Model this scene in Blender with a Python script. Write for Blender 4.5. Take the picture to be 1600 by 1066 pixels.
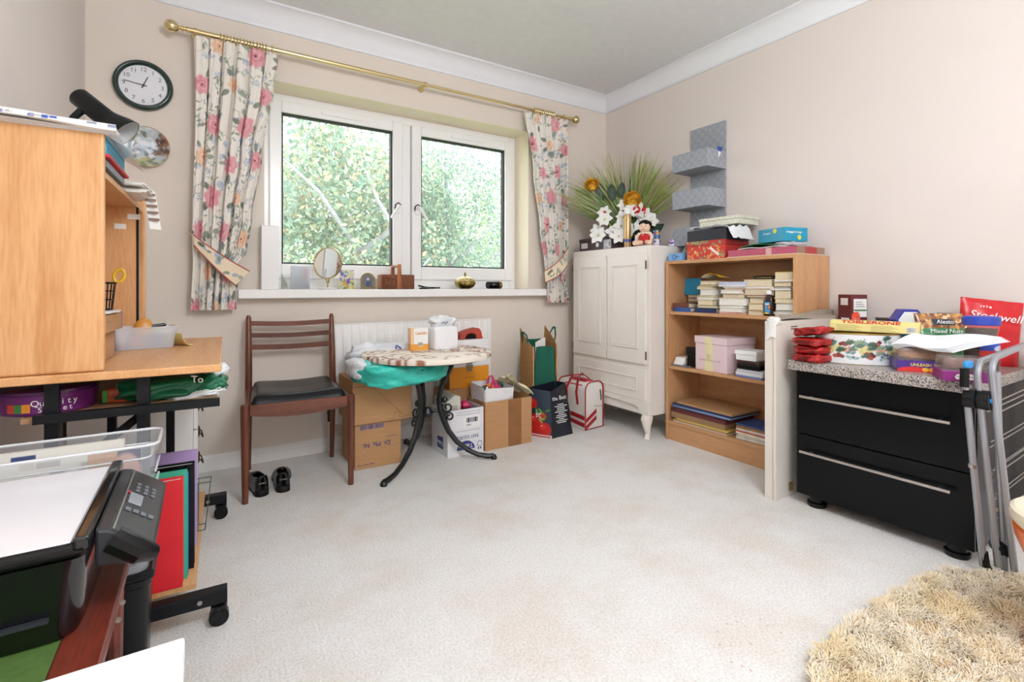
import bpy, bmesh, math, random
import numpy as np
from mathutils import Vector, Matrix, Euler

for o_ in list(bpy.data.objects):
    bpy.data.objects.remove(o_)
SC = bpy.context.scene
COL = SC.collection
random.seed(7)
RNG = np.random.default_rng(11)
PI = math.pi
rad = math.radians

# ---------------------------------------------------------------- camera
cam_data = bpy.data.cameras.new('camera')
cam = bpy.data.objects.new('camera', cam_data)
COL.objects.link(cam)
cam_data.sensor_width = 36.0
cam_data.lens = 772 / 1600 * 36
cam_data.shift_y = -83 / 1600
cam_data.clip_start = 0.02
cam_data.clip_end = 200
YAW = rad(32.14)
cam.location = (0, 0, 0.92)
cam.rotation_euler = (PI / 2, 0, -YAW)
SC.camera = cam

# ---------------------------------------------------------------- light
WORLD_STRENGTH = 3.7
FILL_STRENGTH = 31
world = bpy.data.worlds.new('overcast_sky')
SC.world = world
world.use_nodes = True
bg = world.node_tree.nodes['Background']
bg.inputs[0].default_value = (0.92, 0.97, 1.0, 1)
bg.inputs[1].default_value = WORLD_STRENGTH
vs = SC.view_settings
vs.view_transform = 'Standard'
vs.look = 'None'
vs.gamma = 1
vs.use_curve_mapping = False
vs.exposure = 0.0
try:
    SC.cycles.max_bounces = 9
    SC.cycles.diffuse_bounces = 5
    SC.cycles.transparent_max_bounces = 24
    SC.cycles.sample_clamp_indirect = 6
except Exception:
    pass
CEIL = 2.40
FILL_AT = (0.75, -0.35, 2.02)                      # glowing globe added as fill behind the camera, built in the room section

# ---------------------------------------------------------------- helpers
def lin(h):
    """hex 'rrggbb' or 0-255 tuple -> linear rgb"""
    if isinstance(h, str):
        h = tuple(int(h[i:i + 2], 16) for i in (0, 2, 4))
    return tuple((c / 255 / 12.92) if c / 255 <= 0.04045 else ((c / 255 + 0.055) / 1.055) ** 2.4 for c in h)

MATS = {}
def nd(nt, t, **kw):
    n = nt.nodes.new(t)
    for k, v in kw.items():
        setattr(n, k, v)
    return n

def mt(name, col='cccccc', rough=0.6, metal=0.0, var=0.06, vscale=12.0, bump=0.0, bscale=200.0, coat=0.0, trans=0.0, spec=0.5, emit=0.0, stretch=None, alpha=1.0, sub=0.0):
    """plain procedural material: base colour broken up by noise, optional bump"""
    if name in MATS:
        return MATS[name]
    m = bpy.data.materials.new(name)
    m.use_nodes = True
    nt = m.node_tree
    b = nt.nodes['Principled BSDF']
    c = lin(col)
    b.inputs['Roughness'].default_value = rough
    b.inputs['Metallic'].default_value = metal
    b.inputs['Coat Weight'].default_value = coat
    b.inputs['Coat Roughness'].default_value = 0.08
    b.inputs['Specular IOR Level'].default_value = spec
    b.inputs['Transmission Weight'].default_value = trans
    b.inputs['Alpha'].default_value = alpha
    if sub:
        b.inputs['Subsurface Weight'].default_value = sub
    b.inputs['Base Color'].default_value = (*c, 1)
    tc = nd(nt, 'ShaderNodeTexCoord')
    src = tc.outputs['Object']
    if stretch:
        mp = nd(nt, 'ShaderNodeMapping')
        mp.inputs['Scale'].default_value = stretch
        nt.links.new(src, mp.inputs['Vector'])
        src = mp.outputs['Vector']
    if var:
        n = nd(nt, 'ShaderNodeTexNoise')
        n.inputs['Scale'].default_value = vscale
        n.inputs['Detail'].default_value = 4
        nt.links.new(src, n.inputs['Vector'])
        r = nd(nt, 'ShaderNodeValToRGB')
        r.color_ramp.elements[0].position = 0.3
        r.color_ramp.elements[1].position = 0.7
        r.color_ramp.elements[0].color = (*[x * (1 - var) for x in c], 1)
        r.color_ramp.elements[1].color = (*[min(1, x * (1 + var)) for x in c], 1)
        nt.links.new(n.outputs['Fac'], r.inputs['Fac'])
        nt.links.new(r.outputs['Color'], b.inputs['Base Color'])
    if bump:
        n2 = nd(nt, 'ShaderNodeTexNoise')
        n2.inputs['Scale'].default_value = bscale
        n2.inputs['Detail'].default_value = 3
        nt.links.new(src, n2.inputs['Vector'])
        bp = nd(nt, 'ShaderNodeBump')
        bp.inputs['Strength'].default_value = bump
        bp.inputs['Distance'].default_value = 0.01
        nt.links.new(n2.outputs['Fac'], bp.inputs['Height'])
        nt.links.new(bp.outputs['Normal'], b.inputs['Normal'])
    MATS[name] = m
    return m

def wood(name, c0, c1, rough=0.45, axis='Z', scale=9.0, coat=0.0, dist=3.0):
    """wood grain running along one object axis"""
    if name in MATS:
        return MATS[name]
    m = bpy.data.materials.new(name)
    m.use_nodes = True
    nt = m.node_tree
    b = nt.nodes['Principled BSDF']
    b.inputs['Roughness'].default_value = rough
    b.inputs['Coat Weight'].default_value = coat
    tc = nd(nt, 'ShaderNodeTexCoord')
    mp = nd(nt, 'ShaderNodeMapping')
    s = [1.0, 1.0, 1.0]
    s['XYZ'.index(axis)] = 0.09
    mp.inputs['Scale'].default_value = s
    nt.links.new(tc.outputs['Object'], mp.inputs['Vector'])
    n = nd(nt, 'ShaderNodeTexNoise')
    n.inputs['Scale'].default_value = scale
    n.inputs['Detail'].default_value = 2
    n.inputs['Distortion'].default_value = 0.4
    nt.links.new(mp.outputs['Vector'], n.inputs['Vector'])
    ml = nd(nt, 'ShaderNodeMath', operation='MULTIPLY')
    ml.inputs[1].default_value = dist * 5
    nt.links.new(n.outputs['Fac'], ml.inputs[0])
    sn = nd(nt, 'ShaderNodeMath', operation='SINE')
    nt.links.new(ml.outputs[0], sn.inputs[0])
    f = nd(nt, 'ShaderNodeTexNoise')
    f.inputs['Scale'].default_value = scale * 22
    f.inputs['Detail'].default_value = 3
    nt.links.new(mp.outputs['Vector'], f.inputs['Vector'])
    mx = nd(nt, 'ShaderNodeMath', operation='MULTIPLY_ADD')
    mx.inputs[1].default_value = 0.22
    nt.links.new(sn.outputs[0], mx.inputs[0])
    nt.links.new(f.outputs['Fac'], mx.inputs[2])
    r = nd(nt, 'ShaderNodeValToRGB')
    r.color_ramp.elements[0].position = 0.2
    r.color_ramp.elements[1].position = 0.8
    r.color_ramp.elements[0].color = (*lin(c0), 1)
    r.color_ramp.elements[1].color = (*lin(c1), 1)
    nt.links.new(mx.outputs[0], r.inputs['Fac'])
    nt.links.new(r.outputs['Color'], b.inputs['Base Color'])
    MATS[name] = m
    return m

def printed(name='printed', rough=0.5, coat=0.0, bump=0.0, sub=0.0):
    """surface print: colour comes from the mesh's own colour layer"""
    if name in MATS:
        return MATS[name]
    m = bpy.data.materials.new(name)
    m.use_nodes = True
    nt = m.node_tree
    b = nt.nodes['Principled BSDF']
    b.inputs['Roughness'].default_value = rough
    b.inputs['Coat Weight'].default_value = coat
    a = nd(nt, 'ShaderNodeAttribute', attribute_name='Col')
    nt.links.new(a.outputs['Color'], b.inputs['Base Color'])
    if bump:
        tc = nd(nt, 'ShaderNodeTexCoord')
        n2 = nd(nt, 'ShaderNodeTexNoise')
        n2.inputs['Scale'].default_value = 700
        nt.links.new(tc.outputs['Object'], n2.inputs['Vector'])
        bp = nd(nt, 'ShaderNodeBump')
        bp.inputs['Strength'].default_value = bump
        bp.inputs['Distance'].default_value = 0.002
        nt.links.new(n2.outputs['Fac'], bp.inputs['Height'])
        nt.links.new(bp.outputs['Normal'], b.inputs['Normal'])
    MATS[name] = m
    return m

def clear_mat(name, tint='ffffff', amount=0.85, rough=0.1):
    """thin see-through sheet: mostly transparent, a little gloss and body"""
    if name in MATS:
        return MATS[name]
    m = bpy.data.materials.new(name)
    m.use_nodes = True
    nt = m.node_tree
    out = nt.nodes['Material Output']
    b = nt.nodes['Principled BSDF']
    b.inputs['Base Color'].default_value = (*lin(tint), 1)
    b.inputs['Roughness'].default_value = rough
    t = nd(nt, 'ShaderNodeBsdfTransparent')
    mix = nd(nt, 'ShaderNodeMixShader')
    mix.inputs[0].default_value = amount
    nt.links.new(b.outputs[0], mix.inputs[1])
    nt.links.new(t.outputs[0], mix.inputs[2])
    nt.links.new(mix.outputs[0], out.inputs['Surface'])
    MATS[name] = m
    return m

def v3(p):
    return np.array(p, float)

class G:
    """collects shapes; obj() links them as one mesh"""
    def __init__(s):
        s.v = []
        s.f = []
        s.c = None
    def add(s, v, f):
        n = len(s.v)
        s.v.extend([tuple(map(float, p)) for p in v])
        s.f.extend([tuple(i + n for i in q) for q in f])
        return s
    def box(s, x0, x1, y0, y1, z0, z1, m=None):
        v = [(x, y, z) for z in (z0, z1) for y in (y0, y1) for x in (x0, x1)]
        if m is not None:
            v = [m @ Vector(p) for p in v]
        return s.add(v, [(0, 2, 3, 1), (4, 5, 7, 6), (0, 1, 5, 4), (2, 6, 7, 3), (0, 4, 6, 2), (1, 3, 7, 5)])
    def cbox(s, sx, sy, sz, c=(0, 0, 0), m=None):
        return s.box(c[0] - sx / 2, c[0] + sx / 2, c[1] - sy / 2, c[1] + sy / 2, c[2], c[2] + sz, m)
    def lathe(s, prof, n=24, c=(0, 0, 0), m=None, sx=1.0, sy=1.0, caps=True):
        v = []
        for r, z in prof:
            for i in range(n):
                a = 2 * PI * i / n
                v.append((c[0] + r * sx * math.cos(a), c[1] + r * sy * math.sin(a), c[2] + z))
        f = []
        k = len(prof)
        for j in range(k - 1):
            for i in range(n):
                i2 = (i + 1) % n
                f.append((j * n + i, j * n + i2, (j + 1) * n + i2, (j + 1) * n + i))
        if caps and prof[0][0] > 1e-6:
            f.append(tuple(range(n - 1, -1, -1)))
        if caps and prof[-1][0] > 1e-6:
            f.append(tuple((k - 1) * n + i for i in range(n)))
        if m is not None:
            v = [m @ Vector(p) for p in v]
        return s.add(v, f)
    def cyl(s, p, q, r, n=16, r2=None):
        return s.tube([p, q], [r, r if r2 is None else r2], n)
    def tube(s, pts, r, n=8, closed=False, flat=1.0):
        P = [v3(p) for p in pts]
        k = len(P)
        rs = [r] * k if not hasattr(r, '__len__') else list(r)
        T = []
        for i in range(k):
            a = P[(i - 1) % k] if (closed or i > 0) else P[i]
            b = P[(i + 1) % k] if (closed or i < k - 1) else P[i]
            t = b - a
            T.append(t / (np.linalg.norm(t) + 1e-12))
        up = v3((0, 0, 1)) if abs(T[0][2]) < 0.9 else v3((1, 0, 0))
        N = np.cross(T[0], up)
        N /= np.linalg.norm(N)
        v = []
        for i in range(k):
            N = N - T[i] * np.dot(N, T[i])
            N /= np.linalg.norm(N) + 1e-12
            B = np.cross(T[i], N)
            for j in range(n):
                a = 2 * PI * j / n
                v.append(P[i] + rs[i] * (math.cos(a) * N + flat * math.sin(a) * B))
        f = []
        for i in range(k if closed else k - 1):
            i2 = (i + 1) % k
            for j in range(n):
                j2 = (j + 1) % n
                f.append((i * n + j, i * n + j2, i2 * n + j2, i2 * n + j))
        if not closed:
            f.append(tuple(range(n - 1, -1, -1)))
            f.append(tuple((k - 1) * n + j for j in range(n)))
        return s.add(v, f)
    def prism(s, poly, a, b, axis='z', m=None):
        """2-D outline extruded along an axis (x: poly is yz, y: xz, z: xy)"""
        def put(p, t):
            return {'x': (t, p[0], p[1]), 'y': (p[0], t, p[1]), 'z': (p[0], p[1], t)}[axis]
        n = len(poly)
        v = [put(p, a) for p in poly] + [put(p, b) for p in poly]
        if m is not None:
            v = [m @ Vector(p) for p in v]
        f = [tuple(range(n - 1, -1, -1)), tuple(range(n, 2 * n))]
        f += [(i, (i + 1) % n, (i + 1) % n + n, i + n) for i in range(n)]
        return s.add(v, f)
    def grid(s, fn, nu, nv, thick=0.0, nrm=None):
        """surface fn(u,v)->xyz, u,v in 0..1; optional back face at thick along nrm"""
        pts = [[v3(fn(i / nu, j / nv)) for i in range(nu + 1)] for j in range(nv + 1)]
        w = nu + 1
        v = [p for row in pts for p in row]
        f = [(j * w + i, j * w + i + 1, (j + 1) * w + i + 1, (j + 1) * w + i) for j in range(nv) for i in range(nu)]
        if thick:
            n0 = len(v)
            nr = v3(nrm) * thick
            v = v + [p + nr for p in v]
            f = f + [tuple(n0 + k for k in reversed(q)) for q in f]
            rim = [i for i in range(nu)] 
            edge = [(i, i + 1) for i in range(nu)] + [(nv * w + i + 1, nv * w + i) for i in range(nu)]
            edge += [((j + 1) * w, j * w) for j in range(nv)] + [(j * w + nu, (j + 1) * w + nu) for j in range(nv)]
            f += [(b_, a_, a_ + n0, b_ + n0) for a_, b_ in edge]
        return s.add(v, f)
    def obj(s, name, mat, par=None, loc=None, rot=None, smooth=False, bev=0.0, seg=2, sub=0, ang=35, cols=None):
        me = bpy.data.meshes.new(name)
        me.from_pydata(s.v, [], s.f)
        bm = bmesh.new()
        bm.from_mesh(me)
        bmesh.ops.recalc_face_normals(bm, faces=bm.faces[:])
        bm.to_mesh(me)
        bm.free()
        if cols is not None:
            at = me.color_attributes.new('Col', 'FLOAT_COLOR', 'POINT')
            c4 = np.ones((len(me.vertices), 4), np.float32)
            c4[:len(cols), :3] = cols
            at.data.foreach_set('color', c4.ravel())
        return link(me, name, mat, par, loc, rot, smooth, bev, seg, sub, ang)

def link(me, name, mat, par=None, loc=None, rot=None, smooth=False, bev=0.0, seg=2, sub=0, ang=35):
    if smooth:
        me.polygons.foreach_set('use_smooth', [True] * len(me.polygons))
        try:
            me.set_sharp_from_angle(angle=rad(ang))
        except Exception:
            pass
    o = bpy.data.objects.new(name, me)
    COL.objects.link(o)
    if mat is not None:
        me.materials.append(mat if not isinstance(mat, str) else MATS[mat])
    if par is not None:
        o.parent = par
    if loc is not None:
        o.location = loc
    if rot is not None:
        o.rotation_euler = rot
    if bev:
        b = o.modifiers.new('bevel', 'BEVEL')
        b.width = bev
        b.segments = seg
        b.limit_method = 'ANGLE'
        b.angle_limit = rad(40)
    if sub:
        u = o.modifiers.new('subsurf', 'SUBSURF')
        u.levels = sub
        u.render_levels = sub
    return o

def tag(o, label=None, cat=None, group=None, kind=None):
    if label:
        o['label'] = label
    if cat:
        o['category'] = cat
    if group:
        o['group'] = group
    if kind:
        o['kind'] = kind
    return o

def thing(name, label, cat, loc=(0, 0, 0), rz=0.0, group=None, rot=None):
    o = bpy.data.objects.new(name, None)
    o.empty_display_size = 0.05
    COL.objects.link(o)
    o.location = loc
    o.rotation_euler = rot if rot is not None else (0, 0, rz)
    return tag(o, label, cat, group)

def struct(o):
    o['kind'] = 'structure'
    return o

def bx(name, x0, x1, y0, y1, z0, z1, mat, par=None, bev=0.0, **kw):
    return G().box(x0, x1, y0, y1, z0, z1).obj(name, mat, par, bev=bev, **kw)

FONT_CACHE = {}
def text(s, size, mat, par, loc, xd=(1, 0, 0), up=(0, 0, 1), name='lettering', align='CENTER', ext=0.0004, sx=1.0, shear=0.0, bold=0.0):
    """lettering as thin mesh lying on a face: xd = reading direction, up = letter-up direction"""
    key = (s, align, round(shear, 2), bold, ext / size)
    if key not in FONT_CACHE:
        cu = bpy.data.curves.new('lettering', 'FONT')
        cu.body = s
        cu.size = 1.0
        cu.align_x = align
        cu.align_y = 'CENTER'
        cu.extrude = ext / size
        cu.shear = shear
        cu.offset = bold
        cu.resolution_u = 3
        t = bpy.data.objects.new('lettering', cu)
        FONT_CACHE[key] = bpy.data.meshes.new_from_object(t)
        bpy.data.objects.remove(t)
        bpy.data.curves.remove(cu)
    me = FONT_CACHE[key].copy()
    x = Vector(xd).normalized()
    y = Vector(up).normalized()
    z = x.cross(y)
    M = Matrix((x, y, z)).transposed().to_4x4() @ Matrix.Diagonal((size * sx, size, size, 1))
    me.transform(M)
    me.materials.clear()
    return link(me, name, mat, par, loc)

def marks(count, size, mat, par, loc, xd=(1, 0, 0), up=(0, 0, 1), sx=1.0, shear=0.0, name='print_marks'):
    """print too small to read: a row of little marks lying on a face"""
    rs = random.Random(count * 7)
    x_ax = Vector(xd).normalized()
    y_ax = Vector(up).normalized()
    z_ax = x_ax.cross(y_ax)
    M = Matrix((x_ax, y_ax, z_ax)).transposed().to_4x4() @ Matrix.Diagonal((size * sx, size, size, 1))
    g = G()
    for i in range(count):
        x = (i - count / 2) * .52
        g.box(x, x + .10, -.22, rs.choice((.22, .22, .34)), 0, .02, M)
        g.box(x + .10, x + .36, rs.choice((-.22, 0, .05)), .12, 0, .02, M)
    return g.obj(name, mat, par, loc)

class Canvas:
    """a print painted in metres: x right, y up"""
    def __init__(s, w, h, bgc, res=0.003):
        s.w, s.h = w, h
        s.nx, s.ny = max(2, int(w / res)), max(2, int(h / res))
        s.X, s.Y = np.meshgrid(np.linspace(0, w, s.nx + 1), np.linspace(0, h, s.ny + 1))
        s.a = np.ones((s.ny + 1, s.nx + 1, 3)) * np.array(lin(bgc))
    def put(s, m, c, k=1.0):
        m = np.clip(m, 0, 1)[..., None] * k
        s.a = s.a * (1 - m) + np.array(lin(c)) * m
        return s
    def rect(s, x0, y0, x1, y1, c, k=1.0):
        return s.put(((s.X >= x0) & (s.X <= x1) & (s.Y >= y0) & (s.Y <= y1)).astype(float), c, k)
    def ell(s, cx, cy, rx, ry, c, rot=0.0, k=1.0, wob=0.0, lobes=5, ph=0.0):
        dx, dy = s.X - cx, s.Y - cy
        u = dx * math.cos(rot) + dy * math.sin(rot)
        v = -dx * math.sin(rot) + dy * math.cos(rot)
        d = np.sqrt((u / rx) ** 2 + (v / ry) ** 2)
        if wob:
            d = d / (1 + wob * np.cos(lobes * np.arctan2(v, u) + ph))
        return s.put((1 - d) * 6, c, k)
    def line(s, pts, wd, c, k=1.0):
        m = np.zeros_like(s.X)
        for (x0, y0), (x1, y1) in zip(pts[:-1], pts[1:]):
            L = (x1 - x0) ** 2 + (y1 - y0) ** 2 + 1e-12
            t = np.clip(((s.X - x0) * (x1 - x0) + (s.Y - y0) * (y1 - y0)) / L, 0, 1)
            d = np.hypot(s.X - x0 - t * (x1 - x0), s.Y - y0 - t * (y1 - y0))
            m = np.maximum(m, (d < wd / 2).astype(float))
        return s.put(m, c, k)
    def leaf(s, x, y, l, a, c, k=1.0, wd=0.36):
        cx, cy = x + math.cos(a) * l / 2, y + math.sin(a) * l / 2
        s.ell(cx, cy, l / 2, l * wd / 2, c, a, k)
        return s
    def rose(s, x, y, r, c0, c1, c2):
        ph = random.random() * 6
        s.ell(x, y, r, r * 0.92, c0, 0, 0.95, 0.12, 7, ph)
        for q in range(9):
            a = ph + q * 2.4
            rr = r * (0.75 - 0.06 * q)
            s.ell(x + math.cos(a) * rr * 0.55, y + math.sin(a) * rr * 0.5, rr * 0.45, rr * 0.3, c1 if q % 2 else c2, a + 1.2, 0.7)
        s.ell(x, y, r * 0.13, r * 0.11, '7a3a48', 0, 0.9)
        return s
    def cols(s):
        return s.a.reshape(-1, 3)
    def surf(s, fn, thick=0.0, nrm=None):
        g = G()
        g.grid(fn, s.nx, s.ny, thick, nrm)
        c = s.cols()
        return g, (np.vstack([c, c]) if thick else c)
    def decal(s, name, par, o, xd, up, mat=None, off=0.0006):
        """flat print on a face: o = lower-left corner"""
        o, xd, up = v3(o), v3(xd) / np.linalg.norm(xd), v3(up) / np.linalg.norm(up)
        n = np.cross(xd, up) * off
        g, c = s.surf(lambda u, v: o + n + xd * u * s.w + up * v * s.h)
        return g.obj(name, mat or printed(), par, cols=c)

def copy_tree(o, parent=None):
    c = o.copy()
    COL.objects.link(c)
    c.parent = parent
    for ch in list(o.children):
        copy_tree(ch, c)
    return c

def px(x, y, X=None, Y=None, Z=None):
    """point where the sight line of photo pixel (x, y) meets a plane of the room"""
    t = (x - 800) / 772
    d = v3((math.sin(YAW) + math.cos(YAW) * t, math.cos(YAW) - math.sin(YAW) * t, (450 - y) / 772))
    if X is not None:
        k = X / d[0]
    elif Y is not None:
        k = Y / d[1]
    else:
        k = (Z - 0.92) / d[2]
    return Vector((d[0] * k, d[1] * k, 0.92 + d[2] * k))
# ================================================================ the room
XL, XR, YB, YF = -0.446, 2.715, 2.92, -1.30
M_WALL = mt('magnolia_paint', 'e2d8d1', 0.9, var=0.015, vscale=3, bump=0.08, bscale=260)
M_WALLB = mt('magnolia_warm_light', 'e6dbcf', 0.9, var=0.015, vscale=3, bump=0.08, bscale=260)  # same magnolia, with warm light around the window put into the colour
M_CEIL = mt('ceiling_paint', 'eaebed', 0.95, var=0.02, vscale=20, bump=0.55, bscale=95)
M_WHITE = mt('white_gloss_paint', 'f4f3f0', 0.35, var=0.01)
M_UPVC = mt('white_upvc', 'f7f7f7', 0.25, var=0.0)
M_CORN = mt('cornice_paint', 'f0f2f6', 0.7, var=0.01)

def carpet_mat():
    m = bpy.data.materials.new('cream_carpet')
    m.use_nodes = True
    nt = m.node_tree
    b = nt.nodes['Principled BSDF']
    b.inputs['Roughness'].default_value = 1.0
    b.inputs['Specular IOR Level'].default_value = 0.05
    b.inputs['Sheen Weight'].default_value = 0.15
    tc = nd(nt, 'ShaderNodeTexCoord')
    def noise(scale, det, rough=0.5):
        n = nd(nt, 'ShaderNodeTexNoise')
        n.inputs['Scale'].default_value = scale
        n.inputs['Detail'].default_value = det
        n.inputs['Roughness'].default_value = rough
        nt.links.new(tc.outputs['Object'], n.inputs['Vector'])
        return n
    n1 = noise(3.2, 6, 0.65)
    r1 = nd(nt, 'ShaderNodeValToRGB')
    r1.color_ramp.elements[0].position = 0.36
    r1.color_ramp.elements[0].color = (*lin('e6e0d8'), 1)
    r1.color_ramp.elements[1].position = 0.56
    r1.color_ramp.elements[1].color = (*lin('eeece9'), 1)
    nt.links.new(n1.outputs['Fac'], r1.inputs['Fac'])
    n3 = noise(150, 2)
    r3 = nd(nt, 'ShaderNodeValToRGB')
    r3.color_ramp.elements[0].position = 0.25
    r3.color_ramp.elements[0].color = (0.8, 0.79, 0.77, 1)
    r3.color_ramp.elements[1].position = 0.6
    r3.color_ramp.elements[1].color = (1, 1, 1, 1)
    nt.links.new(n3.outputs['Fac'], r3.inputs['Fac'])
    mx = nd(nt, 'ShaderNodeMixRGB', blend_type='MULTIPLY')
    mx.inputs[0].default_value = 1
    nt.links.new(r1.outputs['Color'], mx.inputs[1])
    nt.links.new(r3.outputs['Color'], mx.inputs[2])
    # small crumbs and spots on the pile in front of the rug
    vo = nd(nt, 'ShaderNodeTexVoronoi')
    vo.inputs['Scale'].default_value = 42
    nt.links.new(tc.outputs['Object'], vo.inputs['Vector'])
    lt = nd(nt, 'ShaderNodeMath', operation='LESS_THAN')
    lt.inputs[1].default_value = 0.16
    nt.links.new(vo.outputs['Distance'], lt.inputs[0])
    vl = nd(nt, 'ShaderNodeVectorMath', operation='DISTANCE')
    vl.inputs[1].default_value = (1.20, 0.74, 0)
    nt.links.new(tc.outputs['Object'], vl.inputs[0])
    l2 = nd(nt, 'ShaderNodeMath', operation='LESS_THAN')
    l2.inputs[1].default_value = 0.13
    nt.links.new(vl.outputs['Value'], l2.inputs[0])
    mm = nd(nt, 'ShaderNodeMath', operation='MULTIPLY')
    nt.links.new(lt.outputs[0], mm.inputs[0])
    nt.links.new(l2.outputs[0], mm.inputs[1])
    m3 = nd(nt, 'ShaderNodeMath', operation='MULTIPLY')
    nt.links.new(mm.outputs[0], m3.inputs[0])
    m3.inputs[1].default_value = 0.55
    mx2 = nd(nt, 'ShaderNodeMixRGB')
    nt.links.new(m3.outputs[0], mx2.inputs[0])
    nt.links.new(mx.outputs[0], mx2.inputs[1])
    mx2.inputs[2].default_value = (*lin('c89a80'), 1)
    nt.links.new(mx2.outputs[0], b.inputs['Base Color'])
    bp = nd(nt, 'ShaderNodeBump')
    bp.inputs['Strength'].default_value = 0.5
    bp.inputs['Distance'].default_value = 0.008
    nt.links.new(n3.outputs['Fac'], bp.inputs['Height'])
    nt.links.new(bp.outputs['Normal'], b.inputs['Normal'])
    return m

struct(bx('floor', XL - .2, XR + .2, YF - .2, YB + .35, -0.15, 0, carpet_mat()))
struct(bx('ceiling', XL - .2, XR + .2, YF - .2, YB + .35, CEIL, CEIL + .15, M_CEIL))
WX0, WX1, WZ0, WZ1 = 0.282, 1.975, 0.88, 2.035          # window opening
WY = 3.10                                                # inner face of the window frame
g = G()
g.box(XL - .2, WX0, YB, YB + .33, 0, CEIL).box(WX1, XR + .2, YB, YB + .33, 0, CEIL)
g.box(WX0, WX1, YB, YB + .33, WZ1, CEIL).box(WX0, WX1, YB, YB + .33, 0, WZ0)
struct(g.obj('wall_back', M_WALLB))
M_REV = mt('reveal_light_tint', 'f3e8d2', 0.85, var=0.02, vscale=4)  # thin lining that paints the yellowish daylight onto the reveals
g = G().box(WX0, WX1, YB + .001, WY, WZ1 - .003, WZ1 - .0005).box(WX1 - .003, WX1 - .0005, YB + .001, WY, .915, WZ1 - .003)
struct(g.obj('reveal_tint_lining', M_REV))
struct(bx('wall_right', XR, XR + .15, YF, YB, 0, CEIL, M_WALL))
struct(bx('wall_left', XL - .15, XL, YF, YB, 0, CEIL, M_WALL))
struct(bx('wall_front', XL - .15, XR + .15, YF - .15, YF, 0, CEIL, M_WALL))

def cornice(name, a, b, inward):
    """plaster cove: profile (out from wall, down from ceiling) swept from a to b"""
    prof = [(0, 0), (0.105, 0), (0.105, 0.010), (0.098, 0.010), (0.075, 0.018), (0.05, 0.034), (0.03, 0.058), (0.017, 0.085), (0.010, 0.095), (0.010, 0.103), (0, 0.103)]
    a, b, n = v3(a), v3(b), v3(inward)
    g = G()
    k = len(prof)
    d = (b - a) / np.linalg.norm(b - a)
    v = [a + d * p + n * p - v3((0, 0, q)) for p, q in prof] + [b - d * p + n * p - v3((0, 0, q)) for p, q in prof]
    f = [(i, (i + 1) % k, (i + 1) % k + k, i + k) for i in range(k)] + [tuple(range(k)), tuple(range(2 * k - 1, k - 1, -1))]
    g.add(v, f)
    return struct(g.obj(name, M_CORN, smooth=True, ang=50))
cornice('trim_1', (XL, YB, CEIL), (XR, YB, CEIL), (0, -1, 0))
cornice('trim_2', (XR, YB, CEIL), (XR, YF, CEIL), (-1, 0, 0))
cornice('trim_3', (XL, YF, CEIL), (XL, YB, CEIL), (1, 0, 0))
cornice('trim_4', (XR, YF, CEIL), (XL, YF, CEIL), (0, 1, 0))

def baseboard(name, a, b, inward):
    prof = [(0, 0), (0.018, 0), (0.018, 0.012), (0.016, 0.045), (0.013, 0.05), (0.013, 0.062), (0.009, 0.068), (0.006, 0.075), (0, 0.078)]
    a, b, n = v3(a), v3(b), v3(inward)
    k = len(prof)
    v = [a + n * p + v3((0, 0, q)) for p, q in prof] + [b + n * p + v3((0, 0, q)) for p, q in prof]
    f = [(i, (i + 1) % k, (i + 1) % k + k, i + k) for i in range(k)] + [tuple(range(k)), tuple(range(2 * k - 1, k - 1, -1))]
    return struct(G().add(v, f).obj(name, M_WHITE))
baseboard('baseboard_back', (XL, YB, 0), (XR, YB, 0), (0, -1, 0))
baseboard('baseboard_right', (XR, YF, 0), (XR, YB, 0), (-1, 0, 0))
baseboard('baseboard_left', (XL, YF, 0), (XL, YB, 0), (1, 0, 0))
baseboard('baseboard_front', (XL, YF, 0), (XR, YF, 0), (0, 1, 0))

# ---------------------------------------------------------------- window
win = bpy.data.objects.new('window_1', None)
COL.objects.link(win)
win['kind'] = 'structure'
SILLZ = 0.912
def ring(g, x0, x1, z0, z1, w, y0, y1, wb=None):
    wb = w if wb is None else wb
    g.box(x0, x0 + w, y0, y1, z0, z1).box(x1 - w, x1, y0, y1, z0, z1)
    g.box(x0 + w, x1 - w, y0, y1, z1 - w, z1).box(x0 + w, x1 - w, y0, y1, z0, z0 + wb)
    return g
g = ring(G(), WX0, WX1, SILLZ, WZ1, 0.052, WY, WY + .07, 0.068)
g.box(1.105, 1.160, WY, WY + .07, SILLZ + .068, WZ1 - .052)
g.obj('frame', M_UPVC, win, bev=0.004)
M_SEAL = mt('black_rubber_seal', '23252b', 0.6, var=0)
M_GLASS = clear_mat('window_glass', 'ffffff', 0.94, 0.02)
M_CHROME = mt('chrome', 'd8d8d8', 0.15, 1.0, var=0)
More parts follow.
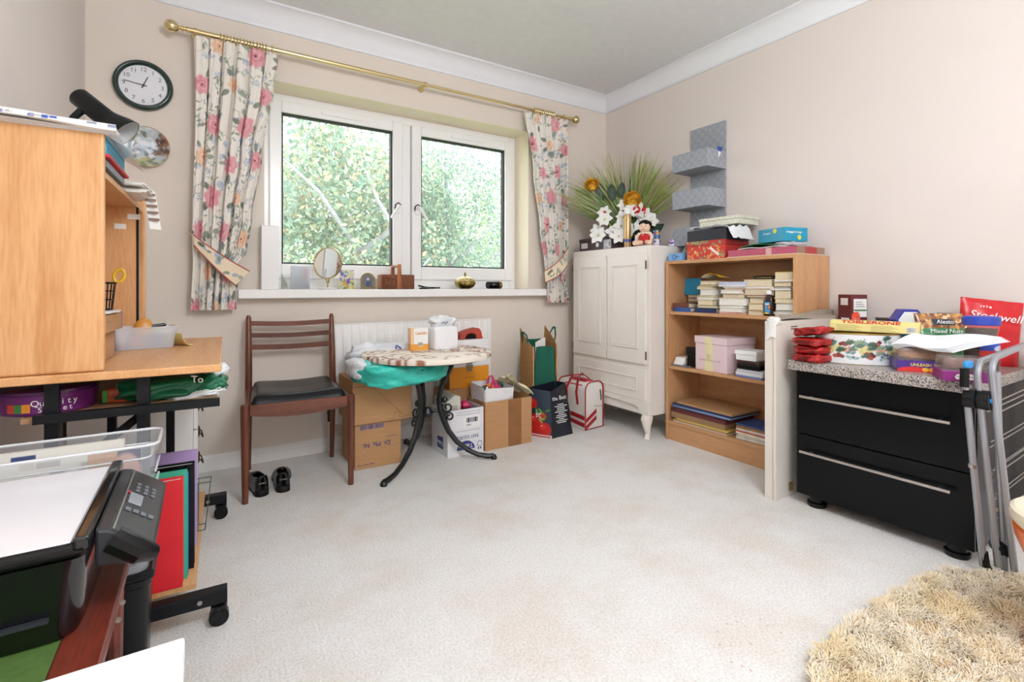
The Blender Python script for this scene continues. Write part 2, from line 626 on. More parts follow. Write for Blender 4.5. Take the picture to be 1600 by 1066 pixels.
for (x0, x1) in ((0.322, 1.100), (1.165, 1.940)):
    s = ring(G(), x0, x1, SILLZ + .062, WZ1 - .047, 0.064, WY - .022, WY + .04, 0.084).obj('sash', M_UPVC, win, bev=0.006)
    ring(G(), x0 + .064, x1 - .064, SILLZ + .146, WZ1 - .111, 0.009, WY - .006, WY + .03).obj('seal', M_SEAL, s)
    G().box(x0 + .068, x1 - .068, WY + .010, WY + .016, SILLZ + .150, WZ1 - .115).obj('pane', M_GLASS, s)
    xm = (x0 + x1) / 2
    G().box(xm - .11, xm + .13, WY - .030, WY - .021, WZ1 - .088, WZ1 - .070).obj('trickle_vent', M_UPVC, s, bev=.003)
    hx = 1.066 if x0 < 1 else 1.199
    k = -1 if x0 < 1 else 1
    h = G()
    h.box(hx - .013, hx + .013, WY - .034, WY - .021, 1.40, 1.46)
    h.cyl((hx, WY - .034, 1.44), (hx, WY - .062, 1.44), 0.010)
    h.tube([(hx, WY - .060, 1.445), (hx + k * .02, WY - .063, 1.418), (hx + k * .055, WY - .060, 1.362)], [.011, .010, .008], 8)
    h.obj('window_handle', M_UPVC, s, smooth=True)
    G().tube([(hx - .022, WY - .036, 1.425), (hx - .018, WY - .036, 1.452), (hx, WY - .036, 1.466), (hx + .018, WY - .036, 1.452)], .004, 6).obj('handle_trim', M_SEAL, s)
G().box(WX0, WX1, 2.85, WY + .02, SILLZ - .035, SILLZ).box(0.156, 2.075, 2.838, YB, SILLZ - .047, SILLZ).obj('window_sill', M_WHITE, win, bev=.004)
# faint sealant line round the frame
G().box(WX0, WX1, WY - .004, WY + .01, WZ1 - .004, WZ1).box(WX1 - .004, WX1, WY - .004, WY + .01, SILLZ, WZ1).obj('sealant', mt('old_sealant', 'dcc7a2', .7), win)

# ---------------------------------------------------------------- added fill globe, stands in for bounced flash (behind the camera)
cl = thing('fill_globe', 'large white globe added behind the camera as fill light', 'lamp', FILL_AT)
m = bpy.data.materials.new('fill_glow')
m.use_nodes = True
b_ = m.node_tree.nodes['Principled BSDF']
b_.inputs['Base Color'].default_value = (.9, .9, .9, 1)
b_.inputs['Emission Color'].default_value = (0.89, 0.94, 1.0, 1)
b_.inputs['Emission Strength'].default_value = FILL_STRENGTH
G().lathe([(0, -.27)] + [(.27 * math.cos(a), .27 * math.sin(a)) for a in [rad(-80 + 10 * k) for k in range(17)]] + [(0, .27)], 32).obj('globe', m, cl, smooth=True, ang=80)
G().cyl((0, 0, .27), (0, 0, CEIL - FILL_AT[2] - .02), .006, 8).lathe([(0, .355), (.05, .355), (.05, .38), (0, .38)], 20).obj('cord', M_WHITE, cl)

# ---------------------------------------------------------------- outdoors
struct(bx('ground', -30, 40, 3.6, 60, -2.9, -2.7, mt('lawn', '7f9a5a', .95, var=.2, vscale=2)))
def leaf_mat(name, a, b):
    m = bpy.data.materials.new(name)
    m.use_nodes = True
    nt = m.node_tree
    p = nt.nodes['Principled BSDF']
    p.inputs['Roughness'].default_value = 0.5
    at = nd(nt, 'ShaderNodeAttribute', attribute_name='Col')
    nt.links.new(at.outputs['Color'], p.inputs['Base Color'])
    tr = nd(nt, 'ShaderNodeBsdfTranslucent')
    nt.links.new(at.outputs['Color'], tr.inputs['Color'])
    mx = nd(nt, 'ShaderNodeMixShader')
    mx.inputs[0].default_value = .5
    nt.links.new(p.outputs[0], mx.inputs[1])
    nt.links.new(tr.outputs[0], mx.inputs[2])
    nt.links.new(mx.outputs[0], nt.nodes['Material Output'].inputs['Surface'])
    return m
M_LEAF = leaf_mat('tree_leaf', 0, 0)
M_BARK = mt('pale_bark', 'a9a9ae', .9, var=.2, vscale=6, bump=.4, bscale=30)

def tree(name, label, base, blobs, n, cols, lsize, branches, lw=.5):
    t = thing(name, label, 'tree', base, group='trees outside the window')
    g = G()
    for k, (pts, r) in enumerate(branches):
        rs = [r * (1 - .75 * i / (len(pts) - 1)) for i in range(len(pts))]
        G().tube(pts, rs, 7).obj('trunk' if k == 0 else 'branch', M_BARK, t, smooth=True)
    B = np.array(blobs, float)
    w = B[:, 3] ** 2
    idx = RNG.choice(len(B), n, p=w / w.sum())
    d = RNG.normal(size=(n, 3))
    d /= np.linalg.norm(d, axis=1)[:, None]
    c = B[idx, :3] + d * (B[idx, 3] * RNG.uniform(.35, 1, n) ** .5)[:, None]
    ax = RNG.normal(size=(n, 3)) + [0, 0, -.4]
    ax /= np.linalg.norm(ax, axis=1)[:, None]
    sd = np.cross(ax, RNG.normal(size=(n, 3)))
    sd /= np.linalg.norm(sd, axis=1)[:, None]
    L = (lsize * RNG.uniform(.6, 1.3, n))[:, None]
    V = np.stack([c - ax * L / 2, c + sd * L * lw / 2, c + ax * L / 2, c - sd * L * lw / 2], 1).reshape(-1, 3)
    me = bpy.data.meshes.new('foliage')
    F = np.arange(4 * n).reshape(n, 4)
    me.from_pydata(V.tolist(), [], F.tolist())
    cc = np.array([lin(x) for x in cols])[RNG.integers(0, len(cols), n)] * RNG.uniform(.75, 1.2, n)[:, None]
    at = me.color_attributes.new('Col', 'FLOAT_COLOR', 'POINT')
    c4 = np.ones((4 * n, 4), np.float32)
    c4[:, :3] = np.repeat(cc, 4, 0)
    at.data.foreach_set('color', c4.ravel())
    o = link(me, 'foliage', M_LEAF, t)
    o['kind'] = 'stuff'
    return t

def blob_cloud(cx, cy, cz, rx, ry, rz, n, r0, r1):
    out = []
    while len(out) < n:
        p = [random.uniform(-1, 1) for _ in range(3)]
        if sum(q * q for q in p) <= 1:
            out.append((cx + p[0] * rx, cy + p[1] * ry, cz + p[2] * rz, random.uniform(r0, r1)))
    return out
GREENS = ['b4c8ae', '9fbba4', 'c2d2ba', '93b0a0', 'cdd4b8', 'd9d8bc', 'a8c2b2', '8aa89c']  # leaf tones paled on all trees, outdoor haze put into the colours
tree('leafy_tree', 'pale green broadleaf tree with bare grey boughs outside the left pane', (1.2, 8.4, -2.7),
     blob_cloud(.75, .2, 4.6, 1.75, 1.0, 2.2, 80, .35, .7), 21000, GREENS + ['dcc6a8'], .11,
     [([(0, 0, 0), (.3, 0, 1.6), (.7, -.1, 3.0), (1.0, -.2, 4.2)], .12),
      ([(1.0, -.2, 4.2), (1.35, -.9, 4.55), (1.05, -1.0, 4.95), (.9, -.9, 5.4)], .06),
      ([(.7, -.1, 3.0), (1.5, -.9, 3.6), (1.9, -1.0, 4.1)], .05),
      ([(1.0, -.2, 4.2), (.2, -1.0, 5.0), (-.5, -1.0, 5.6)], .045)])
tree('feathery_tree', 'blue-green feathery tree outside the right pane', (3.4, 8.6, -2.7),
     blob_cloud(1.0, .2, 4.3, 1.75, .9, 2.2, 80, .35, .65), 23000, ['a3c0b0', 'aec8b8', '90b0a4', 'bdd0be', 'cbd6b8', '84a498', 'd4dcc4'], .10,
     [([(.3, 0, 0), (.4, 0, 2.5), (.6, 0, 4.4), (.5, 0, 6.0)], .10),
      ([(.5, 0, 3.4), (1.2, -1.0, 4.3), (1.7, -1.0, 5.4)], .045),
      ([(.5, 0, 3.9), (1.3, -.9, 5.0), (1.6, -.9, 6.0)], .04)], .34)
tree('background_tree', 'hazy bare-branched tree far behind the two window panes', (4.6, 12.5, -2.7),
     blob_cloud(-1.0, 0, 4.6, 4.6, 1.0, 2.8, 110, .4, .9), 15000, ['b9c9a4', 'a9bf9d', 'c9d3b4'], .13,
     [([(0, 0, 0), (.3, 0, 3), (.8, -.6, 5.5), (1.0, -.8, 7.5)], .2),
      ([(.4, 0, 3.5), (1.3, -1, 5.0), (1.8, -1, 6.5)], .09)])
# ================================================================ shared shapes and materials
M_BLACK = mt('black_metal', '0d0f13', 0.45, var=0.05, spec=.3)
M_BLKPL = mt('black_plastic', '0a0b0d', 0.3, var=0.05, spec=.35)
M_BEECH = wood('beech_laminate', 'c98f58', 'dfac77', 0.4, 'Z', 8)
M_BEECHY = wood('beech_laminate_y', 'c98f58', 'dfac77', 0.38, 'Y', 8)
M_CARD = mt('brown_cardboard', 'b98d62', 0.85, var=0.05, vscale=8, stretch=(1, 1, 8))
M_PAPER = mt('white_paper', 'f2f1ee', 0.8, var=0.02)
M_PAGES = mt('book_pages', 'ddcfb0', 0.9, var=0.12, vscale=60, stretch=(1, 1, 14))
M_PAGEW = mt('white_book_pages', 'e9e5da', 0.9, var=0.10, vscale=60, stretch=(1, 1, 14))
M_BRASS = mt('polished_brass', 'e6d3a2', 0.16, 1.0, var=0.03)
M_STEEL = mt('brushed_steel', 'b9b9b6', 0.3, 1.0, var=0.03)
M_ALU = mt('grey_tube', 'a9adb4', 0.35, 0.7, var=0.03)
M_INKB = mt('blue_ink', '2e3a78', 0.7, var=0)
M_INKK = mt('black_ink', '1c1c1e', 0.7, var=0)
M_INKW = mt('white_ink', 'f5f5f3', 0.6, var=0)

def C(name, hexc, rough=0.55, **k):
    return mt(name, hexc, rough, var=k.pop('var', 0.05), **k)

def blob(g, c, r, e=(0.6, 0.6), amp=0.0, freq=3.0, seed=0, nu=36, nv=20, floor=None):
    """soft bag-like body: superellipsoid with folds; floor flattens the underside"""
    rs = random.Random(seed)
    ph = [[rs.uniform(0, 6.3) for _ in range(3)] + [rs.uniform(.6, 1.6) for _ in range(3)] for _ in range(7)]
    def pw(x, k):
        return math.copysign(abs(x) ** k, x)
    v = []
    for j in range(nv + 1):
        th = -PI / 2 + PI * j / nv
        for i in range(nu):
            a = 2 * PI * i / nu
            x = pw(math.cos(th), e[0]) * pw(math.cos(a), e[1])
            y = pw(math.cos(th), e[0]) * pw(math.sin(a), e[1])
            z = pw(math.sin(th), e[0])
            n = 0
            for q, p in enumerate(ph):
                fq = freq * (1 + .55 * q)
                n += math.sin(fq * p[3] * x + p[0]) * math.sin(fq * p[4] * y + p[1]) * math.sin(fq * p[5] * z + p[2]) / (1 + .6 * q)
            k = 1 + amp * n
            P = [c[0] + r[0] * x * k, c[1] + r[1] * y * k, c[2] + r[2] * z * k]
            if floor is not None:
                P[2] = max(P[2], floor(P) if callable(floor) else floor)
            v.append(P)
    f = [(j * nu + i, j * nu + (i + 1) % nu, (j + 1) * nu + (i + 1) % nu, (j + 1) * nu + i) for j in range(nv) for i in range(nu)]
    return g.add(v, f)

def book(label, loc, size, rz, cover, group, pages=None, name='book', cat='book', rot=None):
    """closed book lying flat: two boards, spine on -x side, page block"""
    w, d, h = size                                   # w: spine to fore edge (x), d: along spine (y), h thickness
    b = thing(name, label, cat, loc, rz, group, rot)
    t = min(0.002, h * .15)
    g = G().box(0, w, 0, d, 0, t).box(0, w, 0, d, h - t, h).box(-t, 0, 0, d, 0, h)
    g.obj('cover', cover, b)
    G().box(0.0005, w - .004, .003, d - .003, t, h - t).obj('pages', pages or M_PAGES, b)
    return b

def carton(name, label, cat, x0, x1, y0, y1, z0, z1, mat, group=None, bev=.003, open_top=False, rz=0):
    cx, cy = (x0 + x1) / 2, (y0 + y1) / 2
    b = thing(name, label, cat, (cx, cy, z0), rz, group)
    w, d, h = (x1 - x0) / 2, (y1 - y0) / 2, z1 - z0
    if not open_top:
        G().box(-w, w, -d, d, 0, h).obj('body', mat, b, bev=bev)
    else:
        t = .005
        g = G().box(-w, w, -d, d, 0, t).box(-w, -w + t, -d, d, t, h).box(w - t, w, -d, d, t, h).box(-w + t, w - t, -d, -d + t, t, h).box(-w + t, w - t, d - t, d, t, h)
        g.obj('body', mat, b)
    return b

# ================================================================ computer desk with hutch
DL = (0.044, 1.504, 0)
desk = thing('computer_desk', 'beech computer desk with hutch and black metal frame against the left wall', 'desk', DL, -rad(2.0))
bx('worktop', -.466, 0, 0, .85, .700, .720, M_BEECHY, desk, bev=.003)
bx('side_panel', -.456, -.242, .010, .028, .7205, 1.294, M_BEECH, desk, bev=.006)
bx('side_panel', -.456, -.245, .738, .756, .7205, 1.294, M_BEECH, desk, bev=.006)
dv = bx('divider', -.456, -.256, .614, .630, .7205, 1.197, M_BEECH, desk)
bx('edge_strip', -.2558, -.250, .613, .631, .7205, 1.197, M_BLACK, dv)
bx('hutch_shelf', -.456, -.252, .028, .738, 1.1975, 1.214, M_BEECHY, desk)
bx('back_panel', -.462, -.457, .010, .756, .7205, 1.20, M_BEECH, desk)
bx('lower_shelf', -.40, -.012, .0505, .7795, .604, .616, mt('shelf_board', 'a8835e', .6), desk)
bx('bottom_shelf', -.40, -.06, .095, .80, .100, .114, M_BEECHY, desk)
for y in (.030, .780):
    bx('shelf_rail', -.375, -.004, y, y + .020, .604, .6245, M_BLACK, desk)
for y in (.052, .770):
    for x in (-.185, -.360):
        bx('post', x, x + .026, y, y + .026, .10, .6995, M_BLACK, desk)
    f = bx('foot_bar', -.40, .014, y + .0, y + .034, .062, .0995, M_BLACK, desk, bev=.003)
    G().cyl((-.05, y - .003, .08), (-.05, y, .08), .006, 10).obj('bolt', M_STEEL, f)
    for x in (-.006, -.38):
        c = G()
        c.cyl((x, y + .005, .024), (x, y + .029, .024), .024, 20)
        for q in (0, 1):
            c.cyl((x, y + .003 + q * .026, .024), (x, y + .0055 + q * .026, .024), .017, 16)
        c.lathe([(0, .036), (.012, .036), (.02, .046), (.02, .056), (.008, .060), (.008, .0625), (0, .0625)], 14, (x, y + .017, 0))
        c.obj('castor', M_BLKPL, desk, smooth=True)
G().tube([(-.347, .065, .45), (-.172, .065, .60)], .010, 4).obj('brace', M_BLACK, desk)
for z, y, w in ((1.165, .612, .05), (1.13, .612, .045)):
    bx('sticker', -.345 + (z - 1.1), -.345 + (z - 1.1) + w * .7, y - .001, y + .0008, z - .01, z + .008, M_PAPER, desk)

# ---------------------------------------------------------------- on the hutch
GRP = 'papers and files on the hutch'
def flat(name, label, cat, x0, x1, y0, y1, z0, z1, mat, group=None, rz=0, bev=0):
    cx, cy = (x0 + x1) / 2, (y0 + y1) / 2
    o = G().box(x0 - cx, x1 - cx, y0 - cy, y1 - cy, 0, z1 - z0).obj(name, mat, None, (cx, cy, z0), (0, 0, rz), bev=bev)
    return tag(o, label, cat, group)
bf = thing('box_file', 'charcoal box file lying under the red folder on the hutch shelf', 'file', (-.30, 1.68, 1.2145), -rad(2), GRP)
G().box(-.115, .105, -.135, .145, 0, .024).obj('case', C('charcoal_card', '3b3c42'), bf, bev=.003)
G().box(.1052, .1062, -.12, .13, .004, .020).obj('spine_label', C('grey_label', '8a8a90'), bf)
flat('red_folder', 'thin red folder between the charcoal file and the turquoise box on the hutch', 'folder', -.415, -.185, 1.545, 1.825, 1.2388, 1.246, C('red_card', 'c6303a'), GRP, -rad(2))
tb = thing('turquoise_box', 'turquoise cardboard box on the red folder on the hutch', 'box', (-.30, 1.67, 1.2465), -rad(2), GRP)
G().box(-.12, .108, -.12, .13, 0, .042).obj('carton', C('turquoise_card', '2aa0c4', .4), tb, bev=.002)
G().box(-.118, .1085, -.1205, -.119, .014, .017).box(.1083, .1093, -.11, .12, .024, .027).obj('print_line', C('pale_blue_print', '8fd0e6'), tb)
for k in range(5):
    flat('paper_sheet', 'loose white sheet, %s in the pile on the turquoise box' % ('lowest', 'second', 'middle', 'fourth', 'topmost')[k], 'paper', -.42 + .006 * k, -.185 + .007 * (k % 3), 1.525 - .004 * k, 1.80 - .02 * k, 1.2892 + .0014 * k, 1.2902 + .0014 * k, M_PAPER, 'loose sheets on the turquoise box', rad(-3 + 2 * k))
nw = thing('newspaper', 'folded newspaper with blue print lying across the top of the hutch', 'newspaper', (-.31, 1.64, 1.2975), rad(3), GRP)
G().grid(lambda u, v: (-.13 + .26 * u, -.15 + .34 * v, .004 * math.sin(u * 5) * (1 - v)), 16, 10, .010, (0, 0, 1)).obj('folded_sheets', M_PAPER, nw)
cv = Canvas(.26, .009, 'f0efec', .0015)
for k in range(16):
    x = random.uniform(.0, .25)
    cv.rect(x, random.uniform(0, .004), x + random.uniform(.006, .022), random.uniform(.005, .009), random.choice(['3659b0', '8890a8', 'b7b0b4', '3659b0']))
cv.decal('print', nw, (-.13, -.1505, .0015), (1, 0, 0), (0, 0, 1))
wl = G().grid(lambda u, v: (.0 + .12 * u, .30 * v, -.040 * max(0, u - .35) * 1.6 - .01 * u), 12, 12, .0012, (0, 0, 1)).obj('plastic_wallet', clear_mat('clear_wallet', 'dfe4ea', .55, .15), None, (-.275, 1.53, 1.316), (0, 0, -rad(2)))
tag(wl, 'clear plastic wallet drooping over the front of the turquoise box', 'wallet', GRP)
for k in range(6):
    flat('letter', '%s letter in the untidy stack at the far end of the hutch shelf' % ('lowest', 'second lowest', 'third lowest', 'third highest', 'second highest', 'topmost')[k], 'paper', -.40 + .01 * k, -.165 + .012 * (k % 3), 1.90 + .012 * (k % 4), 2.10 + .01 * (k % 3), 1.2148 + .0052 * k, 1.2194 + .0052 * k, M_PAPER if k % 2 else C('offwhite_paper', 'e3dfd6', .8), 'letters at the far end of the hutch shelf', rad(random.uniform(-6, 6)))
g = G().grid(lambda u, v: (.020 * u + .030 * v, .02 * v, -.13 * u ** 1.3), 8, 3, .0015, (0, 1, 0))
st = g.obj('price_strip', M_PAPER, None, (-.1655, 2.03, 1.2465))
tag(st, 'striped paper strip hanging off the far end of the hutch shelf', 'paper')
for k in range(5):
    u = .2 + .15 * k
    G().box(.020 * u, .020 * u + .030, -.0012, -.0004, -.13 * u ** 1.3 - .006, -.13 * u ** 1.3 + .003).obj('stripe', C('brown_print', '8a7260'), st)

# desk lamp
lm = thing('desk_lamp', 'black desk lamp with tilted flared shade on top of the hutch', 'lamp', (-.345, 1.945, 1.2465))
AX = Vector((.743, -.171, -.66)).normalized()
HC = Vector((-.247, 1.926, 1.435)) - Vector(lm.location)
Q = AX.to_track_quat('Z', 'Y').to_matrix().to_4x4()
Mh = Matrix.Translation(HC) @ Q
g = G().lathe([(0, -.095), (.022, -.095), (.028, -.088), (.029, -.02), (.030, .005), (.036, .022), (.046, .048), (.050, .066), (.0485, .066), (.044, .048), (.034, .022), (0, .015)], 28, m=Mh)
sh = g.obj('shade', M_BLKPL, lm, smooth=True, ang=40)
G().lathe([(.0478, .0655), (.0435, .048), (.033, .022), (0, .017)], 28, m=Mh, caps=False).obj('reflector', C('grey_reflector', 'b9bcbd', .4), sh, smooth=True)
J = HC - AX * .05 - Vector((.02, 0, .03))
G().tube([HC - AX * .055, J + Vector((-.02, .01, -.01)), Vector((-.01, .015, .1)), Vector((0, 0, .012))], [.012, .010, .008, .008], 8).obj('arm', M_BLKPL, lm, smooth=True)
G().lathe([(0, 0), (.058, 0), (.06, .006), (.05, .014), (.012, .018), (0, .018)], 24).obj('base', M_BLKPL, lm, smooth=True)

# ---------------------------------------------------------------- on the desk top
def small_carton(name, label, x0, x1, y0, y1, z0, z1):
    b = thing(name, label, 'box', ((x0 + x1) / 2, (y0 + y1) / 2, z0), -rad(2), 'small cartons in the hutch')
    w, d = (x1 - x0) / 2, (y1 - y0) / 2
    G().box(-w, w, -d, d, 0, z1 - z0).obj('body', M_CARD, b, bev=.002)
    G().box(w - .012, w + .0006, d - .004, d + .0006, 0, z1 - z0 + .0006).obj('blue_edge', C('blue_print', '3d4aa8'), b)
    G().box(-w, w + .0006, -d - .0006, -d + .06, (z1 - z0) * .62, (z1 - z0) * .64).obj('flap_line', C('dark_card', '7a5a3c'), b)
    return b
small_carton('carton', 'brown carton at the bottom of the pile inside the hutch', -.41, -.222, 1.66, 1.875, .7205, .800)
small_carton('carton', 'shallow brown carton stacked on another inside the hutch', -.41, -.205, 1.64, 1.87, .8005, .848)
for k in range(3):
    flat('envelope', 'white envelope, %s of three on the cartons inside the hutch' % ('bottom', 'middle', 'top')[k], 'envelope', -.40, -.215 + .01 * k, 1.66 + .02 * k, 1.84, .8485 + .0025 * k, .8505 + .0025 * k, M_PAPER, 'envelopes on the cartons', rad(4 * k - 4))
fg = thing('paper_figure', 'small pink and white card figure standing on the envelopes in the hutch', 'ornament', (-.235, 1.70, .8562))
G().lathe([(0, 0), (.016, 0), (.012, .03), (.007, .045), (.010, .055), (.008, .068), (0, .072)], 14).obj('body', C('pink_white_card', 'e3d2d6', .7, var=.25, vscale=90), fg, smooth=True)
G().lathe([(0, .068), (.006, .07), (.003, .085), (0, .09)], 10).obj('hat', C('salmon_card', 'd99a86'), fg, smooth=True)
pp = thing('pen_pot', 'black mesh pen pot on the cartons inside the hutch', 'pen pot', (-.245, 1.83, .8562))
for a in range(20):
    t0 = 2 * PI * a / 20
    G().cyl((.026 * math.cos(t0), .026 * math.sin(t0), .003), (.034 * math.cos(t0), .034 * math.sin(t0), .078), .0011, 5).obj('wire', M_BLACK, pp)
for z, r in ((.0025, .0265), (.03, .0292), (.055, .0318), (.078, .034)):
    G().tube([(r * math.cos(2 * PI * i / 24), r * math.sin(2 * PI * i / 24), z) for i in range(24)], .0018 if z < .07 else .003, 6, True).obj('hoop', M_BLACK, pp)
G().lathe([(0, 0), (.026, 0), (.026, .002), (0, .002)], 20).obj('bottom', M_BLACK, pp)
sc_ = thing('scissors', 'yellow-handled scissors standing in the black pen pot', 'scissors', (-.245, 1.83, .859))
G().box(-.006, -.001, -.001, .001, .0, .09).box(.001, .006, .0012, .003, .0, .09).obj('blade', M_STEEL, sc_)
for s in (-1, 1):
    G().tube([(s * .016 + .012 * math.cos(2 * PI * i / 20), .001 * s, .104 + .019 * math.sin(2 * PI * i / 20)) for i in range(20)], .0042, 8, True).obj('handle', C('yellow_plastic', 'e0b11f', .35), sc_, (0, 0, 0), (0, s * .25, 0), smooth=True)
tag(G().tube([(0, 0, 0), (.0, .0, .012), (-.002, .004, .075), (-.0025, .005, .085)], [.0012, .005, .0058, .005], 8).obj('pen', C('violet_pen', '3c3aa6', .35), None, (-.204, 1.560, .7225), (rad(-8), rad(-4), 0), smooth=True), 'violet-blue pen standing upright against the near hutch panel', 'pen')

tubM = clear_mat('frosted_plastic', 'e6ecf2', .62, .3)
tub = thing('plastic_tub', 'clear plastic food tub full of odds and ends on the desk', 'tub', (-.165, 2.043, .7205), rad(14))
def rr_loop(w, d, r, n=6):
    pts = []
    for cx, cy, a0 in ((w - r, d - r, 0), (-w + r, d - r, 90), (-w + r, -d + r, 180), (w - r, -d + r, 270)):
        for k in range(n + 1):
            a = rad(a0 + 90 * k / n)
            pts.append((cx + r * math.cos(a), cy + r * math.sin(a)))
    return pts
def loft(g, loops, cap0=True, cap1=False):
    n = len(loops[0])
    v = [p for L in loops for p in L]
    f = [(j * n + i, j * n + (i + 1) % n, (j + 1) * n + (i + 1) % n, (j + 1) * n + i) for j in range(len(loops) - 1) for i in range(n)]
    if cap0:
        f.append(tuple(range(n - 1, -1, -1)))
    if cap1:
        f.append(tuple((len(loops) - 1) * n + i for i in range(n)))
    return g.add(v, f)
def open_tub(g, w, d, h, r=.02, taper=.9, t=.0015, lip=.004):
    L = [[(x, y, z) for x, y in rr_loop(ww, dd, r)] for ww, dd, z in ((w * taper, d * taper, 0), (w, d, h * .93), (w + lip, d + lip, h * .95), (w + lip, d + lip, h), (w - t, d - t, h), (w * taper - t, d * taper - t, t))]
    return loft(g, L, True, True)
open_tub(G(), .088, .054, .072).obj('tub', tubM, tub, smooth=True)
g = thing('hairbrush', 'wooden-backed oval brush sticking out of the plastic tub', 'brush', (-.185, 2.043, .728), rad(20), rot=(rad(-12), rad(18), 0))
blob(G(), (0, 0, .062), (.026, .012, .034), (1, 1)).obj('back', wood('brush_wood', 'b97424', 'd79a45', .35), g, smooth=True)
G().cyl((0, 0, 0), (0, 0, .04), .008, 10).obj('handle', MATS['brush_wood'], g, smooth=True)
tag(blob(G(), (0, 0, .018), (.022, .022, .018), (1, 1)).obj('pink_ball', C('pink_rubber', 'd99a86', .6), None, (-.185, 2.017, .7225), smooth=True), 'salmon-pink ball inside the plastic tub', 'ball')
tag(G().cbox(.044, .026, .044).obj('blue_tape_box', C('slate_blue', '4a628c', .5), None, (-.130, 2.037, .7225), (0, 0, rad(14)), bev=.004), 'slate-blue block inside the plastic tub', 'box')
tag(G().cbox(.066, .020, .010).obj('black_stapler', M_BLKPL, None, (-.135, 2.065, .786), (rad(4), rad(-6), rad(14)), bev=.004), 'black stapler lying across the rim of the plastic tub', 'stapler')
tag(G().cbox(.05, .02, .012).obj('dark_tape', C('dark_grey', '45464c'), None, (-.221, 2.023, .7225), (0, 0, rad(14)), bev=.004), 'dark grey cassette inside the plastic tub', 'cassette')
g = G().grid(lambda u, v: (-.034 * math.cos(PI * (.02 + .55 * u)), .12 * v, .046 - .044 * math.sin(PI * (.02 + .55 * u))), 12, 4, .0018, (0, 0, 1))
tag(g.obj('yellow_gutter', C('pale_yellow_plastic', 'e6d489', .4), None, (-.030, 2.045, .7195), (0, 0, rad(38))), 'curved pale yellow plastic strip lying beside the tub on the desk', 'strip')

# ---------------------------------------------------------------- on the shelf under the desk top
qs = thing('sweet_tub', 'purple sweet tub with white lettering on the shelf under the desk', 'tub', (-.325, 1.675, .6165))
M_PUR = C('purple_plastic', '6b1f6e', .3)
G().lathe([(0, 0), (.088, 0), (.092, .004), (.096, .048), (.094, .048), (.094, .050), (0, .050)], 40).obj('tub', M_PUR, qs, smooth=True)
G().lathe([(.094, .0501), (.099, .0501), (.099, .057), (.094, .060), (0, .060)], 40).obj('lid', C('purple_lid', '4e1850', .25), qs, smooth=True)
def curved_text(s, size, mat, par, r, z, a0, name='lettering'):
    n = len(s)
    for i, ch in enumerate(s):
        if ch == ' ':
            continue
        a = a0 + (i - (n - 1) / 2) * size * .62 / r
        text(ch, size, mat, par, (r * math.cos(a), r * math.sin(a), z), (-math.sin(a), math.cos(a), 0), (0, 0, 1), name)
curved_text('Quality', .020, M_INKW, qs, .0958, .030, rad(-72))
curved_text('Street', .018, M_INKW, qs, .0945, .014, rad(-72))
for k, cc in enumerate(('c23a2a', '2f7a3a', 'd8862a')):
    G().cbox(.016, .002, .020).obj('sweet_print', C('sweet_print_%d' % k, cc), qs, (.0955 * math.cos(rad(-122 + 9 * k)), .0955 * math.sin(rad(-122 + 9 * k)), .010), (0, 0, rad(-122 + 9 * k) + PI / 2))
sw = thing('sweet_packet', 'small orange and green sweet packet between the purple tub and the green bag', 'packet', (-.190, 1.665, .6165), rad(-10))
blob(G(), (0, 0, .019), (.032, .010, .019), (.5, .5), .05, 5, 3).obj('packet', C('orange_foil', 'b5522a', .35, var=.4, vscale=70), sw, smooth=True)
G().cbox(.010, .004, .03, (-.022, -.010, .004)).obj('green_print', C('green_print', '3fa04a'), sw)
gb = thing('carrier_bag', 'crumpled green and white carrier bag on the shelf under the desk', 'bag', (-.045, 1.70, .6165), rad(4))
M_GRB = mt('green_bag_film', '0f6b48', .3, var=.15, vscale=20, bump=.6, bscale=40)
M_WHB = mt('white_bag_film', 'eef0f2', .35, var=.04, vscale=20, bump=.6, bscale=45, sub=.1)
blob(G(), (-.045, 0, .026), (.105, .080, .030), (.75, .7), .16, 3.5, 21, 48, 26, 0).obj('bag', M_GRB, gb, smooth=True, ang=180)
blob(G(), (.062, -.010, .026), (.045, .060, .028), (.75, .7), .2, 4.5, 8, 36, 20, 0).obj('bag_end', M_GRB, gb, smooth=True, ang=180)
blob(G(), (.030, -.042, .024), (.060, .032, .010), (.7, .6), .3, 5, 5, 30, 16, 0).obj('white_band', M_WHB, gb, (0, 0, 0), (rad(20), rad(-6), 0), smooth=True, ang=180)
blob(G(), (.095, -.02, .045), (.028, .02, .016), (.8, .7), .25, 5, 9, 24, 14, 0).obj('white_handle', M_WHB, gb, (0, 0, 0), (0, rad(-12), 0), smooth=True, ang=180)
text('To', .026, M_INKW, gb, (.03, -.070, .048), (.98, .1, -.15), (0, .3, .95), bold=.01)

